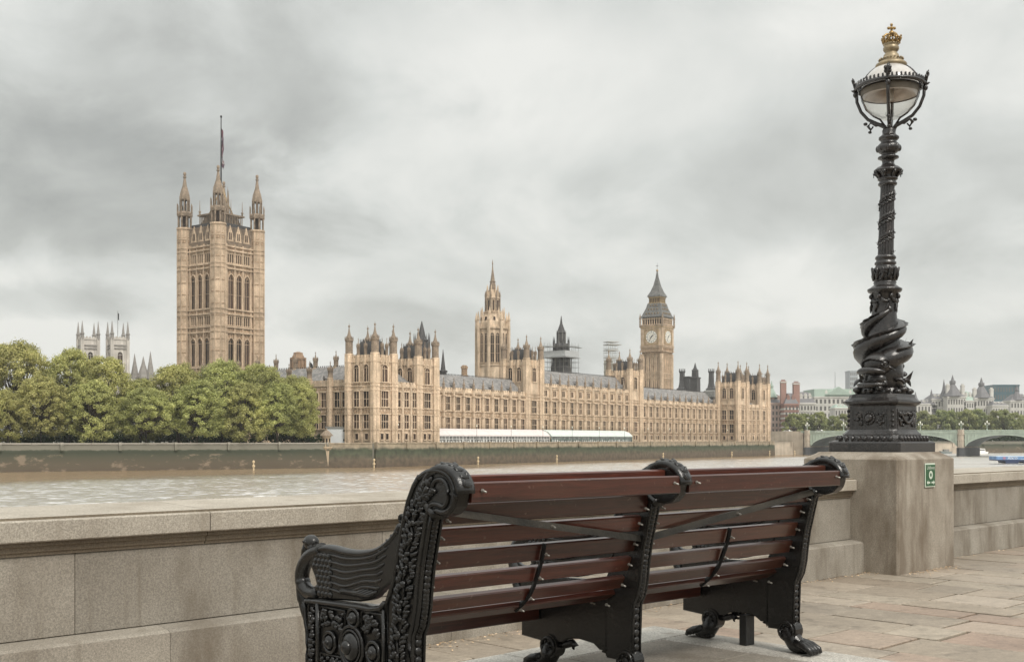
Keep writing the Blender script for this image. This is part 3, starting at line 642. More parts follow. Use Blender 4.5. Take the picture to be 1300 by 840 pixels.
XA = Rep(win_mb(2.2, 4.4, 2, 1, rise=1.0), 'window', ST); XB = Rep(win_mb(1.7, 4.4, 2, 1, rise=.8), 'window', ST)
DM = Rep(dormer_mb(), 'dormer', ST)
BT_LOW = Rep(buttress_mb(15.6, 18.9), 'buttress', ST); BT_HIGH = Rep(buttress_mb(18.8, 22.6), 'buttress', ST)

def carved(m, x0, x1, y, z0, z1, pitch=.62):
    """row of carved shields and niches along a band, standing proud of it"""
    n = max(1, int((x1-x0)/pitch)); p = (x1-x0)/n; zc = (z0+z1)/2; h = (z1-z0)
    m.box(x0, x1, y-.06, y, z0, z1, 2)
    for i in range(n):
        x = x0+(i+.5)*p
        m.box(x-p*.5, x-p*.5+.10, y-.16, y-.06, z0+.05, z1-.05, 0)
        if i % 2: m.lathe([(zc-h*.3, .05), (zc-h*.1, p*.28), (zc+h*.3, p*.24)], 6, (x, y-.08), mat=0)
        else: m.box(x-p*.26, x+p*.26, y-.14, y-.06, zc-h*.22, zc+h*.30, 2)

def wing(name, label, x0, x1, n, high, ridge, first=0, second_last=None, y0=9., depth=13.):
    L = x1-x0; e = empty(name, pl(x0, y0), PA, label, 'palace wing', 'parts of the riverside palace')
    top = 17.8 if high else 14.6; P = L/n
    m = MB(); m.box(0, L, 0, depth, -.3, top)
    m.box(-.02, L+.02, -.35, .0, -.3, .7)
    for z in (3.3, 7.35, 9.0, 13.55, 14.5)+((17.6,) if high else ()): m.box(0, L, -.3 if z not in (14.5, 17.6) else -.45, depth+.1, z, z+.25, 0)
    for i in range(n):
        a, b = i*P+.75, (i+1)*P-.75
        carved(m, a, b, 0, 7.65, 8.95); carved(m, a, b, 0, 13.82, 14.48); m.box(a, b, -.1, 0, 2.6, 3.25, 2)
        for x in (a+.02, b-.22):                                  # panelling strips either side of each window
            m.box(x, x+.2, -.22, 0, 3.6, 7.3, 0); m.box(x, x+.2, -.22, 0, 9.3, 13.5, 0)
        for sx in (-1, 1):                                        # niches with statues
            xc = (i+.5)*P+sx*(P*.5-1.12)
            for z in (5.0, 10.6): m.lathe([(z-.8,.12),(z-.3,.20),(z+.3,.17),(z+.45,.1),(z+.7,.13),(z+.85,.03)], 6, (xc, -.15), mat=2)
    m.build('wall', ST, e)
    m = MB(); crenel(m, 0, L, -.1, depth, top+.25, 1.25, 1.2, sides='SN'); m.build('parapet', ST, e)
    roof_mb(.1, L-.1, .7, depth-.7, top+.5, ridge, 0).build('roof', ST, e)
    for i in range(n):
        x = (i+.5)*P
        GW.put(e, (x-.85, 0, .9)); GW.put(e, (x+.85, 0, .9)); W1.put(e, (x, 0, 3.75)); W2.put(e, (x, 0, 9.45))
        if high: W3.put(e, (x, 0, 15.1))
        if i % 2 == 0: DM.put(e, (x, 1.6, top+1.2))
    for i in range(n+1): (BT_HIGH if high else BT_LOW).put(e, (i*P, 0, 0))
    return e
def tower_block(e, x0, x1, y1, zc, tip, nS=2, low=True, name_w=''):
    """one turreted tower of a pavilion inside thing e: local x0..x1, y 0..y1"""
    m = MB(); z0 = -.3 if low else 13.
    m.box(x0, x1, 0, y1, z0, zc)
    levels = [3.3, 7.35, 9.0, 13.55, 14.6, 15.5, zc-.3]
    strings(m, x0, x1, 0, y1, [z for z in levels if z > z0], .3, .26)
    if low: carved(m, x0+1.3, x1-1.3, 0, 7.65, 8.95); carved(m, x0+1.3, x1-1.3, 0, 13.85, 14.55)
    carved(m, x0+1.3, x1-1.3, 0, 14.9, 15.45)
    for z in (7.65, 14.9):
        if z > z0:
            for k in range(5): yy = 1.6+k*(y1-3.2)/5; m.box(x0-.14, x0, yy, yy+.75, z, z+(1.2 if z < 10 else .5), 2)
    for yy in (y1*.5-.22, y1*.5+.1, 1.35, y1-1.5):
        m.box(x0-.2, x0, yy, yy+.14, z0, zc-.5, 0)
    for xx in (x0+1.35, x1-1.5): m.box(xx, xx+.15, -.2, 0, z0, zc-.5, 0)
    m.build('tower_wall', ST, e)
    m = MB(); crenel(m, x0, x1, 0, y1, zc, 1.6, 1.0); m.build('parapet', ST, e)
    m = MB()
    h = (tip-zc)*.52; a, b = x0+.9, x1-.9; c, d = .9, y1-.9; s = 1.15
    m.add([(a,c,zc),(b,c,zc),(b,d,zc),(a,d,zc),(a+s,c+s,zc+h),(b-s,c+s,zc+h),(b-s,d-s,zc+h),(a+s,d-s,zc+h)], [(0,1,5,4),(1,2,6,5),(2,3,7,6),(3,0,4,7),(4,5,6,7)], 4)
    for i in range(6):
        for (u, v) in ((a+s+(b-a-2*s)*i/5, c+s), (a+s+(b-a-2*s)*i/5, d-s), (a+s, c+s+(d-c-2*s)*i/5), (b-s, c+s+(d-c-2*s)*i/5)): m.lathe([(zc+h-.02,.10),(zc+h+.5,.07),(zc+h+.8,.01)], 4, (u, v), mat=4)
    m.build('tower_roof', ST, e)
    T = turret_mb(1.12, zc+1.7, tip, [z for z in levels if z > 1], z0)
    R = Rep(T, 'turret', ST)
    for x, y in ((x0, 0), (x1, 0), (x0, y1), (x1, y1)): R.put(e, (x, y, 0))
    pm = turret_mb(.42, zc+1.2, zc+(tip-zc)*.62, z0=zc-1); R = Rep(pm, 'pinnacle', ST)
    xm = (x0+x1)/2
    for x, y in ((xm-.9, -.05), (xm+.9, -.05), (x0, y1*.36), (x0, y1*.64), (xm, y1)): R.put(e, (x, y, 0))
    if low: X1.put(e, (xm, 0, 3.75)); X2.put(e, (xm, 0, 9.4)); GW.put(e, (xm-1, 0, .9)); GW.put(e, (xm+1, 0, .9))
    XA.put(e, (xm, 0, zc-5.4))
    for yy in (y1*.31, y1*.69):
        if low: W1.put(e, (x0, yy, 3.75), -math.pi/2); W2.put(e, (x0, yy, 9.4), -math.pi/2); GW.put(e, (x0, yy, .9), -math.pi/2)
        XB.put(e, (x0, yy, zc-5.4), -math.pi/2)
def pavilion(name, label, x0, L, tw, zc, tip, mids):
    e = empty(name, pl(x0, 0), PA, label, 'palace pavilion', 'parts of the riverside palace')
    (a, b), (c, d) = tw
    m = MB(); m.box(b, c, 0, 22, -.3, 14.7); m.box(a+5, d-.5, 8.9, 22, -.3, 14.7)
    for z in (3.3, 7.35, 9.0, 13.55, 14.6): m.box(b, c, -.28, 22.1, z, z+.25)
    P = (c-b)/mids
    for i in range(mids):
        carved(m, b+i*P+.5, b+(i+1)*P-.5, 0, 7.65, 8.95); carved(m, b+i*P+.5, b+(i+1)*P-.5, 0, 13.82, 14.5)
        if i: m.box(b+i*P-.3, b+i*P+.3, -.45, 0, 0, 15.9)
    m.build('wall', ST, e)
    m = MB(); crenel(m, b, c, -.1, 20, 14.85, 1.2, 1.2, sides='S'); m.build('parapet', ST, e)
    roof_mb(b, c, .8, 20, 15, 20.5, 0).build('roof', ST, e)
    for i in range(mids):
        x = b+(i+.5)*P; W1.put(e, (x, 0, 3.75)); W2.put(e, (x, 0, 9.45)); GW.put(e, (x, 0, .9))
    tower_block(e, a, b, 9, zc, tip); tower_block(e, c, d, 9, zc, tip)
    return e
pavilion('palace_pavilion', 'nearer twin-towered stone pavilion with twelve pinnacles above the near end of the terrace', 0, 24.6, ((0,7.2),(17.3,24.6)), 21.2, 31.2, 3)
pavilion('palace_pavilion', 'farther twin-towered stone pavilion at the bridge end of the palace', 227, 32.2, ((0,9),(22.9,32)), 23.6, 34.2, 3)
wing('palace_wing', 'long two-storey palace range with grey roof above the pinkish white marquee', 24.6, 82.3, 12, False, 20.2)
cb = wing('palace_wing', 'three-storey middle range of the palace above the pale green marquee, tower at each end', 90.5, 150.1, 11, True, 24.0)
tower_block(cb, -8.2, 0, 9, 25.0, 34.6); tower_block(cb, 59.6, 67.6, 9, 25.0, 34.6)
wing('palace_wing', 'two-storey palace range left of the farther twin-towered pavilion', 158.2, 227, 13, False, 21.0)
def south_front():
    e = empty('palace_wing', pl(1.5, 9.2), PA+math.pi/2+math.pi, 'palace end range with steep roof half hidden by the trees beside the nearer pavilion', 'palace wing', 'parts of the riverside palace')
    # local: x runs back towards the river, so the range is built along -x, facing out along -y
    L = 70; n = 9; P = L/n
    m = MB(); m.box(-L, 0, 0, 12, -.3, 15.2)
    for z in (3.3, 7.35, 9.0, 13.6, 15.0): m.box(-L, 0, -.32, 12.1, z, z+.25)
    for i in range(n): carved(m, -(i+1)*P+.8, -i*P-.8, 0, 7.65, 8.95); carved(m, -(i+1)*P+.8, -i*P-.8, 0, 13.9, 14.9)
    m.build('wall', ST, e)
    m = MB(); crenel(m, -L, 0, -.1, 12, 15.25, 1.4, 1.1, sides='S'); m.build('parapet', ST, e)
    roof_mb(-L, 0, .8, 11.5, 15.6, 20.6).build('roof', ST, e)
    for i in range(n):
        for s in (-1.45, 1.45): W1.put(e, (-(i+.5)*P+s, 0, 3.75)); W2.put(e, (-(i+.5)*P+s, 0, 9.45))
        DM.put(e, (-(i+.5)*P, 1.7, 16.2))
    R = Rep(turret_mb(.75, 17, 21.8, (3.3, 9, 15)), 'buttress', ST)
    for i in range(n+1): R.put(e, (-i*P, -.2, 0))
    R = Rep(turret_mb(.7, 20.4, 25.2, z0=19), 'roof_ventilator', ST)
    for i in range(n): R.put(e, (-(i+.5)*P, 6, 0))
south_front()

# ------------------------------------------------------------------ great square tower
def square_tower():
    G = 0
    e = empty('square_tower', (-99.7, 385, 1.6), PA, 'huge square stone tower with four turrets and a flagpole rising behind the trees', 'tower')
    S = [M['vstone'], M['glass'], M['stone2'], M['stonegrey'], M['iron_roof'], M['gilt'], M['vstone']]
    s = 17.4
    m = MB(); m.box(0, s, 0, s, -2, 65.2)
    Z = [8, 24.5, 27.5, 35.2, 38.5, 42.8, 44.6, 58.2, 60.2, 64.2, 66.2]
    for z in (24.5, 36.6, 38.4, 42.8, 44.4, 58.4, 59.8, 64.6, 66.0): strings(m, 0, s, 0, s, (z,), .75, .5, 0)
    for z in (37.1, 43.3, 58.9, 65.1): strings(m, 0, s, 0, s, (z,), .3, 1.0, 2)
    # both visible faces: panel strips, blind tracery, spandrels
    for (fx, ang) in ((0, 0), (1, -math.pi/2)):
        def W(x, y, z, fx=fx): return (x, y, z) if fx == 0 else (y, s-x, z)
        def bx(x0, x1, y0, y1, z0, z1, mt):
            a = W(x0, y0, z0); b = W(x1, y1, z1); m.box(min(a[0],b[0]), max(a[0],b[0]), min(a[1],b[1]), max(a[1],b[1]), z0, z1, mt)
        for k in range(4):
            x = 3.3+k*(s-6.6)/3; bx(x-.28, x+.28, -.55, 0, 2, 67, 0)
        for k in range(28):
            x = 2.8+(k+.5)*(s-5.6)/28; pass
            bx(x-.07, x+.07, -.22, 0, 66.4, 73, 3)
        for k in range(9):
            x = 2.9+(k+.5)*(s-5.8)/9
            for z, h in ((55.6, 2.4), (33.9, 2.2)): bx(x-.3, x+.3, -.26, 0, z, z+h, 2)
    m.build('shaft_wall', S, e)
    A = Rep(win_mb(2.5, 11.6, 2, 2, rise=1.9, d=.7, fr=.3), 'tall_window', S)
    B = Rep(win_mb(2.5, 9.4, 2, 1, rise=1.7, d=.7, fr=.3), 'arched_window', S)
    C = Rep(win_mb(.62, 3.0, 1, 0, d=.35, fr=.13), 'slit_window', S)
    for k in range(3):
        x = 3.3+(k+.5)*(s-6.6)/3
        for (p, r) in (((x, 0), 0), ((0, s-x), -math.pi/2)):
            A.put(e, (*p, 44.95), r); B.put(e, (*p, 25.3), r); B.put(e, (*p, 9), r)
            for q in range(3):
                dx = (q-1)*.98; pp = (x+dx, 0) if r == 0 else (0, s-x-dx)
                C.put(e, (*pp, 60.6), r); C.put(e, (*pp, 39.3), r)
    # pierced parapet with gables
    m = MB()
    for (a, b, c, d) in ((0, s, -.1, .3), (0, s, s-.3, s+.1), (-.1, .3, 0, s), (s-.3, s+.1, 0, s)): m.box(a, b, c, d, 66.4, 69.5, 3)
    for k in range(24):
        x = 2.4+(k+.5)*(s-4.8)/24; h = 72.6 if k % 4 == 1 else 71.2
        for (X, Y) in ((x, 0), (0, x), (s, x), (x, s)): m.lathe([(69.4,.16),(h,.14),(h+.8,.02)], 4, (X, Y), mat=3)
    for k in range(3):
        x = 3.3+(k+.5)*(s-6.6)/3
        m.ext([(x-1.4,68),(x+1.4,68),(x+.9,71),(x,73.6),(x-.9,71)], lambda p: (p[0], -.25, p[1]), lambda p: (p[0], .05, p[1]), 0)
        m.ext([(x-1.4,68),(x+1.4,68),(x+.9,71),(x,73.6),(x-.9,71)], lambda p: (-.25, p[0], p[1]), lambda p: (.05, p[0], p[1]), 0)
        for dx in (-.35, .35): m.box(x+dx-.2, x+dx+.2, -.3, -.25, 68.6, 71, 1); m.box(-.3, -.25, x+dx-.2, x+dx+.2, 68.6, 71, 1)
    m.build('parapet', S, e)
    # iron roof stage
    m = MB(); m.box(1.5, s-1.5, 1.5, s-1.5, 65, 74.5, 4)
    a, b = 3.6, s-3.6; m.add([(a,a,74.4),(b,a,74.4),(b,b,74.4),(a,b,74.4),(a+1.6,a+1.6,78.6),(b-1.6,a+1.6,78.6),(b-1.6,b-1.6,78.6),(a+1.6,b-1.6,78.6)], [(0,1,5,4),(1,2,6,5),(2,3,7,6),(3,0,4,7),(4,5,6,7)], 4)
    for k in range(14):
        x = a+(k+.5)*(b-a)/14
        for (X, Y) in ((x, a-.3), (a-.3, x)): m.box(X-.12, X+.12, Y-.12, Y+.12, 74.4, 78, 3)
    strings(m, a-.3, b+.3, a-.3, b+.3, (77.8,), .3, .5, 3)
    for (X, Y) in ((a, a), (b, a), (a, b), ((a+b)/2, a)): m.lathe([(78,.3),(79.2,.3),(79.3,.45),(79.6,.45),(79.7,.15),(83.4,.05)], 6, (X, Y), mat=3)
    m.build('roof', S, e)
    # corner turrets
    t = MB(); r = 2.55
    P = [(-2, r)]
    for z in (24.5, 36.6, 38.4, 42.8, 44.4, 58.4, 59.8, 64.6, 66.0, 71.5): P += [(z, r), (z, r*1.09), (z+.5, r*1.09), (z+.5, r)]
    P += [(75.3, r), (75.4, r*1.13), (76, r*1.13), (76, r*.93)]
    t.lathe(P, 8)
    for k in range(8):
        a = math.pi/8+k*math.pi/4; t.lathe([(0, .24), (75, .24)], 4, (r*math.cos(a), r*math.sin(a)))
        a2 = k*math.pi/4
        for z in range(10, 74, 4):
            if z not in (58, 66): 
                R_ = r*.925; c, s_ = math.cos(a2), math.sin(a2)
                t.add([(c*(R_+.13)-s_*u, s_*(R_+.13)+c*u, zz) for u, zz in ((-.62,z),(.62,z),(.62,z+.3),(-.62,z+.3))]+[(c*(R_-.1)-s_*u, s_*(R_-.1)+c*u, zz) for u, zz in ((-.62,z),(.62,z),(.62,z+.3),(-.62,z+.3))], [(0,1,2,3),(0,4,5,1),(3,2,6,7)], 2)
    # open lantern
    t.lathe([(76, .7), (81, .7)], 8, mat=1)
    for k in range(8):
        a = math.pi/8+k*math.pi/4; t.lathe([(76, .30), (80.6, .30)], 4, (r*.86*math.cos(a), r*.86*math.sin(a)), mat=3)
        t.lathe([(80.3, .22), (84.2, .2), (85, .03)], 4, (r*1.0*math.cos(a), r*1.0*math.sin(a)), mat=3)
    t.lathe([(80.2, r*.98), (81.3, r*1.03), (81.8, r*.95), (82, r*.8)], 8, mat=3)
    t.lathe([(81.9, .45), (87, .45)], 8, mat=1)
    for k in range(8):
        a = k*math.pi/4; t.lathe([(81.9, .22), (87.2, .22)], 4, (r*.62*math.cos(a), r*.62*math.sin(a)), mat=3)
    t.lathe([(86.2, r*.66), (86.6, r*.72), (87.3, r*.72), (89, r*.60), (91.5, r*.30), (94.4, r*.14), (94.5, r*.24), (94.9, r*.24), (95, r*.1), (95.6, r*.22), (96.3, r*.2), (96.6, .05)], 8, mat=3)
    t.v = [(x, y, z*.955+.9 if z > 70 else z) for x, y, z in t.v]
    R = Rep(t, 'turret', S)
    for x, y in ((0, 0), (s, 0), (0, s), (s, s)): R.put(e, (x, y, 0))
    # gilded struts and the mast
    m = MB(); c = s/2
    m.lathe([(78, .55), (84, .4), (88.5, .35)], 8, (c, c), mat=5)
    for k in range(4):
        a = math.pi/4+k*math.pi/2; m.tube([(c+4.2*math.cos(a), c+4.2*math.sin(a), 78.4), (c+1.8*math.cos(a), c+1.8*math.sin(a), 83.5), (c+.3*math.cos(a), c+.3*math.sin(a), 88.6)], .24, 6, 5)
        m.lathe([(78.4,.3),(84.5,.2),(88,.04)], 6, (c+3.4*math.cos(k*math.pi/2), c+3.4*math.sin(k*math.pi/2)), mat=3)
    m.build('mast_support', S, e)
    m = MB(); m.lathe([(82, .30), (100, .24), (112.6, .16), (112.7, .36), (113.3, .36), (113.4, .05)], 8, (c, c)); m.build('flagpole', M['blackdull'], e)
    f = MB(); n = 14; fl = []
    for i in range(n):
        z = 109.5-i*1.0; 
        for k in range(5): fl.append((c+.22+k*(.20+.06*math.sin(i*1.3)), c+.34*math.sin(k*1.9+i*.9), z-k*.55))
    f.add(fl, [(i*5+k, i*5+k+1, i*5+k+6, i*5+k+5) for i in range(n-1) for k in range(4)], 0, True)
    f.build('flag', M['flag'], e)
M['flag'] = mat('limp_union_flag', (.045,.045,.075), .8, .3, .6, col2=(.13,.05,.06), stain=((.45,.43,.42), .35, .56))
square_tower()

# ------------------------------------------------------------------ clock tower
def clock_tower():
    e = empty('clock_tower', (80.7, 610, 1.6), PA, 'tall clock tower with dark pointed roof and two white dials in view', 'clock tower')
    S = [M['vstone'], M['glass'], M['stone2'], M['stonegrey'], M['clockroof'], M['gilt']]
    s = 12.4; m = MB(); m.box(.6, s-.6, .6, s-.6, -2, 47)
    for z in (33.2, 35.6, 24, 12): strings(m, .6, s-.6, .6, s-.6, (z,), .35, .45)
    for k in range(9):
        x = 1.4+k*(s-2.8)/8
        for (a, b) in ((x, .6), (.6, x)):
            w = .30 if k % 2 == 0 else .14; m.box(a-w, a+w, b-.4, b+.1, 2, 46.5, 0) if b == .6 and a != .6 or k == 0 else None
        m.box(.2, .7, x-(.30 if k % 2 == 0 else .14), x+(.30 if k % 2 == 0 else .14), 2, 46.5, 0)
    for k in range(4):
        x = 2.5+k*2.45
        for z0, h in ((37.5, 7), (26, 6), (14, 8)): m.box(x+.35, x+.6, .56, .62, z0, z0+h, 1); m.box(.56, .62, x+.35, x+.6, z0, z0+h, 1)
    for X in (.4, s-.4):
        for Y in (.4, s-.4): m.lathe([(-2, 1.0), (46.5, 1.0)], 8, (X, Y))
    m.build('shaft_wall', S, e)
    m = MB()
    m.add([(.4,.4,46),(s-.4,.4,46),(s-.4,s-.4,46),(.4,s-.4,46),(-.4,-.4,48.2),(s+.4,-.4,48.2),(s+.4,s+.4,48.2),(-.4,s+.4,48.2)], [(0,1,5,4),(1,2,6,5),(2,3,7,6),(3,0,4,7)], 2)
    m.box(-.4, s+.4, -.4, s+.4, 48.2, 61.8, 0)
    for z in (47.6, 49.8, 50.6, 60.6, 61.9): strings(m, -.4, s+.4, -.4, s+.4, (z,), .35, .4, 0 if z != 60.6 else 5)
    for k in range(16):
        x = .2+(k+.5)*(s-.4)/16; m.box(x-.13, x+.13, -.6, -.4, 48.2, 49.8, 2); m.box(-.6, -.4, x-.13, x+.13, 48.2, 49.8, 2)
    m.build('clock_stage', S, e)
    c = s/2
    def face(parent, loc, rz):
        d = MB(); n = 40
        d.add([(3.45*math.cos(2*math.pi*i/n), 0, 3.45*math.sin(2*math.pi*i/n)) for i in range(n)], [tuple(range(n))], 0)
        def ann(r0, r1, y, mt):
            for i in range(n):
                a, b = 2*math.pi*i/n, 2*math.pi*(i+1)/n
                d.add([(r0*math.cos(a), y, r0*math.sin(a)), (r1*math.cos(a), y, r1*math.sin(a)), (r1*math.cos(b), y, r1*math.sin(b)), (r0*math.cos(b), y, r0*math.sin(b))], [(0,1,2,3)], mt)
        ann(3.3, 3.62, -.05, 2); ann(2.32, 2.44, -.04, 1); ann(1.1, 1.2, -.04, 2)
        for i in range(12):
            a = 2*math.pi*i/12; cs, sn = math.cos(a), math.sin(a)
            for off in ((-.12, .12) if i % 3 else (-.22, 0, .22)):
                d.add([(cs*r_-sn*(off+w_), -.06, sn*r_+cs*(off+w_)) for r_, w_ in ((2.5,-.05),(3.2,-.05),(3.2,.05),(2.5,.05))], [(0,1,2,3)], 1)
        for i in range(24):
            a = 2*math.pi*(i+.5)/24; cs, sn = math.cos(a), math.sin(a)
            d.add([(cs*r_-sn*w_, -.03, sn*r_+cs*w_) for r_, w_ in ((1.2,-.03),(2.3,-.03),(2.3,.03),(1.2,.03))], [(0,1,2,3)], 2)
        o = d.build('clock_face', [M['dial'], M['blackdull'], M['dialgold']], parent, loc, rz)
        for L_, w, ang, nm in ((3.1, .16, rad(-30-90), 'minute_hand'), (2.0, .28, rad(90-47), 'hour_hand')):
            h = MB(); cs, sn = math.cos(ang), math.sin(ang)
            h.add([(cs*a-sn*b, -.12, sn*a+cs*b) for a, b in ((-.7,-w),(0,-w*1.2),(L_,-.05),(L_,.05),(0,w*1.2),(-.7,w))]+[(cs*a-sn*b, -.09, sn*a+cs*b) for a, b in ((-.7,-w),(0,-w*1.2),(L_,-.05),(L_,.05),(0,w*1.2),(-.7,w))], [tuple(range(6)), tuple(range(11,5,-1))]+[(i,(i+1)%6,6+(i+1)%6,6+i) for i in range(6)])
            h.build(nm, M['blackdull'], o)
        f = MB()
        for (a, b, z0, z1) in ((-4.3,-3.85,-4.2,4.2),(3.85,4.3,-4.2,4.2),(-3.85,3.85,3.8,4.2),(-3.85,3.85,-4.2,-3.8)): f.box(a, b, -.2, 0, z0, z1, 5)
        for sx in (-1, 1):
            for sz in (-1, 1): f.box(sx*3.3-.5, sx*3.3+.5, -.08, 0, sz*3.3-.5, sz*3.3+.5, 2)
        f.build('dial_surround', S, parent, loc, rz)
    for loc, rz in (((c, -.46, 55.6), 0), ((-.46, c, 55.6), -math.pi/2), ((s+.46, c, 55.6), math.pi/2)): face(e, loc, rz)
    # belfry
    m = MB(); m.box(.5, s-.5, .5, s-.5, 61.8, 66.4, 1)
    for k in range(9):
        x = .5+k*(s-1)/8
        for (X, Y) in ((x, .25), (.25, x), (x, s-.25), (s-.25, x)): m.lathe([(62.2, .3), (66, .3)], 6, (X, Y))
    strings(m, .3, s-.3, .3, s-.3, (65.2,), .35, .5); strings(m, .3, s-.3, .3, s-.3, (66.2,), .8, .4, 4)
    R = MB()
    for X in (-.6, s+.6):
        for Y in (-.6, s+.6): m.lathe([(61, .5), (65.4, .45), (65.5, .6), (65.9, .6), (68.6, .05)], 8, (X, Y), mat=3)
    m.build('belfry', S, e)
    def sq(z, h): return [(c-h, c-h, z), (c+h, c-h, z), (c+h, c+h, z), (c-h, c+h, z)]
    m = MB(); L = [(66.5, 6.6), (68, 5.9), (71.5, 4.5), (74, 3.9)]
    vs = sum([sq(z, h) for z, h in L], []); m.add(vs, [(k*4+i, k*4+(i+1)%4, k*4+4+(i+1)%4, k*4+4+i) for k in range(3) for i in range(4)]+[(12,13,14,15)], 4)
    for zr, nn, h in ((67.8, 5, 5.95), (70.2, 4, 4.95), (72.3, 3, 4.3)):
        for k in range(nn):
            x = c+(k-(nn-1)/2)*1.75
            for (X0, X1, Y0, Y1) in ((x-.3, x+.3, c-h-.12, c-h+.6), (c-h-.12, c-h+.6, x-.3, x+.3)): m.box(X0, X1, Y0, Y1, zr, zr+.95, 5); 
            m.box(x-.2, x+.2, c-h-.16, c-h-.12, zr+.1, zr+.75, 1); m.box(c-h-.16, c-h-.12, x-.2, x+.2, zr+.1, zr+.75, 1)
    m.build('lower_roof', S, e)
    m = MB(); m.box(c-2.9, c+2.9, c-2.9, c+2.9, 74, 77.8, 1)
    for k in range(7):
        x = c-3.1+k*6.2/6
        for (X, Y) in ((x, c-3.1), (c-3.1, x), (x, c+3.1), (c+3.1, x)): m.box(X-.2, X+.2, Y-.2, Y+.2, 74, 77.6, 5)
    strings(m, c-3.3, c+3.3, c-3.3, c+3.3, (73.9,), .35, .5, 5); strings(m, c-3.3, c+3.3, c-3.3, c+3.3, (76.9,), .25, .8, 5)
    m.build('lantern', S, e)
    m = MB(); L = [(77.7, 4.1), (78.6, 3.8), (80.5, 2.75), (84, 1.55), (88, .7), (91.6, .25)]
    vs = sum([sq(z, h) for z, h in L], []); m.add(vs, [(k*4+i, k*4+(i+1)%4, k*4+4+(i+1)%4, k*4+4+i) for k in range(5) for i in range(4)]+[(20,21,22,23)], 4)
    m.ball((c, c, 92.2), .65, 8, 6, 5); m.lathe([(92.4, .12), (96.4, .06)], 6, (c, c), mat=4); m.box(c-.7, c+.7, c-.07, c+.07, 94.6, 94.8, 4); m.box(c-.07, c+.07, c-.7, c+.7, 94.6, 94.8, 4)
    m.build('spire', S, e)
M['dial'] = mat('white_opal_dial', (.80,.78,.72), .4, .04, 1); M['dialgold'] = mat('gilt_dial_ring', (.35,.27,.14), .5, .2, 3)
clock_tower()

# ------------------------------------------------------------------ central octagonal spire tower
def spire_tower():
    e = empty('spire_tower', (-8.2, 480, 1.6), PA, 'octagonal stone tower with slender spire in the middle of the palace', 'tower')
    S = [M['stone'], M['glass'], M['stone2'], M['stonegrey'], M['iron_roof'], M['slate']]
    m = MB(); r = 6.7
    m.lathe([(-2, 9.2), (20, 9.2), (24, 7.6), (26, r+.25), (30, r), (31, r), (31, r+.35), (31.5, r+.35), (31.5, r-.15), (46.5, r-.2), (46.6, r+.45), (47.3, r+.45), (47.3, r)], 8)
    for k in range(8):
        a = math.pi/8+k*math.pi/4; m.lathe([(18, .8), (47.4, .7), (50, .55), (50.1, .75), (50.5, .75), (54, .06)], 6, ((r+.35)*math.cos(a), (r+.35)*math.sin(a)), mat=0)
    m.build('drum', S, e)
    A = Rep(win_mb(1.45, 12.2, 2, 3, rise=.8, d=.35, fr=.2), 'tall_window', S)
    for k in range(8):
        a = k*math.pi/4; R_ = (r-.15)*math.cos(math.pi/8)
        for u in (-1.15, 1.15): A.put(e, (R_*math.cos(a)-u*math.sin(a), R_*math.sin(a)+u*math.cos(a), 32.4), a+math.pi/2)
    m = MB()
    m.lathe([(47.2, 6.0), (49.5, 5.6), (52.5, 3.9), (53.5, 3.7), (53.6, 4.0), (54, 4.0), (54, 2.9), (59.5, 2.8), (59.6, 3.2), (60.2, 3.2), (60.3, 2.6), (63.2, 1.8)], 8)
    for k in range(8):
        a = math.pi/8+k*math.pi/4; c_, s_ = math.cos(a), math.sin(a)
        m.lathe([(48, .5), (53.5, .42), (56, .05)], 6, (5.0*c_, 5.0*s_)); m.lathe([(53, .34), (60.4, .30), (60.5, .42), (60.8, .42), (63.0, .04)], 6, (3.15*c_, 3.15*s_), mat=3)
        m.lathe([(60, .3), (63.8, .26), (65.6, .03)], 6, (2.4*c_, 2.4*s_))
        b = k*math.pi/4; x, y = 2.66*math.cos(b), 2.66*math.sin(b)
        m.lathe([(54.6, .42), (58.8, .42)], 4, (x, y), b+math.pi/4, mat=1)
        x, y = 4.75*math.cos(b), 4.75*math.sin(b); m.lathe([(50.2, .5), (51.6, .5)], 4, (x, y), b+math.pi/4, mat=1)
    m.build('lantern', S, e)
    m = MB(); m.lathe([(62.4, 1.85), (62.8, 2.0), (63.2, 1.5), (66.5, 1.08), (66.6, 1.3), (67, 1.3), (67, .98), (71, .42), (74, .14), (74.1, .28), (74.4, .28), (76.2, .03)], 8, mat=3)
    for k in range(8):
        a = math.pi/8+k*math.pi/4
        for i in range(9): z = 63.6+i*1.1; rr = 1.75-(z-63.4)*.148; m.ball(((rr-.25)*math.cos(a), (rr-.25)*math.sin(a), z), .14, 4, 3, 3)
    m.build('spire', S, e)
spire_tower()

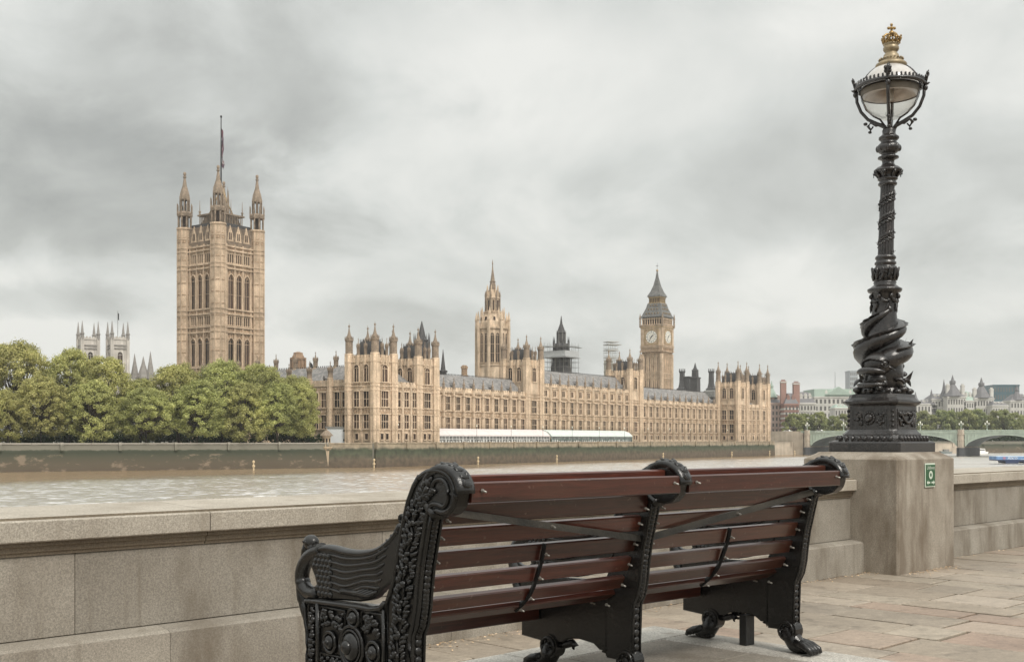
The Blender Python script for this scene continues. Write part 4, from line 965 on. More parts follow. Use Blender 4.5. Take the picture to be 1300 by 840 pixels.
# ------------------------------------------------------------------ dark ventilation tower under scaffold; stair turrets; rear roofs
def vent_tower():
    e = empty('ventilation_tower', (19.1, 440, 1.6), PA, 'dark lantern tower wrapped in scaffold with a white sheeted deck', 'tower')
    S = [M['slate'], M['glass'], M['iron_roof'], M['lead']]
    m = MB(); m.lathe([(10, 4.6), (24.8, 4.6), (24.9, 4.1), (31.5, 3.5), (31.8, 4.2), (32.2, 4.2), (32.3, 3.0), (35, 2.7), (36.6, 3.0), (37.2, 2.6), (37.4, 1.75), (41.2, 1.6), (41.4, 1.95), (41.7, 1.7), (45, .5), (48, .1)], 8, mat=2, rot=0)
    for k in range(8):
        a = k*math.pi/4
        for R_, z0, z1, t in ((4.0, 24, 31.4, .18), (1.75, 37, 41.2, .16)): m.lathe([(z0, t), (z1, t), (z1+1.2, .03)], 4, (R_*math.cos(a), R_*math.sin(a)), mat=3)
        m.lathe([(32, .3), (38, .25), (40, .03)], 6, (3.1*math.cos(a), 3.1*math.sin(a)), mat=2)
    m.build('lantern', S, e)
    p = MB()
    for x in (-4.8, -2.4, 0, 2.4, 4.8):
        for y in (-4.8, 4.8): p.tube([(x, y, 22), (x, y, 37.5)], .07, 4); p.tube([(y, x, 22), (y, x, 37.5)], .07, 4)
    for z in (26, 28, 30, 36.2):
        for y in (-4.8, 4.8): p.tube([(-5.4, y, z), (5.4, y, z)], .06, 4); p.tube([(y, -5.4, z), (y, 5.4, z)], .06, 4)
    p.build('scaffold_pole', M['lead'], e)
    d = MB(); 
    for (a, b, c_, d_) in ((-5,5,-5,-4.85),(-5,5,4.85,5),(-5,-4.85,-4.85,4.85),(4.85,5,-4.85,4.85)): d.box(a, b, c_, d_, 32, 34.2)
    d.box(-5.6, 5.6, -5.6, 5.6, 31.6, 31.8); d.build('white_sheeting', M['sheet'], e)
    d = MB(); d.box(-5.9, 5.9, -5.9, -4.4, 35.6, 35.75); d.box(-5.9, -4.4, -4.4, 5.9, 35.6, 35.75); d.build('scaffold_deck', M['lead'], e)
M['sheet'] = mat('white_scaffold_sheeting', (.42,.43,.43), .7, .1, 1)
vent_tower()
def scaffold_tower():
    e = empty('scaffold_tower', (52.2, 600, 1.6), .4, 'pale scaffold tower with several decks left of the clock tower', 'scaffold')
    p = MB()
    for x in (-2.6, 0, 2.6):
        for y in (-2.6, 0, 2.6): p.tube([(x, y, -1), (x, y, 51)], .10, 4)
    for i in range(26): z = i*2; 
    for i in range(20):
        z = 12+i*2
        for y in (-2.6, 2.6): p.tube([(-2.9, y, z), (2.9, y, z)], .08, 4); p.tube([(y, -2.9, z), (y, 2.9, z)], .08, 4)
        if i % 2: p.tube([(-2.6, -2.7, z), (2.6, -2.7, z+2)], .07, 4)
    p.build('scaffold_pole', M['palepole'], e)
    d = MB()
    for z, w in ((20, 4.4), (24, 3.6), (28, 4.4), (31, 3.4), (36, 3.6), (40, 3.2), (43, 3.2), (47, 3.4), (50, 5.0), (51.4, 3.4)): d.box(-2.9, w, -2.9, 2.9, z, z+.35)
    d.build('scaffold_deck', M['palepole'], e)
    d = MB(); d.box(-2.7, 2.7, 2.5, 2.6, 12, 42); d.build('netting', M['net'], e)
M['palepole'] = mat('pale_scaffold', (.42,.41,.38), .7, .15, 1); M['net'] = mat('cream_debris_netting', (.62,.60,.52), .9, .08, 1)
scaffold_tower()

def small(name, loc, mb, mats, label, cat, part, group=None, rz=PA):
    e = empty(name, loc, rz, label, cat, group); mb.build(part, mats, e); return e
def misc_roofs():
    IR = [M['iron_roof'], M['lead'], M['glass']]
    # bronze chimneys far behind the right-hand range, 720 m off
    def at(px, d, z=0): return ((px-650)/1440*d, d, 1.6+z)
    for px, kind, lab in ((866, 0, 'dark roof chimney with flared top, nearest the clock tower'), (903, 0, 'dark roof chimney beside the farther pavilion')):
        m = MB(); m.lathe([(0, 4.6), (28, 4.6), (30, 4.2), (32, 3.4), (32.2, 4.0), (33, 2.6), (36, 1.9), (42, 1.7), (43.5, 2.3), (43.6, 1.8)], 4, mat=0)
        for k in range(4): a = k*math.pi/2+math.pi/4; m.lathe([(43, .3), (45, .3)], 4, (1.7*math.cos(a), 1.7*math.sin(a)))
        m.lathe([(27, 5.6), (30.6, 5.4), (31.4, 4.2)], 4, mat=1); small('roof_chimney', at(px, 720), m, IR, lab, 'chimney', 'stack')
    m = MB(); m.lathe([(0, 3), (38.5, 3.0), (40, 3.4), (40.2, 2.4)], 4); small('roof_chimney', at(873.5, 720), m, IR, 'shorter dark chimney between the flared one and the dark spirelet', 'chimney', 'stack')
    m = MB(); m.lathe([(0, 2.7), (38, 2.7), (40, 2.6), (40.2, 3.0), (40.8, 3.0), (41, 1.8), (44, 1.7), (44.2, 2.0), (44.6, 1.4), (45.5, .8), (48, .1)], 4); small('lantern_turret', at(882.5, 560, -10), m, IR, 'dark green spirelet above the right-hand palace roof', 'turret', 'lantern')
    # dark lantern behind the second tower of the near pavilion
    m = MB(); m.lathe([(0, 2.6), (26, 2.6), (27, 1.9), (29, 1.8), (29.3, 2.1), (30, 1.3), (32.6, .7), (35, .1)], 8)
    for k in range(8): a = k*math.pi/4; m.lathe([(26, .2), (30, .15), (31.5, .02)], 4, (2.1*math.cos(a), 2.5*math.sin(a)))
    small('lantern_turret', ((535.5-650)/1440*335, 335, 1.6), m, IR, 'dark iron lantern behind the nearer twin-towered pavilion', 'turret', 'lantern')
    # stone vent turret on the left roof and behind the trees
    m = MB(); m.lathe([(0, 1.05), (20.6, 1.05), (20.7, 1.25), (21.2, 1.25), (21.3, 1.0), (23.2, 1.0), (23.3, 1.2), (24, 1.2), (24.1, .9), (24.4, .8)], 8)
    small('stone_turret', ((589.5-650)/1440*372, 372, 1.6), m, [M['stone2']], 'small stone chimney turret on the roof left of the spire tower', 'turret', 'shaft')
    m = MB(); m.lathe([(0, 3.3), (24.6, 3.3), (24.7, 4.2), (25.4, 4.2), (25.5, 2.9), (31.8, 2.9), (31.9, 3.3), (32.6, 3.3), (32.7, 2.6), (34, 1.9), (34.6, 1.9), (35, .6)], 10)
    for k in range(10): a = k*math.pi/5; m.lathe([(25.5, .3), (31.8, .3)], 4, (2.95*math.cos(a), 2.95*math.sin(a)))
    small('stone_turret', ((378.5-650)/1440*452, 452, 1.6), m, [M['vstone2']], 'round-topped brownish turret peeping over the right end of the trees', 'turret', 'shaft')
    for px, y0, d, lab in ((742, 0, 398, ''),): pass
    # slender finial left of the middle roof
    m = MB(); m.lathe([(0, 1.1), (20.4, 1.1), (20.5, 1.4), (21, 1.4), (21.2, .8), (27.5, .05)], 8)
    small('spirelet', ((562.5-650)/1440*345, 345, 1.6), m, [M['iron_roof']], 'thin dark spirelet on the roof just right of the nearer pavilion', 'spirelet', 'shaft')
    e = empty('flag_mast', ((393.5-650)/1440*380, 380, 1.6), 0, 'flagpole with small dark flag above the end of the trees', 'flagpole')
    m = MB(); m.lathe([(0, .16), (26, .12), (26.1, .25), (26.4, .02)], 6); m.build('pole', M['lead'], e)
    m = MB(); m.add([(0,0,25.9),(.5,.15,25.7),(1.0,-.1,25.0),(1.0,-.1,23.6),(.5,.15,24.0),(0,0,24.2)], [(0,1,4,5),(1,2,3,4)], 0, True); m.build('flag', M['blackdull'], e)
M['vstone2'] = mat('brown_turret_stone', (.30,.20,.13), .9, .2, .5, streak=.2)
misc_roofs()
def abbey():
    S = [M['abbey'], M['glass'], M['abbeydark']]
    def tower(px, lab, flag=False):
        d = 560; e = empty('abbey_tower', ((px-650)/1440*d, d, 1.6), rad(35), lab, 'church tower', 'pale twin towers over the trees')
        m = MB(); h = 3.8; m.box(-h, h, -h, h, 0, 49)
        for z in (33, 44.5, 46): strings(m, -h, h, -h, h, (z,), .4, .6, 2)
        crenel(m, -h-.2, h+.2, -h-.2, h+.2, 49, 1.7, 1.4, .4)
        for X in (-h, h):
            for Y in (-h, h): m.box(X-.75, X+.75, Y-.75, Y+.75, 0, 49.6, 0)
        m.build('wall', S, e)
        for rz in (0, math.pi/2, -math.pi/2, math.pi):
            c, s_ = math.cos(rz), math.sin(rz); W = Rep(win_mb(2.4, 8.5, 2, 2, rise=1.4, d=.4, fr=.5), 'window', S)
            W.put(e, ((h+.02)*s_, -(h+.02)*c, 34.5), rz)
        R = Rep((lambda t: (t.lathe([(49, .9), (51.6, .85), (51.7, 1.1), (52.2, 1.05), (52.3, .75), (58.2, .08)], 8, mat=2), t)[1])(MB()), 'pinnacle', S)
        for X in (-h, h):
            for Y in (-h, h): R.put(e, (X, Y, 0))
        if flag:
            m = MB(); m.lathe([(49, .14), (63.5, .1)], 6); m.build('flagpole', M['lead'], e)
            m = MB(); m.add([(0,0,62.8),(.7,.2,62.2),(.7,.2,58.8),(0,0,59.4)], [(0,1,2,3)]); m.build('flag', M['blackdull'], e)
    tower(112, 'left pale church tower with four pinnacles over the trees'); tower(149.5, 'right pale church tower with four pinnacles and a flagpole', True)
    for px, zt, r, lab in ((171, 43.5, 2.3, 'narrow pale spire nearest the church towers'), (182, 42, 3.3, 'broad pale spirelet between two narrow ones over the trees'), (191, 44.5, 2.3, 'narrow pale spire over the dip in the trees, farthest right')):
        d = 570; e = empty('church_spire', ((px-650)/1440*d, d, 1.6), .3, lab, 'spire', 'pale spirelets beside the church towers')
        m = MB(); m.lathe([(0, r), (30.5, r), (30.6, r*1.2), (31.4, r*1.2), (31.5, r*.95), (zt-4, r*.3), (zt, .05)], 8); m.build('spire', M['abbeydark'], e)
        for k in range(4): 
            pass
    e = empty('church_roof', ((197-650)/1440*575, 575, 1.6), .45, 'pale grey church roof at the dip in the trees', 'roof')
    m = MB(); m.box(-14, 12, -5, 5, 0, 29); crenel(m, -14, 12, -5, 5, 29, 1.2); m.build('wall', M['abbey'], e)
    m = MB(); m.ext([(-5,29.4),(5,29.4),(0,33)], lambda p: (-14, p[0], p[1]), lambda p: (12, p[0], p[1])); m.build('roof_slope', M['lead'], e)
M['abbeydark'] = mat('grey_weathered_spire_stone', (.27,.25,.23), .9, .2, .4)
abbey()
# ------------------------------------------------------------------ dolphin lamp on the plinth
def lamp():
    K = .010035
    cx, cy, _ = wl(13.5, 6.97)
    e = empty('dolphin_lamp', (cx, cy, 1.45), 0, 'ornate black cast-iron street lamp with entwined dolphins, glass globe and gilt crown', 'street lamp')
    Z = lambda y: 1.6+(558-y)*K-1.45
    zs = Z(505)
    sh = lambda p: (p[0]+.027*max(0, p[2]-zs), p[1], p[2])
    def sq(h, c):
        pts = [(-h+c,-h),(h-c,-h),(h,-h+c),(h,h-c),(h-c,h),(-h+c,h),(-h,h-c),(-h,-h+c)]
        return [(x*math.cos(WA)-y*math.sin(WA), x*math.sin(WA)+y*math.cos(WA)) for x, y in pts]
    def stack(m, L, mt=0, smooth=False):
        vs = []
        for y, h, c in L: vs += [(x, y_, Z(y)) for x, y_ in sq(h, c)]
        n = len(L); m.add(vs, [(k*8+i, k*8+(i+1)%8, k*8+8+(i+1)%8, k*8+8+i) for k in range(n-1) for i in range(8)]+[tuple(range((n-1)*8, n*8))], mt)
    m = MB()
    stack(m, [(573,.485,.02),(562,.485,.02),(560.5,.475,.02),(559,.45,.06),(556,.405,.07),(552.5,.385,.07),(552,.378,.07),(551,.378,.07),(549.5,.365,.07),(547,.345,.07),(545,.332,.065),(516,.328,.065),(514.5,.34,.065),(513,.365,.07),(511.5,.375,.07),(509.5,.375,.07),(508,.345,.07),(505,.325,.08),(501,.318,.08),(500,.29,.1),(498.5,.26,.1)])
    m.build('base_block', M['lampiron'], e)
    # panel reliefs on the four faces, leaf moulding below them
    m = MB(); r = random.Random(3)
    for f in range(4):
        A = WA+f*math.pi/2-math.pi/2; ox, oy = math.cos(A), math.sin(A); tx, ty = -oy, ox
        def P(u, d, z): return (ox*d+tx*u, oy*d+ty*u, z)
        zt, zb = Z(521), Z(543)
        for u0, u1, z0, z1 in ((-.235,-.22,zb,zt),(.22,.235,zb,zt),(-.235,.235,zt,zt+.012),(-.235,.235,zb-.012,zb)):
            m.add([P(u0,.336,z0),P(u1,.336,z0),P(u1,.336,z1),P(u0,.336,z1),P(u0,.32,z0),P(u1,.32,z0),P(u1,.32,z1),P(u0,.32,z1)], [(0,1,2,3),(0,4,5,1),(1,5,6,2),(2,6,7,3),(3,7,4,0)])
        zc = (zt+zb)/2; Rm = Matrix.Rotation(A, 3, 'Z')
        if f % 2 == 0:                      # swag of drapery between rosettes
            m.tube([P(-.17+.34*i/12, .345, zc+.06-.11*math.sin(math.pi*i/12)) for i in range(13)], [.010+.014*math.sin(math.pi*i/12) for i in range(13)], 6)
            for u in (-.18, .18): m.ball(P(u, .338, zc+.06), (.022,.034,.034), M=Rm); m.ball(P(u, .338, zc-.03), (.016,.018,.045), M=Rm)
            for i in range(8): m.ball(P(-.14+.28*i/7, .336, zc+.065+.01*math.sin(i*2)), (.018,.022,.026), 6, 4, M=Rm)
        else:                               # lion mask among leaves
            m.ball(P(0, .336, zc+.012), (.045,.058,.058), M=Rm); m.ball(P(0, .36, zc-.015), (.03,.026,.024), M=Rm)
            for i in range(14):
                a = 2*math.pi*i/14; m.ball(P(.068*math.cos(a), .334, zc+.012+.068*math.sin(a)), (.02,.018,.026), 6, 4, M=Rm)
        for s_ in (-1, 1):
            for i in range(12):
                u = s_*(.09+.11*r.random()); z = zc+(r.random()-.5)*.16
                m.ball(P(u, .334, z), (.02, .012+.02*r.random(), .014+.02*r.random()), 6, 4, M=Rm @ Matrix.Rotation(r.random()*3, 3, 'X'))
        for i in range(5): m.ball(P(.33-.035, .0, 0), .0001, 3, 3) if False else None
        for i in range(9):                  # upright leaves on the sloping moulding
            u = -.34+.68*i/8; m.ball(P(u, .43, Z(556.2)), (.035,.026,.045), 6, 4, M=Rm @ Matrix.Rotation(-.6, 3, 'Y'))
        for i in range(4):                  # corner pilaster buds
            B = A+math.pi/4; m.ball((math.cos(B)*.427, math.sin(B)*.427, Z(522+i*6)), .020, 6, 4)
    m.build('relief', M['lampiron'], e)
    # waves and shells under the dolphins
    m = MB(fn=sh)
    m.lathe([(Z(501), .30), (Z(497), .30), (Z(492), .25), (Z(480), .22), (Z(455), .19)], 16, smooth=True)
    for i in range(18):
        a = 2*math.pi*i/18+.1; rr = .29+.03*math.sin(i*2.3); m.ball((rr*math.cos(a), rr*math.sin(a), Z(496)+.02*math.sin(i*1.7)), (.07,.05,.04), 8, 5, M=Matrix.Rotation(a, 3, 'Z'))
    for i in range(8):
        a = 2*math.pi*(i+.5)/8; m.tube([((.24+.11*t)*math.cos(a+.25*t), (.24+.11*t)*math.sin(a+.25*t), Z(484)-.07*t*t+.03*math.sin(3*t)) for t in [j/6 for j in range(7)]], [.05,.055,.055,.05,.04,.025,.006], 8, flat=.45)
    m.build('wave_base', M['lampiron'], e)
    # two dolphins winding round the shaft, heads down
    for off in (0, math.pi):
        m = MB(fn=sh); pts = []; rd = []; n = 54
        a0 = rad(-140)+off
        for i in range(n):
            t = i/(n-1)
            a = a0+rad(420)*t**.92
            y = 462-68*t**1.1
            R_ = .215*(1-t)+.120*t+.045*math.sin(t*math.pi)
            if t < .1: R_ = R_+.05*(1-t/.1)
            r0 = .142*(1-t)**.75+.032
            if t < .12: r0 = .172-.09*(1-t/.12)**2
            pts.append((R_*math.cos(a), R_*math.sin(a), Z(y)+(.0 if t > .12 else -.05*(1-t/.12)))); rd.append(max(.03, r0))
        m.tube(pts, rd, 14, flat=.82)
        # fin along the back
        fin = []
        for i in range(6, n-6):
            p = Vector(pts[i]); o = Vector((p.x, p.y, 0)).normalized(); k = rd[i]
            fin.append((p+o*k*.75+Vector((0,0,k*.35)), p+o*(k*1.04+.012*(1+math.sin(i*1.9)))+Vector((0,0,k*.62))))
        m.add([q for pr in fin for q in pr], [(2*i, 2*i+1, 2*i+3, 2*i+2) for i in range(len(fin)-1)])
        h = Vector(pts[2]); a = a0; o = Vector((math.cos(a), math.sin(a), 0)); tt = Vector((-o.y, o.x, 0))
        H = h+o*.03
        Rm = Matrix.Rotation(a, 3, 'Z')
        m.ball(H+Vector((0,0,-.005)), (.165,.180,.155), 16, 11, M=Rm)                      # domed forehead
        for s_ in (-1, 1):
            m.ball(H+tt*.150*s_+o*.085+Vector((0,0,.0)), (.034,.032,.034), 8, 6)        # eye
            m.tube([H+tt*(.158-.02*math.cos(j))*s_+o*(.075+.05*math.cos(j))+Vector((0,0,.0+.05*math.sin(j))) for j in [k*.7 for k in range(10)]], .010, 5)
            m.tube([H+tt*s_*(.12+.10*j)+o*(-.02-.05*j)+Vector((0,0,-.05+.03*j-.08*j*j)) for j in [k/5 for k in range(6)]], [.05,.06,.055,.045,.03,.006], 8, flat=.35)   # side fin
        for (z0, up, w) in ((-.120, .030, .044), (-.255, -.015, .032)):                 # the two lips, curling outwards
            L_ = []
            for j in range(13):
                q = -1.35+2.7*j/12; L_.append(H+o*(.065+.155*math.cos(q*.95))+tt*(.175*math.sin(q))+Vector((0,0,z0+up*math.cos(q))))
            m.tube(L_, [.014+w*math.cos(-1.35+2.7*j/12) for j in range(13)], 10, flat=.8)
        m.ball(H+o*.0+Vector((0,0,-.19)), (.10,.13,.09), 10, 6, mat=0, M=Rm); m.ball(H+o*.10+Vector((0,0,-.215)), (.09,.06,.022), 10, 6, mat=0, M=Rm)
        for j in range(9):                                                               # brow curls
            q = -1.2+2.4*j/8; m.ball(H+o*(.06+.10*math.cos(q))+tt*.15*math.sin(q)+Vector((0,0,.060-.03*abs(q))), (.03,.03,.012), 6, 4)
        m.ball(Vector(pts[-1]), (.05,.05,.06), 8, 5)
        m.build('dolphin', M['lampiron'], e)
    # side flukes sticking out at mid height
    for a, y in ((rad(172), 440), (rad(-8), 437), (rad(60), 440), (rad(-20), 478), (rad(200), 480)):
        m = MB(fn=sh)
        o = Vector((math.cos(a), math.sin(a), 0)); u = Vector((-o.y, o.x, 0)); b = o*.24+Vector((0,0,Z(y+6)))
        m.add([b-u*.05, b+u*.05, b+o*.13+Vector((0,0,.13)), b+o*.10+Vector((0,0,.02)), b+o*.02-Vector((0,0,.05))], [(0,2,1),(0,3,2),(1,2,3),(0,4,3),(1,3,4)])
        m.add([b-u*.03, b+u*.03, b+o*.05+Vector((0,0,.16))], [(0,1,2)])
        m.build('fluke', M['lampiron'], e)
    # urn, column
    def L(pr): return [(Z(y), r_*K) for y, r_ in pr]
    m = MB(fn=sh)
    m.lathe(L([(500,26),(470,25),(440,21),(415,17.5),(400,15.5),(388,14.5),(376,15.5),(372.5,17),(371,20),(369,21.2),(367,21.2),(365.5,18),(362.5,14.5),(361.5,13.4),(359,14.2),(357,13.2)]), 28, smooth=True)
    for i in range(7):
        a = 2*math.pi*i/7+.4
        m.tube([((.145+.003*j)*math.cos(a+.12*j), (.145+.003*j)*math.sin(a+.12*j), Z(376+1.2*j)-.035*math.sin(math.pi*j/6)) for j in range(7)], [.012,.018,.024,.026,.022,.018,.01], 6)
        m.ball((.17*math.cos(a), .17*math.sin(a), Z(377)), (.028,.028,.034), 8, 5)
        m.tube([((.155+.002*j)*math.cos(a-.25+.1*math.sin(j)), (.155+.002*j)*math.sin(a-.25+.1*math.sin(j)), Z(380+3.4*j)) for j in range(6)], [.01,.018,.014,.02,.014,.006], 6)
    m.build('urn', M['lampiron'], e)
    m = MB(fn=sh)
    m.lathe(L([(357.5,13.4),(354,13.8),(344,14.2),(341,15.2),(340,13),(337,11.8),(335.5,13.3),(333.5,13.3),(332,11.6),(330,11.4),(328.5,12.8),(326.5,12.8),(325,11.4),(324,10.6)]), 24, smooth=True)
    for i in range(12):
        a = 2*math.pi*i/12; m.tube([(.14*math.cos(a), .14*math.sin(a), Z(356)), (.150*math.cos(a), .150*math.sin(a), Z(350)), (.152*math.cos(a+.1), .152*math.sin(a+.1), Z(345)), (.172*math.cos(a), .172*math.sin(a), Z(340))], [.016,.024,.020,.010], 6)
        m.ball((.148*math.cos(a+.26), .148*math.sin(a+.26), Z(347+2*(i%2))), .016, 6, 4)
    m.lathe(L([(324.5,9.7),(240,8.6),(236,8.9)]), 96, smooth=False, mod=lambda a, z: 1-.085*max(0, math.cos(a*16)))
    m.lathe(L([(236.5,9.8),(235,11.6),(233,11.6),(232,10.4),(229.5,10.2),(228.5,12.3),(226.5,12.3),(225.5,10.4),(222,11.4),(219.5,14.2),(218.6,17.4),(216.2,17.4),(215,15.6),(213,13.8),(211,9.2),(208,7.4),(204,7.6),(203,9.6),(201.5,12.8),(199.6,12.8),(198.3,9),(196,8.4),(194.8,10),(192,13.6),(189,14.6),(186,14.2),(183,11.8),(181,9.6),(179,10.2),(177,12.4),(174.5,12.4),(172.5,9.5),(170,8),(166,8.6),(163,7)]), 24, smooth=True)
    for i in range(8):
        a = 2*math.pi*i/8+.2
        m.tube([(.10*math.cos(a), .10*math.sin(a), Z(228)), (.135*math.cos(a), .135*math.sin(a), Z(222)), (.185*math.cos(a), .185*math.sin(a), Z(219.5)), (.178*math.cos(a), .178*math.sin(a), Z(224))], [.012,.02,.018,.008], 6)
        m.ball((.13*math.cos(a+.3), .13*math.sin(a+.3), Z(189)), (.03,.03,.045), 6, 5); m.ball((.11*math.cos(a), .11*math.sin(a), Z(176)), .02, 6, 4)
    m.build('column', M['lampiron'], e)
    # leafy garland spiralling round the fluted shaft
    m = MB(fn=sh); r = random.Random(11); n = 90
    P = []
    for i in range(n+1):
        t = i/n; a = rad(-60)+t*math.pi*2*3.4; y = 323-82*t; P.append((.099*math.cos(a), .099*math.sin(a), Z(y)))
    m.tube(P, .008, 6)
    for i in range(0, n, 1):
        p = Vector(P[i]); o = Vector((p.x, p.y, 0)).normalized(); t = (Vector(P[i+1])-p).normalized(); s_ = 1 if i % 2 else -1
        nrm = o.cross(t); c = p-o*.010+nrm*s_*.034+t*.01
        q = Matrix((t*.8+nrm*s_*.6, nrm*.8-t*s_*.6, o)).transposed()
        m.ball(c, (.046,.020,.009), 6, 4, M=q)
        if i % 5 == 0: m.ball(p+o*.004, (.013,.013,.013), 5, 4)
        if i % 4 == 0:
            b = p+o*.015; m.add([b-t*.012, b+t*.012, b+o*.016+t*.02+Vector((0,0,.012))], [(0,1,2)])
    m.build('garland', M['lampiron'], e)
    # globe cradle
    gx = sh((0, 0, Z(117))); gz = Z(117); R = .357
    G = (gx[0], 0, gz)
    m = MB(); rz = Z(110); RR = .412
    n = 64; prof = [(RR-.03, rz-.022), (RR+.012, rz-.03), (RR+.026, rz-.012), (RR+.014, rz+.012), (RR-.02, rz+.016), (RR-.034, rz)]
    vs = [(G[0]+rr*math.cos(2*math.pi*i/n), rr*math.sin(2*math.pi*i/n), z) for i in range(n) for rr, z in prof]
    m.add(vs, [(i*6+k, i*6+(k+1)%6, ((i+1)%n)*6+(k+1)%6, ((i+1)%n)*6+k) for i in range(n) for k in range(6)], 0, True)
    for i in range(48):
        a = 2*math.pi*i/48; c, s_ = math.cos(a), math.sin(a)
        m.add([(G[0]+c*(RR-.004)-s_*u, s_*(RR-.004)+c*u, z) for u, z in ((-.014, rz+.01), (.014, rz+.01), (.006, rz+.058), (-.012, rz+.05))]+[(G[0]+c*(RR+.012)-s_*u, s_*(RR+.012)+c*u, z) for u, z in ((-.014, rz+.01), (.014, rz+.01), (.006, rz+.058), (-.012, rz+.05))], [(0,1,2,3),(7,6,5,4),(0,4,5,1),(1,5,6,2),(2,6,7,3),(3,7,4,0)])
    m.build('crown_ring', M['lampiron'], e)
    m = MB(); A4 = [rad(-112)+k*math.pi/2 for k in range(4)]
    for a in A4:
        c, s_ = math.cos(a), math.sin(a)
        W = lambda rr, z: (G[0]*(1 if z > -9 else 0)+c*rr, s_*rr, z)
        path = [(.035,Z(166)),(.07,Z(160.5)),(.16,Z(156)),(.27,Z(149.5)),(.355,Z(139)),(.405,Z(126)),(RR,Z(113))]
        m.tube([W(*p) for p in path], [.030,.027,.024,.021,.020,.020,.022], 8)
        m.tube([W(r_, z) for r_, z in [(.09,Z(157)),(.17,Z(158)),(.235,Z(153)),(.27,Z(158)),(.235,Z(163)),(.205,Z(159))]], [.016,.02,.024,.02,.018,.012], 6)
        m.ball(W(.30, Z(155)), (.03,.03,.022), 6, 4); m.ball(W(.245, Z(166)), (.026,.026,.02), 6, 4)
        m.tube([W(.04,Z(163)),W(.12,Z(151)),W(.20,Z(146)),W(.29,Z(137)),W(.338,Z(126)),W(.360,Z(112))], .013, 6)     # rib hugging the glass
        m.tube([W(R*math.cos(q)*1.03, gz+R*math.sin(q)*1.03) for q in [j*rad(74)/9 for j in range(10)]], .013, 6)
        b = Vector(W(RR+.01, rz+.02))
        o = Vector((c, s_, 0)); u = Vector((-s_, c, 0))
        m.tube([b, b+o*.015+Vector((0,0,.05)), b+o*.030+Vector((0,0,.10)), b+o*.038+Vector((0,0,.135))], [.026,.024,.020,.006], 6)
        for dz, dr in ((.05,.0),(.09,.035)):
            for s2 in (-1, 1): m.ball(b+o*(.012+dr*.5)+u*.028*s2+Vector((0,0,dz)), (.022,.022,.028), 6, 4)
        m.tube([b-Vector((0,0,.03)), b+o*.03-Vector((0,0,.035)), b+o*.055-Vector((0,0,.025))], [.026,.018,.004], 6)
        m.ball(b-Vector((0,0,.085)), (.035,.035,.04), 6, 5)
    m.build('bracket', M['lampiron'], e)
    m = MB()
    n = 40; k = 20; a0 = -90; vs = []
    for j in range(k+1):
        q = rad(-90+99*j/k) if True else 0
        for i in range(n): a = 2*math.pi*i/n; vs.append((G[0]+R*math.cos(q)*math.cos(a), R*math.cos(q)*math.sin(a), gz+R*math.sin(q)))
    m.add(vs, [(j*n+i, j*n+(i+1)%n, j*n+n+(i+1)%n, j*n+n+i) for j in range(k) for i in range(n)], 0, True)
    m.build('glass_bowl', M['clearglass'], e)
    m = MB(); vs = []
    for j in range(k+1):
        q = rad(9+76*j/k)
        for i in range(n): a = 2*math.pi*i/n; vs.append((G[0]+R*math.cos(q)*math.cos(a), R*math.cos(q)*math.sin(a), gz+R*math.sin(q)))
    m.add(vs, [(j*n+i, j*n+(i+1)%n, j*n+n+(i+1)%n, j*n+n+i) for j in range(k) for i in range(n)], 0, True)
    m.build('opal_dome', M['opal'], e)
    m = MB(); m.lathe([(gz-.04, R*.965), (gz-.045, R*.80), (gz+.01, R*.5), (gz+.06, .09), (gz+.09, .09), (gz+.02, R*.55), (gz-.0, R*.965)], 32, (G[0], 0), smooth=True, cap=False); m.build('reflector', M['reflector'], e)
    m = MB(); m.lathe([(gz-.05, R*1.005), (gz-.0, R*1.012), (gz+.03, R*1.005)], 48, (G[0], 0), smooth=True, cap=False); m.build('globe_band', M['bandmetal'], e)
    m = MB(); m.lathe([(gz-.11, .03), (gz-.09, .045), (gz+.06, .05)], 10, (G[0], 0), smooth=True); m.build('bulb', M['opal'], e)
    # gilt cap and crown
    cx_ = sh((0,0,Z(70)))[0]
    m = MB()
    m.lathe(L([(86.5,18.5),(84,19.5),(82,18.8),(80.5,16.5),(78.5,13.6),(77.5,12.4),(76,13.2),(75,11),(72.5,9.6),(70,9.0),(68.5,7.4),(67,7.0),(65.8,8.4),(64,9.6),(61.6,9.8),(60,9.0),(58.8,8.6),(57.6,9.8),(56.4,9.9)]), 32, (cx_, 0), smooth=True)
    for i in range(20): a = 2*math.pi*i/20; m.ball((cx_+.145*math.cos(a), .145*math.sin(a), Z(76.2)), .014, 5, 4)
    m.build('gilt_cap', M['giltcap'], e)
    m = MB(); cx2 = sh((0,0,Z(50)))[0]
    m.lathe(L([(57,9.2),(55,9.7),(53,10.2)]), 24, (cx2, 0), cap=False, smooth=True)
    for i in range(8):
        a = 2*math.pi*i/8+.2; c, s_ = math.cos(a), math.sin(a); q = lambda r_, y: (cx2+c*r_*K, s_*r_*K, Z(y))
        m.tube([q(9.6,55), q(10.8,51), q(11.8,47.5)], [.017,.018,.007], 6)
        for d in (-1, 1): m.ball(Vector(q(11.3,50))+Vector((-s_,c,0))*.024*d, .014, 6, 4)
        m.ball(q(11.8, 47.8), .014, 6, 4)
        a = a+math.pi/8; c, s_ = math.cos(a), math.sin(a); m.ball((cx2+c*10.2*K, s_*10.2*K, Z(52)), .014, 6, 4)
        m.ball((cx2+c*9.8*K, s_*9.8*K, Z(55.5)), .014, 6, 4)
    for i in range(4):
        a = 2*math.pi*i/4+.2; c, s_ = math.cos(a), math.sin(a); q = lambda r_, y: (cx2+c*r_*K, s_*r_*K, Z(y))
        m.tube([q(10.6,50), q(9.9,46.8), q(7,44.6), q(4,44.4), q(1,45.6)], .016, 6)
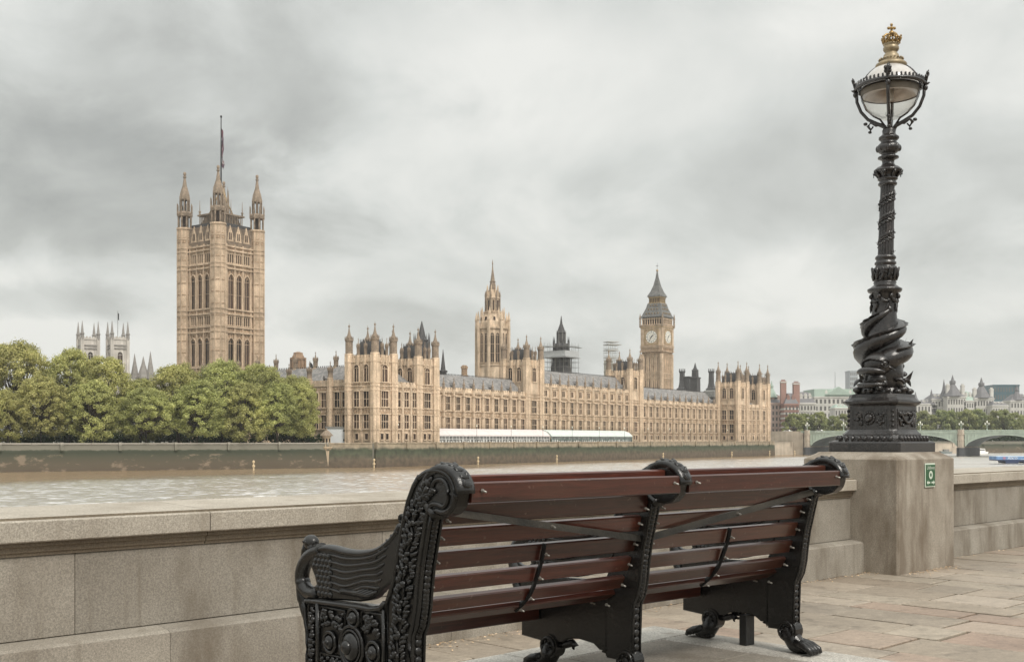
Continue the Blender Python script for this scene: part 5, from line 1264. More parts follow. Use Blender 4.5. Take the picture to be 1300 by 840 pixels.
    m.ball((cx2, 0, Z(42.6)), .034, 10, 6); m.tube([(cx2,0,Z(41)), (cx2,0,Z(32))], [.014,.010], 6)
    m.box(cx2-.038, cx2+.038, -.012, .012, Z(37.6), Z(35)); m.ball((cx2, 0, Z(36.2)), .024, 6, 4)
    for dx, y in ((-.038, 36.3), (.038, 36.3), (0, 32)): m.ball((cx2+dx, 0, Z(y)), .02, 6, 4)
    m.build('gilt_crown', M['gold'], e)
def glass_clear():
    m = bpy.data.materials.new('clear_lamp_glass'); m.use_nodes = True; nt = m.node_tree; nt.nodes.clear(); N = nt.nodes.new; L = nt.links.new
    o = N('ShaderNodeOutputMaterial'); mx = N('ShaderNodeMixShader'); t = N('ShaderNodeBsdfTransparent'); g = N('ShaderNodeBsdfGlossy'); f = N('ShaderNodeMath'); lw = N('ShaderNodeLayerWeight'); lw.inputs[0].default_value = .25; f.operation = 'MULTIPLY_ADD'; f.inputs[1].default_value = .6; f.inputs[2].default_value = .03; L(lw.outputs['Facing'], f.inputs[0])
    t.inputs[0].default_value = (.93,.92,.89,1); g.inputs['Roughness'].default_value = .04
    L(f.outputs[0], mx.inputs[0]); L(t.outputs[0], mx.inputs[1]); L(g.outputs[0], mx.inputs[2]); L(mx.outputs[0], o.inputs[0]); return m
M['clearglass'] = glass_clear()
M['opal'] = mat('opal_lamp_glass', (.45,.43,.405), .18, .12, 3, coat=.3, col2=(.55,.52,.49), streak=.15)
M['reflector'] = mat('tarnished_reflector', (.34,.27,.22), .35, .3, 6, metal=.3)
M['bandmetal'] = mat('dull_bronze_band', (.12,.10,.075), .45, .3, 8, metal=.5)
M['giltcap'] = mat('worn_gilt_cap', (.36,.30,.20), .42, .25, 18, metal=.35, col2=(.27,.205,.12), stain=((.12,.085,.05), 14, .55))
lamp()

# ------------------------------------------------------------------ platform and bench
def platform():
    o = MB(); o2 = MB(); r = random.Random(4)
    g = .004
    t = 5.72; q = 4.51
    # pale granite edging, then flags inside it
    def slab(t0, t1, q0, q1, z=.42, c=.008, inner=False): 
        pts = [(t0+g,q0+g),(t1-g,q0+g),(t1-g,q1-g),(t0+g,q1-g)]; ins = [(pts[0][0]+c,pts[0][1]+c),(pts[1][0]-c,pts[1][1]+c),(pts[2][0]-c,pts[2][1]-c),(pts[3][0]+c,pts[3][1]-c)]
        dz = r.uniform(-.002,.002); (o2 if inner else o).add([wl(a,b,.30) for a, b in pts]+[wl(a,b,z-c+dz) for a, b in pts]+[wl(a,b,z+dz) for a, b in ins], [(8,9,10,11)]+[(4+k,4+(k+1)%4,8+(k+1)%4,8+k) for k in range(4)]+[(k,(k+1)%4,4+(k+1)%4,4+k) for k in range(4)])
    x = t
    while x > -6: slab(x-1.35, x, q-.34, q); x -= 1.35
    slab(t-.34, t, 2.3, 3.3); slab(t-.34, t, 3.3, q-.34)
    x = t-.34
    while x > -6:
        w = r.choice((.7,.85,1.0)); 
        for a, b in ((2.3,2.95),(2.95,3.55),(3.55,q-.34)): slab(x-w, x, a, b, .417, inner=True)
        x -= w
    tag(o.build('bench_platform', M['kerbgranite']), kind='structure')
    tag(o2.build('platform_flags', M['platflags']), kind='structure')
    b = MB(); b.add([wl(a, c, z) for z in (0, .402) for a, c in ((-6.6,2.32),(t-.02,2.32),(t-.02,q-.02),(-6.6,q-.02))], [(0,1,5,4),(1,2,6,5),(2,3,7,6),(3,0,4,7),(4,5,6,7)])
    tag(b.build('platform_base', M['grit']), kind='structure')
platform()
POST = [(.465,.06),(.47,.447),(.428,.531),(.398,.634),(.372,.735),(.350,.80),(.325,.87),(.287,.935),(.25,.975),(.19,1.004),(.12,1.012),(.06,.998),(.02,.965),(.003,.915),(.015,.865),(.05,.835),(.095,.823),(.14,.830),(.168,.848),(.187,.78),(.207,.70),(.227,.62),(.243,.52),(.250,.455),(.266,.385),(.292,.335),(.297,.20),(.297,.06)]
def bench():
    ang = math.atan2(.6664, .7456)
    e = empty('park_bench', (-.157, 4.352, .48), ang, 'long mahogany slatted bench with black cast-iron swan-arm end frames, seen from behind', 'bench')
    BK = M['black']
    def plate(m, poly, u0, u1, c=.006):
        """cast plate with softened edges"""
        cx = sum(p[0] for p in poly)/len(poly); cz = sum(p[1] for p in poly)/len(poly)
        n = len(poly); out = []
        for i in range(n):
            a, b, d = Vector(poly[i-1]), Vector(poly[i]), Vector(poly[(i+1)%n])
            e1 = (b-a).normalized(); e2 = (d-b).normalized(); t = (e1+e2)
            t = t.normalized() if t.length > 1e-6 else e1
            nn = Vector((-t.y, t.x)); out.append(b+nn*c*OR)
        vs = [(u0, p.x, p.y) for p in out]+[(u0+c, *p) for p in poly]+[(u1-c, *p) for p in poly]+[(u1, p.x, p.y) for p in out]
        fs = [tuple(range(n)), tuple(range(4*n-1, 3*n-1, -1))]+[(k*n+i, k*n+n+i, k*n+n+(i+1)%n, k*n+(i+1)%n) for k in range(3) for i in range(n)]
        m.add(vs, fs)
    OR = 1
    def area(p): return sum(p[i-1][0]*p[i][1]-p[i][0]*p[i-1][1] for i in range(len(p)))
    def pl8(m, poly, u0, u1, c=.006):
        nonlocal OR
        OR = 1 if area(poly) > 0 else -1; plate(m, poly, u0, u1, c)
    def rim(m, path, u, r=.011, rw=.010):
        m.tube([(u, a, b) for a, b in path], r, 6, flat=1)
    def curve(pts, n=6):
        """Catmull-Rom through 2D or 3D points"""
        P = [Vector(p) for p in pts]; P = [P[0]*2-P[1]]+P+[P[-1]*2-P[-2]]; out = []
        for i in range(1, len(P)-2):
            for j in range(n):
                t = j/n; a, b, c, d = P[i-1:i+3]
                out.append(.5*((2*b)+(c-a)*t+(2*a-5*b+4*c-d)*t*t+(3*b-a-3*c+d)*t**3))
        return [tuple(p) for p in out]+[tuple(P[-2])]
    WING = curve([(1.055,.60),(1.01,.632),(.95,.644),(.88,.643),(.80,.637),(.72,.637),(.646,.643),(.56,.660),(.486,.693),(.431,.730),(.396,.772)], 3)+[(.375,.772),(.39,.68),(.405,.61),(.415,.575)]+curve([(.431,.546),(.475,.52),(.53,.490),(.56,.466),(.60,.448),(.68,.432)], 3)+[(.80,.425),(.93,.415),(1.0,.41),(1.012,.455),(1.03,.50),(1.06,.54),(1.085,.565)]
    PANEL = [(1.10,.405),(1.0,.412),(.66,.425),(.577,.425),(.51,.436),(.469,.455),(.469,.09),(.52,.09),(.56,.115),(.66,.125),(.74,.115),(.78,.09),(.93,.08),(1.085,.09),(1.085,.256)]
    def frame(u0, u1, deco):
        """deco -1: carved outer side faces -x; +1: faces +x; 0: plain"""
        f = MB(); pl8(f, POST, u0, u1); pl8(f, PANEL, u0+.006, u1-.006)
        um = (u0+u1)/2
        # wide scroll rim at the head, with carved leaf band
        n = 30
        for i in range(n):
            pass
        ring = [(.107+.116*math.cos(a), .915+.098*math.sin(a)) for a in [rad(-70+i*(250/ n)) for i in range(n+1)]]
        vs = []
        for k, (y, z) in enumerate(ring):
            a = rad(-70+k*250/n); oy, oz = math.cos(a), math.sin(a)
            for du, dr in ((-.010,.0),(-.006,.009),(.016,.015),(u1-u0-.016,.015),(u1-u0+.006,.009),(u1-u0+.010,0),(u1-u0+.008,-.020),(-.008,-.020)): vs.append((u0+du, y+oy*dr, z+oz*dr))
        f.add(vs, [(k*8+i, k*8+(i+1)%8, k*8+8+(i+1)%8, k*8+8+i) for k in range(n) for i in range(8)]+[tuple(range(8)), tuple(range(n*8+7, n*8-1, -1))], 0, True)
        for k in range(13):
            a = rad(-60+k*18.5); y, z = .107+.130*math.cos(a), .915+.112*math.sin(a)
            f.ball((um, y, z), (.024,.016,.006), 8, 5, M=Matrix.Rotation(a-math.pi/2, 3, 'X')); f.ball((um+(.014 if k%2 else -.014), y, z), (.010,.022,.007), 6, 4, M=Matrix.Rotation(a-math.pi/2+.3, 3, 'X'))
        # carved rope up the rear edge
        back = POST[18:]
        bc = curve(back, 4)
        s = 0
        for i in range(len(bc)-1):
            f.ball((um, bc[i][0]-.003, bc[i][1]), (.022,.009,.020), 6, 4, M=Matrix.Rotation(.5 if i%2 else -.5, 3, 'Y'))
        for uu in (u0+.004, u1-.004): f.tube([(uu, a-.004, b) for a, b in back], .007, 6)
        if deco:
            s = deco; u = u0 if s < 0 else u1
            rim(f, [(a-.010 if i > 1 else a-.008, b) for i, (a, b) in enumerate(POST[:9])], u, .012)
            rim(f, curve([(.30,.06),(.307,.20),(.305,.32),(.285,.38),(.268,.455),(.26,.52),(.244,.62),(.224,.70),(.205,.78),(.185,.84),(.160,.868),(.125,.870),(.085,.862),(.062,.885),(.058,.92),(.075,.955),(.11,.968),(.145,.955),(.158,.93)], 3), u, .011)
            rim(f, curve([(.25,.965),(.19,.993),(.12,1.0),(.06,.985),(.022,.945),(.018,.90),(.04,.858),(.09,.840),(.14,.848)], 3), u, .012)
            # leaf and fruit trail filling the post
            r = random.Random(2); mid = curve([(.385,.09),(.385,.25),(.365,.36),(.36,.45),(.335,.55),(.315,.64),(.29,.73),(.265,.81),(.235,.87),(.20,.915),(.155,.94)], 10)
            f.tube([(u+s*.004, a+.012*math.sin(i*.5), b) for i, (a, b) in enumerate(mid)], .006, 5)
            for i, (a, b) in enumerate(mid):
                for side in (-1, 1):
                    off = .022+.028*r.random() if b < .85 else .015+.012*r.random()
                    nx = Vector(mid[min(i+1, len(mid)-1)])-Vector(mid[max(i-1, 0)]); nx.normalize(); nn = Vector((-nx.y, nx.x))
                    c = Vector((a, b))+nn*side*off+nx*r.uniform(-.006,.006)
                    ang_ = math.atan2(nx.y, nx.x)+side*.9+r.uniform(-.4,.4)
                    f.ball((u+s*.003, c.x, c.y), (.010+.006*r.random(), .019, .008+.003*r.random()), 6, 4, M=Matrix.Rotation(ang_, 3, 'X'))
                if i % 7 == 3:
                    for k in range(4): f.ball((u+s*.010, a+r.uniform(-.014,.014), b+r.uniform(-.014,.014)), .010, 6, 4)
                if i % 11 == 6: f.ball((u+s*.008, a, b), (.012,.016,.016), 8, 5)
            # panel rims, bosses and foliage
            rim(f, curve([(1.075,.10),(1.075,.25),(1.09,.30),(1.10,.39)], 3), u, .011); rim(f, [(1.09,.392),(1.0,.400),(.66,.412),(.577,.412),(.51,.424),(.478,.45)], u, .012)
            rim(f, [(.482,.42),(.482,.09)], u, .010); rim(f, [(.985,.395),(.985,.085)], u, .012)
            def boss(w, z, R, big=False):
                f.tube([(u+s*.004, w+R*math.cos(2*math.pi*i/24), z+R*math.sin(2*math.pi*i/24)) for i in range(25)], .009, 6)
                f.ball((u+s*.004, w, z), (.030 if big else .020, R*.70, R*.70), 16, 9)
                f.ball((u+s*(.030 if big else .018), w, z), (.022 if big else .012, R*.36, R*.36), 12, 7)
                if big: f.tube([(u+s*.008, w+R*.80*math.cos(2*math.pi*i/24), z+R*.80*math.sin(2*math.pi*i/24)) for i in range(25)], .006, 6)
            boss(.715, .238, .088, True); boss(.70, .362, .040); boss(.885, .235, .045); boss(.555, .235, .045); boss(.715, .118, .04)
            for (a0, a1, b0, b1, nn) in ((.77,.96,.29,.385,34),(.50,.64,.29,.40,30),(1.0,1.06,.10,.38,34),(.50,.64,.10,.18,18),(.78,.96,.10,.18,20)):
                rim(f, [(a0-.004,b0),(a0-.004,b1),(a1+.004,b1),(a1+.004,b0)], u, .006)
                for k in range(nn):
                    f.ball((u+s*.003, r.uniform(a0+.012,a1-.012), r.uniform(b0+.012,b1-.012)), (.010+.008*r.random(), .010+.010*r.random(), .007+.006*r.random()), 6, 4, M=Matrix.Rotation(r.random()*3, 3, 'X'))
        o = f.build('end_frame', BK, e)
        # swan arm
        g = MB(); pl8(g, WING, u0+.010, u1-.010, .008)
        top = curve([(1.06,.598),(1.01,.628),(.95,.640),(.88,.640),(.80,.634),(.72,.634),(.646,.640),(.56,.657),(.486,.690),(.431,.727),(.394,.772)], 5)
        g.tube([(um, a, b) for a, b in top], [.030+.004*math.sin(i) * 0 for i in range(len(top))], 12, flat=.55, up=(0,0,1))
        neck = curve([(1.035,.43),(1.075,.425),(1.125,.432),(1.165,.462),(1.172,.505),(1.150,.550),(1.11,.588),(1.06,.612),(1.0,.628)], 5)
        g.tube([(um, a, b) for a, b in neck], [.034]*len(neck), 12, up=(1,0,0))
        g.tube([(um, a, b) for a, b in curve([(1.168,.475),(1.162,.41),(1.14,.35),(1.11,.305),(1.09,.26),(1.08,.20)], 4)], [.032]*6+[.028]*8+[.022]*7, 10, up=(1,0,0))
        g.ball((um, 1.166, .468), .036, 12, 8); g.ball((um, 1.085, .215), .024, 8, 6)
        g.ball((um, 1.095, .655), (.034,.045,.036), 12, 8)
        g.tube([(um, 1.115, .645), (um, 1.15, .61), (um, 1.178, .553)], [.026,.018,.006], 8)
        for du in (-.03, .03): g.ball((um+du, 1.11, .66), .008, 6, 4)
        g.tube([(um, 1.06, .605), (um, 1.075, .63), (um, 1.09, .655)], [.03,.028,.03], 10)
        for sd in (-1, 1):
            u = u0+.010 if sd < 0 else u1-.010
            for row, (y0, y1, z_, n2, ln) in enumerate(((.99,.60,.605,9,.05),(.99,.56,.575,9,.055))):
                pass
            # long wing feathers
            for j in range(6):
                zz = .612-j*.030
                pts = curve([(.90, zz+.004), (.78, zz-.004), (.65, zz+.006+.006*j), (.55, zz+.030+.002*j), (.47+.012*j, zz+.066-.004*j)], 3)
                pts = [(a, b) for a, b in pts if b > .44 and (a > .57 or b > .562-(a-.431)*.60)]
                g.tube([(u, a, b) for a, b in pts], [.0075]*(len(pts)-1)+[.004], 6, flat=1.0)
            for j in range(4):
                g.tube([(u, .66+.05*j, .46+.002*j), (u, .60+.03*j, .468), (u, .545+.03*j, .490)], [.014,.012,.006], 6)
            # scale feathers on the breast
            for a in range(5):
                for b in range(8):
                    w = 1.035-a*.030-(b%2)*.014; z = .605-b*.024
                    if .42 < z < .62 and not (w > 1.005 and .43 < z < .535): g.ball((u, w, z), (.008,.020,.016), 7, 4, M=Matrix.Rotation(-.5, 3, 'X'))
            for k in range(6): g.ball((u, .41+.03*k-.004*k*k*0, .745-.022*k), (.008,.016,.009), 6, 4, M=Matrix.Rotation(.8, 3, 'X'))
        for k in range(10):
            a = k*.6; g.ball((um, .388+.013*math.cos(a), .800+.013*math.sin(a)), (.024,.009,.009), 6, 4)
        g.build('swan_arm', BK, o)
        # lion feet
        for wq, sg in ((.335, -1), (.87, 1)):
            h = MB()
            h.lathe([(-.034, .062), (.034, .062)], 18, smooth=False)
            h.v = [(um+z, wq+x, .062+y) for x, y, z in h.v]
            h.tube([(um-.037, wq+.045*math.cos(a), .062+.045*math.sin(a)) for a in [i*math.pi/8 for i in range(17)]], .008, 6); h.ball((um-.036, wq, .062), (.014,.022,.022), 8, 5)
            for k in range(6): h.ball((um-.036, wq+.03*math.cos(k), .062+.03*math.sin(k)), (.008,.009,.009), 5, 4)
            h.tube([(um, wq-sg*.01, .06), (um, wq+sg*.03, .0), (um, wq+sg*.075, -.028), (um, wq+sg*.125, -.036)], [.052,.050,.040,.020], 12)
            for du in (-.028, -.009, .010, .029):
                h.tube([(um+du*1.2, wq+sg*.055, .004), (um+du*1.45, wq+sg*.115, -.010), (um+du*1.55, wq+sg*.155, -.030), (um+du*1.5, wq+sg*.170, -.050)], [.018,.020,.018,.010], 8)
            h.ball((um, wq+sg*.05, -.035), (.036,.06,.026), 10, 6)
            h.tube([(um, wq-sg*.05, .075), (um, wq-sg*.10, .078), (um, wq-sg*.145, .095), (um, wq-sg*.165, .080), (um, wq-sg*.15, .068)], [.020,.018,.020,.018,.010], 8)
            h.build('lion_foot', BK, o)
        return o
    frame(-.065, 0, -1); frame(1.24, 1.30, 0); frame(2.56, 2.62, 1)
    # slats
    prof = [(.208,.825,.086,80),(.256,.728,.076,74),(.285,.631,.078,74),(.322,.533,.072,69),(.368,.441,.068,58),(.44,.372,.075,30),(.535,.345,.078,5),(.63,.342,.078,-1),(.725,.345,.078,-3),(.82,.351,.078,-4),(.915,.354,.078,0),(.985,.322,.075,-58),(.955,.235,.09,88)]
    def board(m, x0, x1, w, z, h, ang, th=.028, c=.005):
        a = rad(ang); ca, sa = math.cos(a), math.sin(a)
        sec = [(-h/2+c,-th/2),(h/2-c,-th/2),(h/2,-th/2+c),(h/2,th/2-c),(h/2-c,th/2),(-h/2+c,th/2),(-h/2,th/2-c),(-h/2,-th/2+c)]
        # board's long section axis follows (-cos, sin) so the back rakes towards the rear as it rises
        P = [(-p*ca-q*sa, p*sa-q*ca) for p, q in sec]
        m.ext(P, lambda p: (x0, w+p[0], z+p[1]), lambda p: (x1, w+p[0], z+p[1]))
    for x0, x1 in ((.001, 1.239), (1.301, 2.559)):
        for i, (w, z, h, a) in enumerate(prof):
            m = MB(); board(m, x0, x1, w, z, h, a)
            m.build('seat_slat' if i > 5 else 'back_slat', M['wood'], e)
        m = MB(); board(m, x0, x1, .012, .917, .080, 88, .030); m.build('top_rail', M['wood'], e)
        m = MB(); board(m, x0, x1, .105, .946, .074, 84, .030); m.build('top_rail', M['wood'], e)
    # diagonal braces, centre straps, bolts
    def brace(a, b):
        m = MB(); a = Vector(a); b = Vector(b); h = Vector((0, .3, 1)).normalized()*.016; d = Vector((0, -.007, 0))
        m.add([a-h, b-h, b+h, a+h, a-h+d, b-h+d, b+h+d, a+h+d], [(0,1,2,3),(4,7,6,5),(0,4,5,1),(1,5,6,2),(2,6,7,3),(3,7,4,0)]); m.build('diagonal_brace', M['woodbare'], e)
    brace((.002, .165, .838), (1.238, .245, .655)); brace((1.302, .245, .655), (2.558, .165, .838))
    bolt = MB(); bolt.tube([(0,0,0),(0,-.026,-.006)], .0042, 8); bolt.tube([(0,-.001,0),(0,-.007,-.001)], .0075, 6, smooth=False)
    B = Rep(bolt, 'bolt', M['bolt'])
    for uc in (.62, 1.93):
        m = MB(); pts = [(.245,.668),(.262,.60),(.29,.53),(.325,.46),(.375,.405),(.44,.355)]
        m.tube([(uc, a, b) for a, b in curve(pts, 4)], .013, 4, flat=.35, smooth=False, up=(1,0,0)); m.build('centre_strap', M['blackdull'], e)
        for w, z in ((.257,.622),(.296,.515),(.355,.42),(.42,.362)): B.put(e, (uc+.006, w-.010, z))
    B.put(e, (.62, .202, .747)); B.put(e, (1.93, .202, .747))
    for u in (.03, 1.212, 1.328, 2.532):
        for w, z in ((.188,.80),(.228,.728),(.258,.631),(.294,.531),(.336,.43)): B.put(e, (u, w+.0, z))
        B.put(e, (u+(.02 if u in (.03, 1.328) else -.02), -.005, .925))
        for w in (.44, .54): B.put(e, (u, w, .325))
    # steel prop under the far frame
    m = MB(); m.cbox(2.545, 2.625, .60, .65, -.06, .115, .003); m.build('steel_prop', M['blackdull'], e)
bench()
# ------------------------------------------------------------------ trees
def crown_mesh(seed, H, R, n_clump, n_leaf, leaf, base=.18, spread=1.0, trunk_h=None):
    """returns (trunk MB, crown MB): tapered trunk with limbs, crown of leaf faces gathered in clumps"""
    r = random.Random(seed); T = MB(); C = MB(); C.leaf = True
    th = trunk_h or H*.30
    T.tube([(0,0,-.3),(r.uniform(-.2,.2),r.uniform(-.2,.2),th*.5),(r.uniform(-.4,.4),r.uniform(-.4,.4),th),(r.uniform(-.6,.6),r.uniform(-.6,.6),H*.62),(0,0,H*.85)], [H*.026,H*.021,H*.017,H*.010,.05], 8)
    clumps = []
    for i in range(n_clump):
        z = base+(1-base)*r.random()**.85
        prof = math.sin(math.pi*min(1, (z-base+.13)/(1.13-base+.02)))**.55
        a = r.random()*2*math.pi; rr = R*prof*(.35+.65*r.random()**.5)*r.uniform(.82,1.12)*spread
        clumps.append(Vector((rr*math.cos(a), rr*math.sin(a), z*H*.95+r.uniform(-.4,.4))))
    for c in clumps[::3]:
        z0 = max(th*.7, c.z*.45); p0 = Vector((0,0,z0)); m_ = (p0+c)/2+Vector((0,0,-.06*H*r.random())); T.tube([p0, m_, c], [H*.009, H*.005, .03], 5)
    rg = r.gauss; ru = r.uniform
    for c in clumps:
        cs = R*r.uniform(.09,.20)
        for j in range(n_leaf):
            d = Vector((rg(0,1), rg(0,1), rg(0,1)))
            d.normalize(); k = cs*r.random()**.33*(1 if r.random() < .85 else r.uniform(1.1, 1.75))
            p = c+Vector((d.x*k, d.y*k, d.z*k*.72))
            n = (d+Vector((rg(0,.5), rg(0,.5), rg(0,.5)+.35))).normalized()
            u = n.orthogonal().normalized(); v = n.cross(u); q = r.random()*6.28; u, v = u*math.cos(q)+v*math.sin(q), v*math.cos(q)-u*math.sin(q)
            s = leaf*ru(.6,1.35); t = s*.62
            C.add([p-u*s, p-v*t+n*s*.15, p+u*s, p+v*t+n*s*.15], [(0,1,2,3)])
    return T, C
TREES = {}
def tree_proto(key, *a, mt='leaf', **k):
    T, C = crown_mesh(*a, **k); C.leaf = True
    TREES[key] = [T, C, mt, None]
def put_tree(key, name, x, y, z, s, rz, label, cat, group):
    T, C, mt, proto = TREES[key]
    e = empty(name, (x, y, z), rz, label, cat, group)
    sx = s if isinstance(s, tuple) else (s, s, s)
    e.scale = sx
    if proto is None:
        t = T.build('trunk', M['bark'], e); c = C.build('crown', M[mt], e); TREES[key][3] = (t, c)
    else:
        for o in proto: inst(o, e, (0,0,0))
    return e
tree_proto('a', 1, 22, 9.0, 270, 125, .23)
tree_proto('b', 2, 20, 8.4, 250, 125, .23, base=.12)
tree_proto('c', 3, 21, 8.8, 260, 125, .23, base=.15)
tree_proto('d', 4, 18, 8.0, 230, 125, .23, base=.05)
def garden_trees():
    G = 'plane trees in the riverside garden'
    def X(px, d): return (px-650)/1440*d
    # px, depth, height m, width scale, mesh, label
    L = [(-60,262,24,1.05,'a','plane tree cut by the left edge of the view'),
         (22,264,24.3,1.02,'c','tallest leafy plane tree at the far left of the river garden'),
         (88,266,22.5,.90,'b','second big plane tree from the left edge, left of the church towers'),
         (132,268,20.8,.92,'a','plane tree standing in front of the twin pale church towers'),
         (178,272,15.6,.80,'d','lower plane tree under the dip in the tree line'),
         (226,276,19.8,.95,'c','plane tree in front of the left side of the great square tower'),
         (282,280,20.8,.98,'b','broad plane tree right below the great square tower'),
         (330,283,20.0,.95,'a','plane tree at the right foot of the great square tower'),
         (372,290,17.6,.82,'c','plane tree under the round-topped brownish turret'),
         (10,252,12.0,.62,'d','small light-green tree low at the left edge, in front of the tall ones'),
         (52,256,15.5,.80,'b','mid-height light-green tree between the two left-hand giants'),
         (118,259,14.5,.80,'d','low bushy tree in front of the pair below the church towers'),
         (186,263,13.0,.80,'a','low rounded tree in front of the dip in the tree line'),
         (250,269,15.2,.85,'b','light-green tree in front, below the great square tower'),
         (312,275,14.8,.80,'d','rounded tree in front, between two tall planes left of the garden end'),
         (352,279,15.2,.72,'c','drooping plane tree at the end of the garden, beside the palace'),
         (380,284,15.5,.60,'b','last drooping tree of the garden, overlapping the palace end wall'),
         (-30,250,14,.8,'c','light-green low tree at the left border of the view')]
    for i, (px, d, h, w, k, lab) in enumerate(L):
        H0 = {'a': 22, 'b': 20, 'c': 21, 'd': 18}[k]; s = h/H0
        put_tree(k, 'plane_tree', X(px, d), d, GZ, (s*w*1.0, s*w*1.0, s) if False else (w*.95, w*.95, s), i*1.7, lab, 'tree', G)
    # shrubbery along the wall under the trees
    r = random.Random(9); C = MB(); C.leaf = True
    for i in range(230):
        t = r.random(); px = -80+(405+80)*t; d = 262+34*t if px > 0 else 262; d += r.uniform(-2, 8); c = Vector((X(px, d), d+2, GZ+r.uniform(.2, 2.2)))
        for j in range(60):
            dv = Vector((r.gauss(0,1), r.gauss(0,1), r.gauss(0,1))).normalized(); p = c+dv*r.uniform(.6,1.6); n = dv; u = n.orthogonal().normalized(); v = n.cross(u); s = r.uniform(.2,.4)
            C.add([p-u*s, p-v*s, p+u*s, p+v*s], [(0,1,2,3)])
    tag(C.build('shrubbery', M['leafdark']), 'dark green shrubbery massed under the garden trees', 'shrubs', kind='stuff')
garden_trees()
tree_proto('f', 5, 14, 7.4, 70, 70, .55, base=.05, mt='leaffar')
tree_proto('g', 6, 13, 7.0, 65, 70, .55, base=.05, mt='leaffar')
def far_trees():
    G = 'trees along the far embankment beyond the bridge'
    def X(px, d): return (px-650)/1440*d
    r = random.Random(21); n = 0
    L = []
    for px in (1008, 1022, 1040, 1058, 1073): L.append((px, 640+r.uniform(-10,20), 17.5 if px in (1022,1040) else 16.0, 'tree beyond the left end of the bridge, left of the lamp, number'))
    names = {1008: 'small tree nearest the palace, beyond the left end of the bridge', 1022: 'round green tree beyond the left end of the bridge', 1040: 'tree right of the round one, beyond the bridge', 1058: 'tree just left of the lamp base, beyond the bridge', 1073: 'tree partly hidden by the left edge of the lamp base'}
    for (px, d, h, _) in L: put_tree('fg'[n%2], 'embankment_tree', X(px, d), d, GZ-.5, (1.0, 1.0, h/14), n*1.3, names[px], 'tree', G); n += 1
    words = ['half hidden by the right edge of the lamp base', 'first full crown right of the lamp base', 'dark crown below the left conical roofs', 'crown left of the bridge pier', 'crown right above the tan bridge pier', 'crown just right of the tan bridge pier',
             'crown below the right conical roof', 'crown above the middle of the arch', 'tall crown left of the blue glass block', 'crown under the blue glass block', 'crown left of the coach', 'crown above the coach', 'crown at the right border of the view', 'crown cut by the right edge']
    for i, wd in enumerate(words):
        px = 1160+i*11.5; d = 690+r.uniform(-12, 25); put_tree('fg'[n%2], 'embankment_tree', X(px, d), d, GZ-.5, (1.0, 1.0, r.uniform(1.25, 1.5)), n*1.3, 'leafy embankment tree, '+wd, 'tree', G); n += 1
    C = MB(); C.leaf = True
    for i in range(150):
        px = 1150+165*r.random(); d = 665+r.uniform(0, 12); c = Vector((X(px, d), d, GZ+r.uniform(0, 5)))
        for j in range(40):
            dv = Vector((r.gauss(0,1), r.gauss(0,1), r.gauss(0,1))).normalized(); p = c+dv*r.uniform(1,2.6); u = dv.orthogonal().normalized(); v = dv.cross(u); s = r.uniform(.3,.7)
            C.add([p-u*s, p-v*s, p+u*s, p+v*s], [(0,1,2,3)])
    tag(C.build('shrubbery', M['leafdark']), 'low dark bushes along the far embankment under the bridge', 'shrubs', kind='stuff')
far_trees()

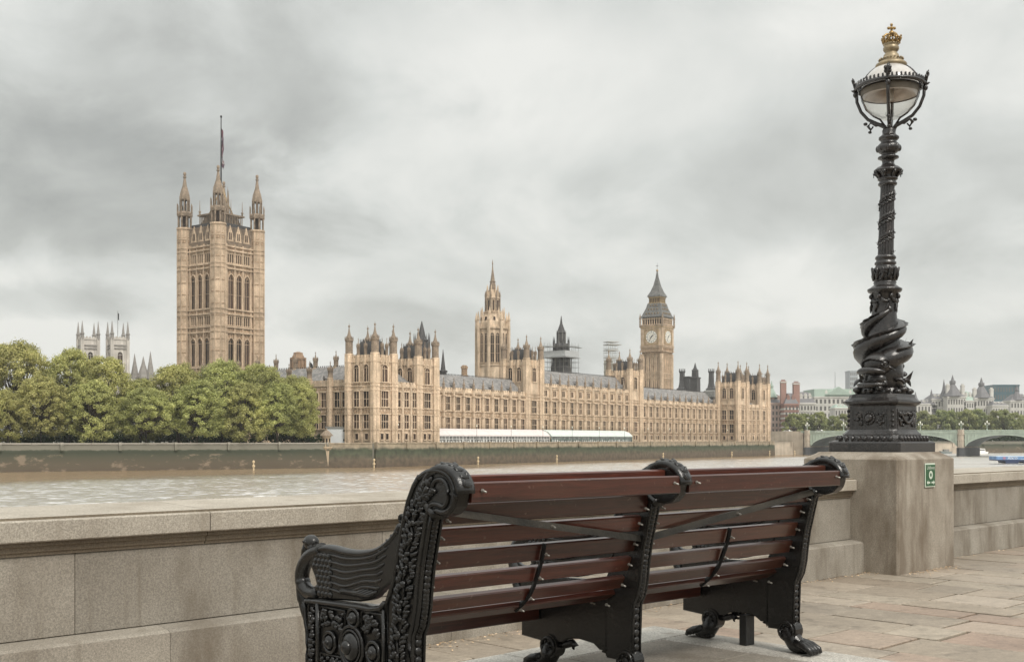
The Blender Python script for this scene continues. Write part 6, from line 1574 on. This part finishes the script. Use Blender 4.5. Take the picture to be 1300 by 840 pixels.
# ------------------------------------------------------------------ bridge and what stands on it
BA = PA-math.pi/2
def bridge():
    bx, by = 135.0, 526.0
    e = empty('road_bridge', (bx, by, 1.6), BA, 'pale green iron arch bridge on stone piers crossing the river at the right', 'bridge')
    # local x runs out over the river, y back (upstream) ; eye level is z = 0
    top, und, W = 4.1, 2.3, 26
    piers = [2, 36, 70, 104, 138, 172]; hw = 1.6
    d = MB(); d.box(.3, 190, 0, W, und, top-.9)
    d.build('deck', M['bridge'], e)
    p = MB()
    for y in (-.3, W): 
        p.box(-1, 190, y, y+.3, top-.9, top-.5); p.box(-1, 190, y-.08, y+.38, top-.1, top+.1)
        n = 316
        for i in range(n): x = -1+191*i/n; p.box(x, x+.28, y+.05, y+.25, top-.5, top-.1)
    p.build('parapet', M['bridge'], e)
    A = Rep(None, 'arch_rib', [M['bridge'], M['bridgedark']])
    L = 34-2*hw; m = MB(); n = 22; sp = -2.9; rise = und-.35-sp
    pts = [(hw+L*i/n, sp+rise*(1-((2*i/n-1)**2))**.62) for i in range(n+1)]
    for i in range(n):
        (x0, z0), (x1, z1) = pts[i], pts[i+1]
        m.add([(x0,-.25,z0),(x1,-.25,z1),(x1,-.25,z1+.55),(x0,-.25,z0+.55),(x0,.4,z0),(x1,.4,z1),(x1,.4,z1+.55),(x0,.4,z0+.55)], [(0,1,2,3),(0,4,5,1),(3,2,6,7)], 0)
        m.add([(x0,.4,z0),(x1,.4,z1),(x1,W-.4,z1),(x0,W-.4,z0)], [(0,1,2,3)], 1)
        if i % 1 == 0 and z0+.55 < und: m.box(x0-.1, x0+.1, -.2, .2, z0+.5, und, 0); 
        m.add([(x0,.1,z0+.5),(x1,.1,z1+.5),(x1,.1,und),(x0,.1,und)], [(0,1,2,3)], 0)
    A.mb = m
    for x in piers[:-1]: A.put(e, (x, 0, 0))
    P = MB(); P.prism([(-hw,-1.2),(0,-2.6),(hw,-1.2),(hw,W+1.2),(0,W+2.6),(-hw,W+1.2)], -8.5, -3.4, 1)
    P.prism([(-hw*.75,-.9),(-hw*.4,-1.7),(hw*.4,-1.7),(hw*.75,-.9),(hw*.75,W),(-hw*.75,W)], -3.4, und+.4, 0)
    for z in (-3.5, -.2, und-.1): P.prism([(-hw*.9,-1.0),(-hw*.5,-2.0),(hw*.5,-2.0),(hw*.9,-1.0),(hw*.9,0),(-hw*.9,0)], z, z+.45, 0)
    P.prism([(-hw*.8,-.6),(-hw*.45,-1.6),(hw*.45,-1.6),(hw*.8,-.6),(hw*.8,.2),(-hw*.8,.2)], und+.4, top+.35, 0)
    R = Rep(P, 'pier', [M['pier'], M['pierdark']])
    for x in piers: R.put(e, (x, 0, 0))
    b = MB(); b.box(-60, .2, -.6, W+.6, -8, top-.9); b.box(-60, -1.1, -.6, 0, top-.9, top-.1); b.build('abutment', M['pier'], e)
    # lamp standards, one on each pier and mid-span
    G = 'lamp standards along the bridge'
    lm = MB(); lm.lathe([(0,.28),(.3,.28),(.4,.14),(2.6,.10),(2.7,.2)], 8); lm.lathe([(2.7,.16),(3.4,.30),(3.5,.34),(3.9,.06)], 6, mat=1)
    for sx in (-.75, .75): lm.tube([(0,0,1.9),(sx*.6,0,1.85),(sx,0,2.1)], .06, 5); lm.lathe([(2.1,.12),(2.6,.26),(2.7,.28),(3.0,.05)], 6, (sx, 0), mat=1)
    names = ['lamp standard over the first pier at the palace end of the bridge','triple lamp standard on the first mid-river pier','triple lamp standard on the tan pier right of the black lamp','lamp standard on the pier beyond the right edge']
    def lamp_at(x, lab, first=[None]):
        w = (bx+math.cos(BA)*x+math.sin(BA)*.3*0, by+math.sin(BA)*x, 1.6+top+.1)
        t = empty('bridge_lamp', w, BA, lab, 'street lamp', G)
        if first[0] is None: first[0] = lm.build('standard', [M['bridge'], M['lanternglass']], t)
        else: inst(first[0], t, (0,0,0))
    for x, lab in ((2, names[0]), (36, names[1]), (70, names[2]), (53, 'lamp standard at mid-span, hidden just beside the black lamp base'), (80.5, 'thin lamp standard at mid-span right of the tan pier'), (19, 'lamp standard at the middle of the first span')): lamp_at(x, lab)
    # coach at the right edge, driving on the deck
    def on(x, y, z=0): return (bx+math.cos(BA)*x-math.sin(BA)*y, by+math.sin(BA)*x+math.cos(BA)*y, 1.6+top-.9+z)
    t = empty('coach', on(95.5, 6), BA, 'white and black coach on the bridge at the right edge of the view', 'coach')
    m = MB(); m.ext([(-.3,.35),(0,.3),(12,.3),(12,3.3),(2.4,3.45),(1.2,2.9),(-.1,1.3)], lambda p: (p[0], -1.25, p[1]), lambda p: (p[0], 1.25, p[1])); m.build('body', M['white'], t)
    m = MB(); m.ext([(2.3,2.35),(11.9,2.35),(11.9,3.05),(2.9,3.05)], lambda p: (p[0], -1.29, p[1]), lambda p: (p[0], 1.29, p[1])); m.ext([(.2,1.2),(11.9,1.2),(11.9,1.75),(.8,1.75)], lambda p: (p[0], -1.285, p[1]), lambda p: (p[0], 1.285, p[1])); m.build('window_band', M['blackdull'], t)
    wh = MB(); wh.tube([(0,-.15,0),(0,.15,0)], .48, 14, smooth=False)
    R = Rep(wh, 'wheel', M['blackdull'])
    for x in (1.9, 8.8, 10.0):
        for y in (-1.12, 1.12): R.put(t, (x, y, .48))
    for x, y, lab, c in ((4, 5, 'small white car at the palace end of the bridge', 'white'), (-12, 6, 'white van on the road behind the far pavilion', 'white'), (24, 5, 'dark car on the bridge left of the lamp base', 'blackdull')):
        t = empty('parked_car', on(x, y), BA, lab, 'car'); m = MB()
        m.ext([(0,.35),(4.3,.35),(4.3,.95),(3.4,1.0),(2.9,1.5),(1.3,1.5),(.7,1.0),(0,.9)], lambda p: (p[0], -.85, p[1]), lambda p: (p[0], .85, p[1])); m.build('body', M[c], t)
        m = MB(); m.ext([(.95,1.02),(3.2,1.02),(2.8,1.42),(1.4,1.42)], lambda p: (p[0], -.87, p[1]), lambda p: (p[0], .87, p[1])); m.build('side_window', M['glass'], t)
        for xx in (.9, 3.4):
            for yy in (-.8, .8): wq = MB(); wq.tube([(xx, yy-.1, .33), (xx, yy+.1, .33)], .33, 12, smooth=False); wq.build('wheel', M['blackdull'], t)
M['lanternglass'] = mat('frosted_lantern_glass', (.70,.70,.60), .4, .05, 2)
bridge()

# ------------------------------------------------------------------ terrace: marquees, cabin, domed turret, lamps
def terrace():
    def marquee(x0, x1, lab, roofm, wallm):
        e = empty('marquee', pl(x0, 1.2), PA, lab, 'marquee', 'marquees on the palace terrace'); L = x1-x0; n = max(2, round(L/6.2)); P = L/n
        m = MB()
        for i in range(n):
            a, b = i*P+.04, (i+1)*P-.04; vs = []
            for y, z in ((0,1.85),(.05,2.2),(1.3,3.3),(3.2,4.0),(5.1,3.3),(6.4,2.2),(6.45,1.85)): vs += [(a, y, z), (b, y, z)]
            m.add(vs, [(2*k, 2*k+1, 2*k+3, 2*k+2) for k in range(6)]+[(0,2,4,6,8,10,12), (13,11,9,7,5,3,1)], 0)
        m.build('roof', roofm, e)
        p = MB()
        for i in range(n*4+1): x = i*P/4; w = .10 if i % 4 else .16; p.box(x-w/2, x+w/2, .1, .2, 0, 2.0); 
        p.box(0, L, .1, .2, 1.8, 2.0); p.box(0, L, .08, .18, .9, 1.0); p.build('frame', wallm, e)
        g = MB(); g.box(0, L, .22, .26, .0, 2.0); g.build('window_wall', M['tentwin'], e)
        r = random.Random(int(L)); q = MB()
        for i in range(int(L/1.3)): x = .5+i*1.3+r.random()*.5; h = r.uniform(.4,1.0); q.box(x, x+r.uniform(.3,.6), .14, .2, .05, h)
        q.build('white_furnishing', M['white'], e)
    marquee(26, 84, 'long pinkish-white striped marquee on the terrace, nearer the trees', M['tentpink'], M['white'])
    marquee(85, 138, 'long pale green marquee on the terrace in front of the middle range', M['tentgreen'], M['tentframe'])
    # white cabin left of the pavilion, and the domed turret in front of it
    e = empty('site_cabin', (-46.0+.5, 296.5, GZ), rad(8), 'white flat-roofed cabin with small square windows beside the palace', 'cabin')
    m = MB(); m.box(-3.0, 5.2, 0, 5, 0, 3.9); m.build('wall', M['cabin'], e)
    m = MB(); m.box(-3.3, 5.6, -.3, 5.3, 3.9, 4.25); m.build('roof', M['lead'], e)
    for x in (1.6, 4.2):
        for z in (.45, 2.9): m = MB(); m.box(x-.22, x+.22, -.03, .05, z, z+.55); m.build('window', M['blackdull'], e)
    e = empty('domed_turret', (-46.3, 283.2, GZ), .2, 'small stone gate turret with domed cap at the corner of the river wall', 'turret')
    m = MB(); m.lathe([(-6.6, 1.0), (-1.8, 1.0), (-1.2, 1.5), (-.9, 1.5), (-.9, 1.05), (1.5, 1.05), (1.5, 1.25), (1.75, 1.25)], 8); m.build('shaft', M['stonedomed'], e)
    m = MB(); m.lathe([(1.75, 1.75), (1.9, 1.75), (2.5, 1.15), (3.1, .5), (3.2, .2), (3.5, .2), (3.8, .03)], 8); m.build('cap', M['stonegrey'], e)
    for a in (-90, -45, -135): b = rad(a); m = MB(); m.lathe([(.1, .30), (1.1, .30)], 4, (.82*math.cos(b), .82*math.sin(b)), b+math.pi/4); m.build('opening', M['glass'], e)
    # thin lamp posts along the river parapet
    lm = MB(); lm.lathe([(0,.09),(.5,.09),(.6,.05),(4.3,.04),(4.4,.12)], 6); lm.lathe([(4.4,.12),(4.75,.2),(4.95,.04)], 6, mat=1)
    first = None
    words = ['beside the nearer pavilion','at the left end of the pinkish marquee','before the second bay of the pinkish marquee','before the middle of the pinkish marquee','before the right half of the pinkish marquee','where the two marquees meet','before the left part of the green marquee','before the middle of the green marquee','at the right end of the green marquee','just right of the green marquee','below the right-hand range, left of its centre','below the right-hand range, right of its centre','beside the farther pavilion']
    for i, wd in enumerate(words):
        t = empty('terrace_lamp', pl(8+i*17.2, -.9, .1), 0, 'thin dark lamp post on the river parapet '+wd, 'lamp post', 'lamp posts along the terrace parapet')
        if first is None: first = lm.build('post', [M['blackdull'], M['lanternglass']], t)
        else: inst(first, t, (0,0,0))
    # cream river markers standing in the water
    mk = MB(); mk.lathe([(-2,.18),(.7,.18),(.75,.34),(1.1,.36),(1.2,.16),(1.7,.14),(1.75,.30),(2.1,.28),(2.3,.05)], 8)
    first = None
    W = {322: 'below the garden wall, alone', 475: 'at the corner of the terrace wall', 607: 'above the near end of the bench rail', 707: 'above the middle of the near bench rail', 842: 'just left of the middle bench scroll', 929: 'right of the middle bench scroll', 977: 'at the far end of the terrace wall', 1009: 'nearest the bridge'}
    for px, wd in W.items():
        k = (px-650)/1440
        if px < 400: x, y = k*262, 262
        elif px > 990: x, y = k*500, 500
        else:
            # on the line 2 m in front of the terrace wall
            x0, y0 = pl(0, -4)[:2]; t = (k*y0-x0)/(PD.x-k*PD.y); x, y = x0+PD.x*t, y0+PD.y*t
        t = empty('river_marker', (x, y, WZ), 0, 'cream river marker post in the water '+wd, 'marker', 'river markers along the far wall')
        if first is None: first = mk.build('post', M['cream'], t)
        else: inst(first, t, (0,0,0))
M['tentpink'] = mat('pinkish_white_canvas', (.62,.565,.545), .8, .05, .6); M['tentgreen'] = mat('pale_green_canvas', (.56,.61,.575), .8, .05, .6)
M['tentframe'] = mat('grey_green_frame', (.16,.26,.22), .6, .1, 2); M['tentwin'] = mat('dim_marquee_window', (.07,.075,.075), .3, .35, .8, col2=(.22,.21,.20)); M['cabin'] = mat('white_cabin_panel', (.60,.62,.63), .6, .05, 1)
M['stonedomed'] = mat('domed_turret_stone', (.42,.33,.23), .9, .15, 1, streak=.2)
terrace()

# ------------------------------------------------------------------ distant town at the right
def town():
    WH = mat('white_portland_facade', (.58,.56,.52), .85, .1, .1, streak=.15); BR = mat('banded_red_brick', (.30,.18,.15), .85, .12, .2); PK = mat('pinkish_facade', (.50,.38,.33), .85, .1, .2)
    GR = mat('verdigris_roof', (.34,.42,.36), .7, .1, .3); SL = mat('far_slate_roof', (.16,.155,.16), .75, .15, .3); GL = mat('blue_green_glass_block', (.06,.12,.145), .2, .2, .2); WN = mat('far_window', (.10,.095,.09), .4, .1, 1)
    def X(px, d): return (px-650)/1440*d
    def Zy(y, d): return (558-y)/1440*d
    def building(px0, px1, ytop, d, depth, lab, wm, rm=None, roof_h=0, rows=4, cols=6, kind='hip', band=None, cat='building', name='town_building', wz=.75):
        x0, x1 = X(px0, d), X(px1, d); h = Zy(ytop, d); e = empty(name, ((x0+x1)/2, d, 1.6), 0, lab, cat); w = (x1-x0)/2
        m = MB(); m.box(-w, w, 0, depth, -3, h); m.box(-w-.4, w+.4, -.4, depth+.4, h-.9, h-.3)
        if band:
            for i in range(int(h/2.6)): m.box(-w-.06, w+.06, -.06, depth, i*2.6+1.3, i*2.6+2.3, 1)
        for i in range(rows): m.box(-w-.2, w+.2, -.2, 0, (i+1)*(h-1)/rows-.2, (i+1)*(h-1)/rows+.1)
        m.build('wall', [wm, band or wm], e)
        W = MB(); ww = 2*w/cols; hh = (h-1)/rows; W.box(-ww*.24, ww*.24, -.12, .02, 0, hh*.58); W.v = W.v
        R = Rep(W, 'window', WN)
        for i in range(rows):
            for j in range(cols): R.put(e, (-w+(j+.5)*ww, -.08 if band else -.02, i*hh+hh*.22))
        if roof_h:
            m = MB(); s = min(w*.7, roof_h*.9) if kind == 'hip' else 0; t = depth*.5-.5 if kind != 'flat' else 1
            m.add([(-w,0,h),(w,0,h),(w,depth,h),(-w,depth,h),(-w+s,t*.8,h+roof_h),(w-s,t*.8,h+roof_h),(w-s,depth-t*.8,h+roof_h),(-w+s,depth-t*.8,h+roof_h)], [(0,1,5,4),(1,2,6,5),(2,3,7,6),(3,0,4,7),(4,5,6,7)]); 
            r = random.Random(int(px0))
            m.build('roof', rm, e)
            for j in range(max(1, cols//2)):
                x = -w*.7+1.4*w*(j+.5)/max(1, cols//2); m = MB(); m.box(x-.8, x+.8, t*.3, t, h+.2, h+roof_h*.6); m.ext([(x-1,h+roof_h*.6),(x+1,h+roof_h*.6),(x,h+roof_h*.9)], lambda p: (p[0], t*.28, p[1]), lambda p: (p[0], t, p[1])); m.build('dormer', wm, e)
        return e, h, w
    def stack(e, x, y, z0, z1, r, mts):
        m = MB(); m.box(x-r, x+r, y-r, y+r, z0, z1); m.box(x-r*1.15, x+r*1.15, y-r*1.15, y+r*1.15, z1-1, z1-.4, 1)
        for i in range(4): m.lathe([(z1,.25),(z1+.9,.25)], 6, (x-r*.6+i*r*.4, y))
        m.build('chimney', mts, e)
    def cone(e, x, y, z0, z1, r, n, mt, lan=True):
        m = MB(); m.lathe([(z0, r*1.05), (z0+.3, r*1.1), (z0+(z1-z0)*.55, r*.30), (z0+(z1-z0)*.58, r*.30)]+([(z0+(z1-z0)*.60, r*.36), (z0+(z1-z0)*.72, r*.34), (z0+(z1-z0)*.74, r*.2), (z1, .05)] if lan else [(z1, .05)]), n, (x, y)); m.build('cone_roof', mt, e)
    # brick and stone group beyond the pavilion
    e, h, w = building(975, 997, 511, 650, 14, 'pale pinkish block with mansard roof right behind the farther pavilion', PK, SL, 5, 6, 5); cone(e, -2, 4, h+3, h+13, 3.0, 8, GR)
    e, h, w = building(996, 1014, 512, 640, 12, 'red brick block with white bands and two tall striped chimneys', BR, SL, 6, 6, 4, band=WH); stack(e, -3.6, 5, h, Zy(483, 640), 1.5, [BR, WH]); stack(e, 4.0, 6, h, Zy(485, 640), 1.7, [BR, WH])
    e, h, w = building(1012, 1036, 511, 660, 14, 'white block with steep dark dormered roof between brick chimneys and green roofs', WH, SL, 6.5, 5, 6)
    e, h, w = building(1034, 1110, 503, 760, 30, 'broad white government block with pale green roof left of the lamp', WH, GR, 5, 6, 14, kind='flat'); m = MB(); m.ext([(-9,h+1),(9,h+1),(0,h+6.5)], lambda p: (p[0]-4, -1, p[1]), lambda p: (p[0]-4, 6, p[1])); m.build('pediment', GR, e); m = MB(); m.lathe([(h+5,.2),(h+17,.1)], 6, (-4, 8)); m.build('mast', SL, e)
    building(1060, 1082, 517, 690, 12, 'low cream block seen between the trees left of the lamp', WH, GR, 2, 4, 6)
    building(1079, 1089, 470, 980, 14, 'pale grey high-rise peeping out left of the dolphins', mat('pale_grey_tower_block', (.42,.44,.46), .7, .08, .2), rows=14, cols=4)
    # chateau-roofed blocks right of the lamp
    e, h, w = building(1148, 1190, 512, 850, 18, 'pale block with small dark cone roofs just right of the lamp', WH, SL, 3, 4, 10); cone(e, -3, 3, h, h+9, 3.4, 8, SL, False); cone(e, 9, 3, h-1, h+11, 3.6, 8, SL, False); cone(e, -14, 4, h, h+6, 3, 8, SL, False)
    e, h, w = building(1183, 1206, 506, 850, 18, 'white block with pointed grey turret left of the big cone roofs', WH, SL, 4, 5, 6); cone(e, 3, 2, h-2, h+15, 3.8, 8, SL, False)
    e, h, w = building(1203, 1226, 503, 840, 20, 'white chateau-like block crowned by a tall dark cone roof with cupola', WH, SL, 6, 5, 7); cone(e, -1.5, 4, h, Zy(475, 840), 6.2, 8, SL)
    for x in (-5.5, 5.5): stack(e, x, 3, h, h+8.5, 1.2, [WH, WH])
    e, h, w = building(1224, 1239, 508, 840, 20, 'white link block with green roof between the two tall cone roofs', WH, GR, 7, 5, 5)
    e, h, w = building(1237, 1262, 505, 840, 20, 'white chateau-like block whose dark cone roof ends in a thin spire', WH, SL, 5, 5, 7); cone(e, -.5, 4, h, Zy(478, 840), 6.0, 8, SL)
    for x in (-6, 6.5): stack(e, x, 3, h, h+7, 1.2, [WH, WH])
    building(1262, 1294, 488, 960, 20, 'dark blue-green glass office block at the right', GL, rows=7, cols=9, wz=.9)
    e, h, w = building(1260, 1280, 514, 830, 15, 'low white block with arched roofs in front of the glass offices', WH, SL, 3, 3, 6)
    e, h, w = building(1283, 1310, 508, 850, 15, 'white block with pointed roof at the right edge', WH, SL, 5, 5, 7); cone(e, -2, 3, h, h+12, 4, 8, SL)
    building(1120, 1150, 510, 880, 15, 'pale block hidden behind the lamp column', WH, SL, 4, 4, 7)
town()

# ------------------------------------------------------------------ boats
def boats():
    d = 563; e = empty('river_boat', ((1238-650)/1440*d, d, WZ), .15, 'white river boat moored by the far wall beyond the arch', 'boat')
    m = MB(); m.ext([(0,0),(6.6,0),(7.2,1.1),(-.9,1.5)], lambda p: (p[0], 0, p[1]), lambda p: (p[0], 2.6, p[1])); m.build('hull', M['white'], e)
    m = MB(); m.ext([(1,1.3),(5.8,1.2),(5.4,2.6),(1.6,2.8)], lambda p: (p[0], .3, p[1]), lambda p: (p[0], 2.3, p[1])); m.build('cabin', M['white'], e)
    m = MB(); m.ext([(1.5,1.75),(5.4,1.75),(5.2,2.3),(1.8,2.3)], lambda p: (p[0], .26, p[1]), lambda p: (p[0], 2.34, p[1])); m.build('cabin_window', M['blackdull'], e)
    for px, lab in ((1207+20, 'dark launch moored beside the bridge pier'), (1196, 'small grey launch left of the tan pier')):
        e = empty('river_boat', ((px-650)/1440*575, 575, WZ), .1, lab, 'boat'); m = MB(); m.ext([(0,0),(5,0),(5.6,1.0),(-.7,1.3)], lambda p: (p[0], 0, p[1]), lambda p: (p[0], 2.2, p[1])); m.build('hull', M['bridgedark'], e); m = MB(); m.box(1.2, 4, .3, 1.9, 1.1, 2.2); m.build('cabin', M['lead'], e)
    # blue barge at the right edge: top y 582, bottom 592
    d = 330.; x0 = (1265-650)/1440*d; e = empty('blue_barge', (x0, d, WZ), rad(-4), 'blue barge with white lettering at the right edge of the river', 'barge')
    m = MB(); m.ext([(0,.95),(2.4,.95),(2.7,.15),(6.2,.15),(6.4,.75),(7.6,.75),(7.8,.2),(34,.2),(34,1.9),(0,1.9)], lambda p: (p[0], 0, p[1]), lambda p: (p[0], 6, p[1])); m.build('hull', M['bargedark'], e)
    m = MB(); m.box(-.05, 34, -.05, 6.05, 1.25, 2.15); m.build('side_panel', M['bargeblue'], e)
    m = MB(); m.box(-.1, 34, -.1, 6.1, 2.1, 2.3); m.build('rail', M['bargelight'], e)
    m = MB(); m.lathe([(0,.45),(.02,.45)], 12); m.v = [(2.2+x, -.10+z, 1.7+y) for x, y, z in m.v]; m.build('round_emblem', M['bargeemblem'], e)
    m = MB(); m.box(6.8, 34, -.09, -.055, 1.32, 1.48); m.build('stripe', M['bargelight'], e)
    text('lettering', 'POCO', .95, M['white'], e, (3.1, -.09, 1.35), shear=.35)
M['bargeblue'] = mat('barge_blue_paint', (.06,.14,.33), .5, .15, .5, col2=(.14,.25,.42)); M['bargedark'] = mat('barge_navy_hull', (.012,.025,.07), .5, .2, .5); M['bargelight'] = mat('barge_pale_blue_rail', (.40,.50,.60), .5, .1, 1); M['bargeemblem'] = mat('barge_emblem', (.30,.16,.24), .5, .1, 1)
boats()

# ------------------------------------------------------------------ leaf litter at the foot of the wall
def litter():
    m = MB(); r = random.Random(8)
    for i in range(900):
        t = r.choice((r.gauss(5.2,.9), r.uniform(4,12.6), r.gauss(13.4,.5), r.uniform(1,17))); q = (6.33 if 12.66 < t < 14.18 else 6.75)-abs(r.gauss(0,.10))-.02; x, y, _ = wl(t, q)
        s = r.uniform(.006,.017); a = r.random()*6.28; z = .006+r.random()*.008; tl = r.uniform(-.6,.6)
        m.add([(x+s*math.cos(a+k*1.57)*(1 if k%2 else .5), y+s*math.sin(a+k*1.57)*(1 if k%2 else .5), z+tl*s*(1 if k < 2 else -1)*.5+.004) for k in range(4)], [(0,1,2,3)])
    tag(m.build('fallen_leaves', M['litter']), 'scattered dry brown leaves along the foot of the granite wall', 'leaf litter', kind='stuff')
M['litter'] = mat('dry_leaf_litter', (.34,.20,.09), .8, .3, 5, island=.6, col2=(.55,.42,.28))
litter()

# ------------------------------------------------------------------ the air between
def haze():
    m = bpy.data.materials.new('thin_haze'); m.use_nodes = True; nt = m.node_tree; nt.nodes.clear()
    o = nt.nodes.new('ShaderNodeOutputMaterial'); v = nt.nodes.new('ShaderNodeVolumePrincipled'); v.inputs['Color'].default_value = (.93,.95,.95,1); v.inputs['Density'].default_value = .00014; v.inputs['Anisotropy'].default_value = .0
    nt.links.new(v.outputs[0], o.inputs['Volume'])
    mb = MB(); mb.box(-3600, 3600, -1600, 4600, -9.5, 150); h = mb.build('haze', m); tag(h, 'thin pale air over the river', 'haze', kind='stuff'); h.display_type = 'WIRE'
if USE_HAZE: haze()
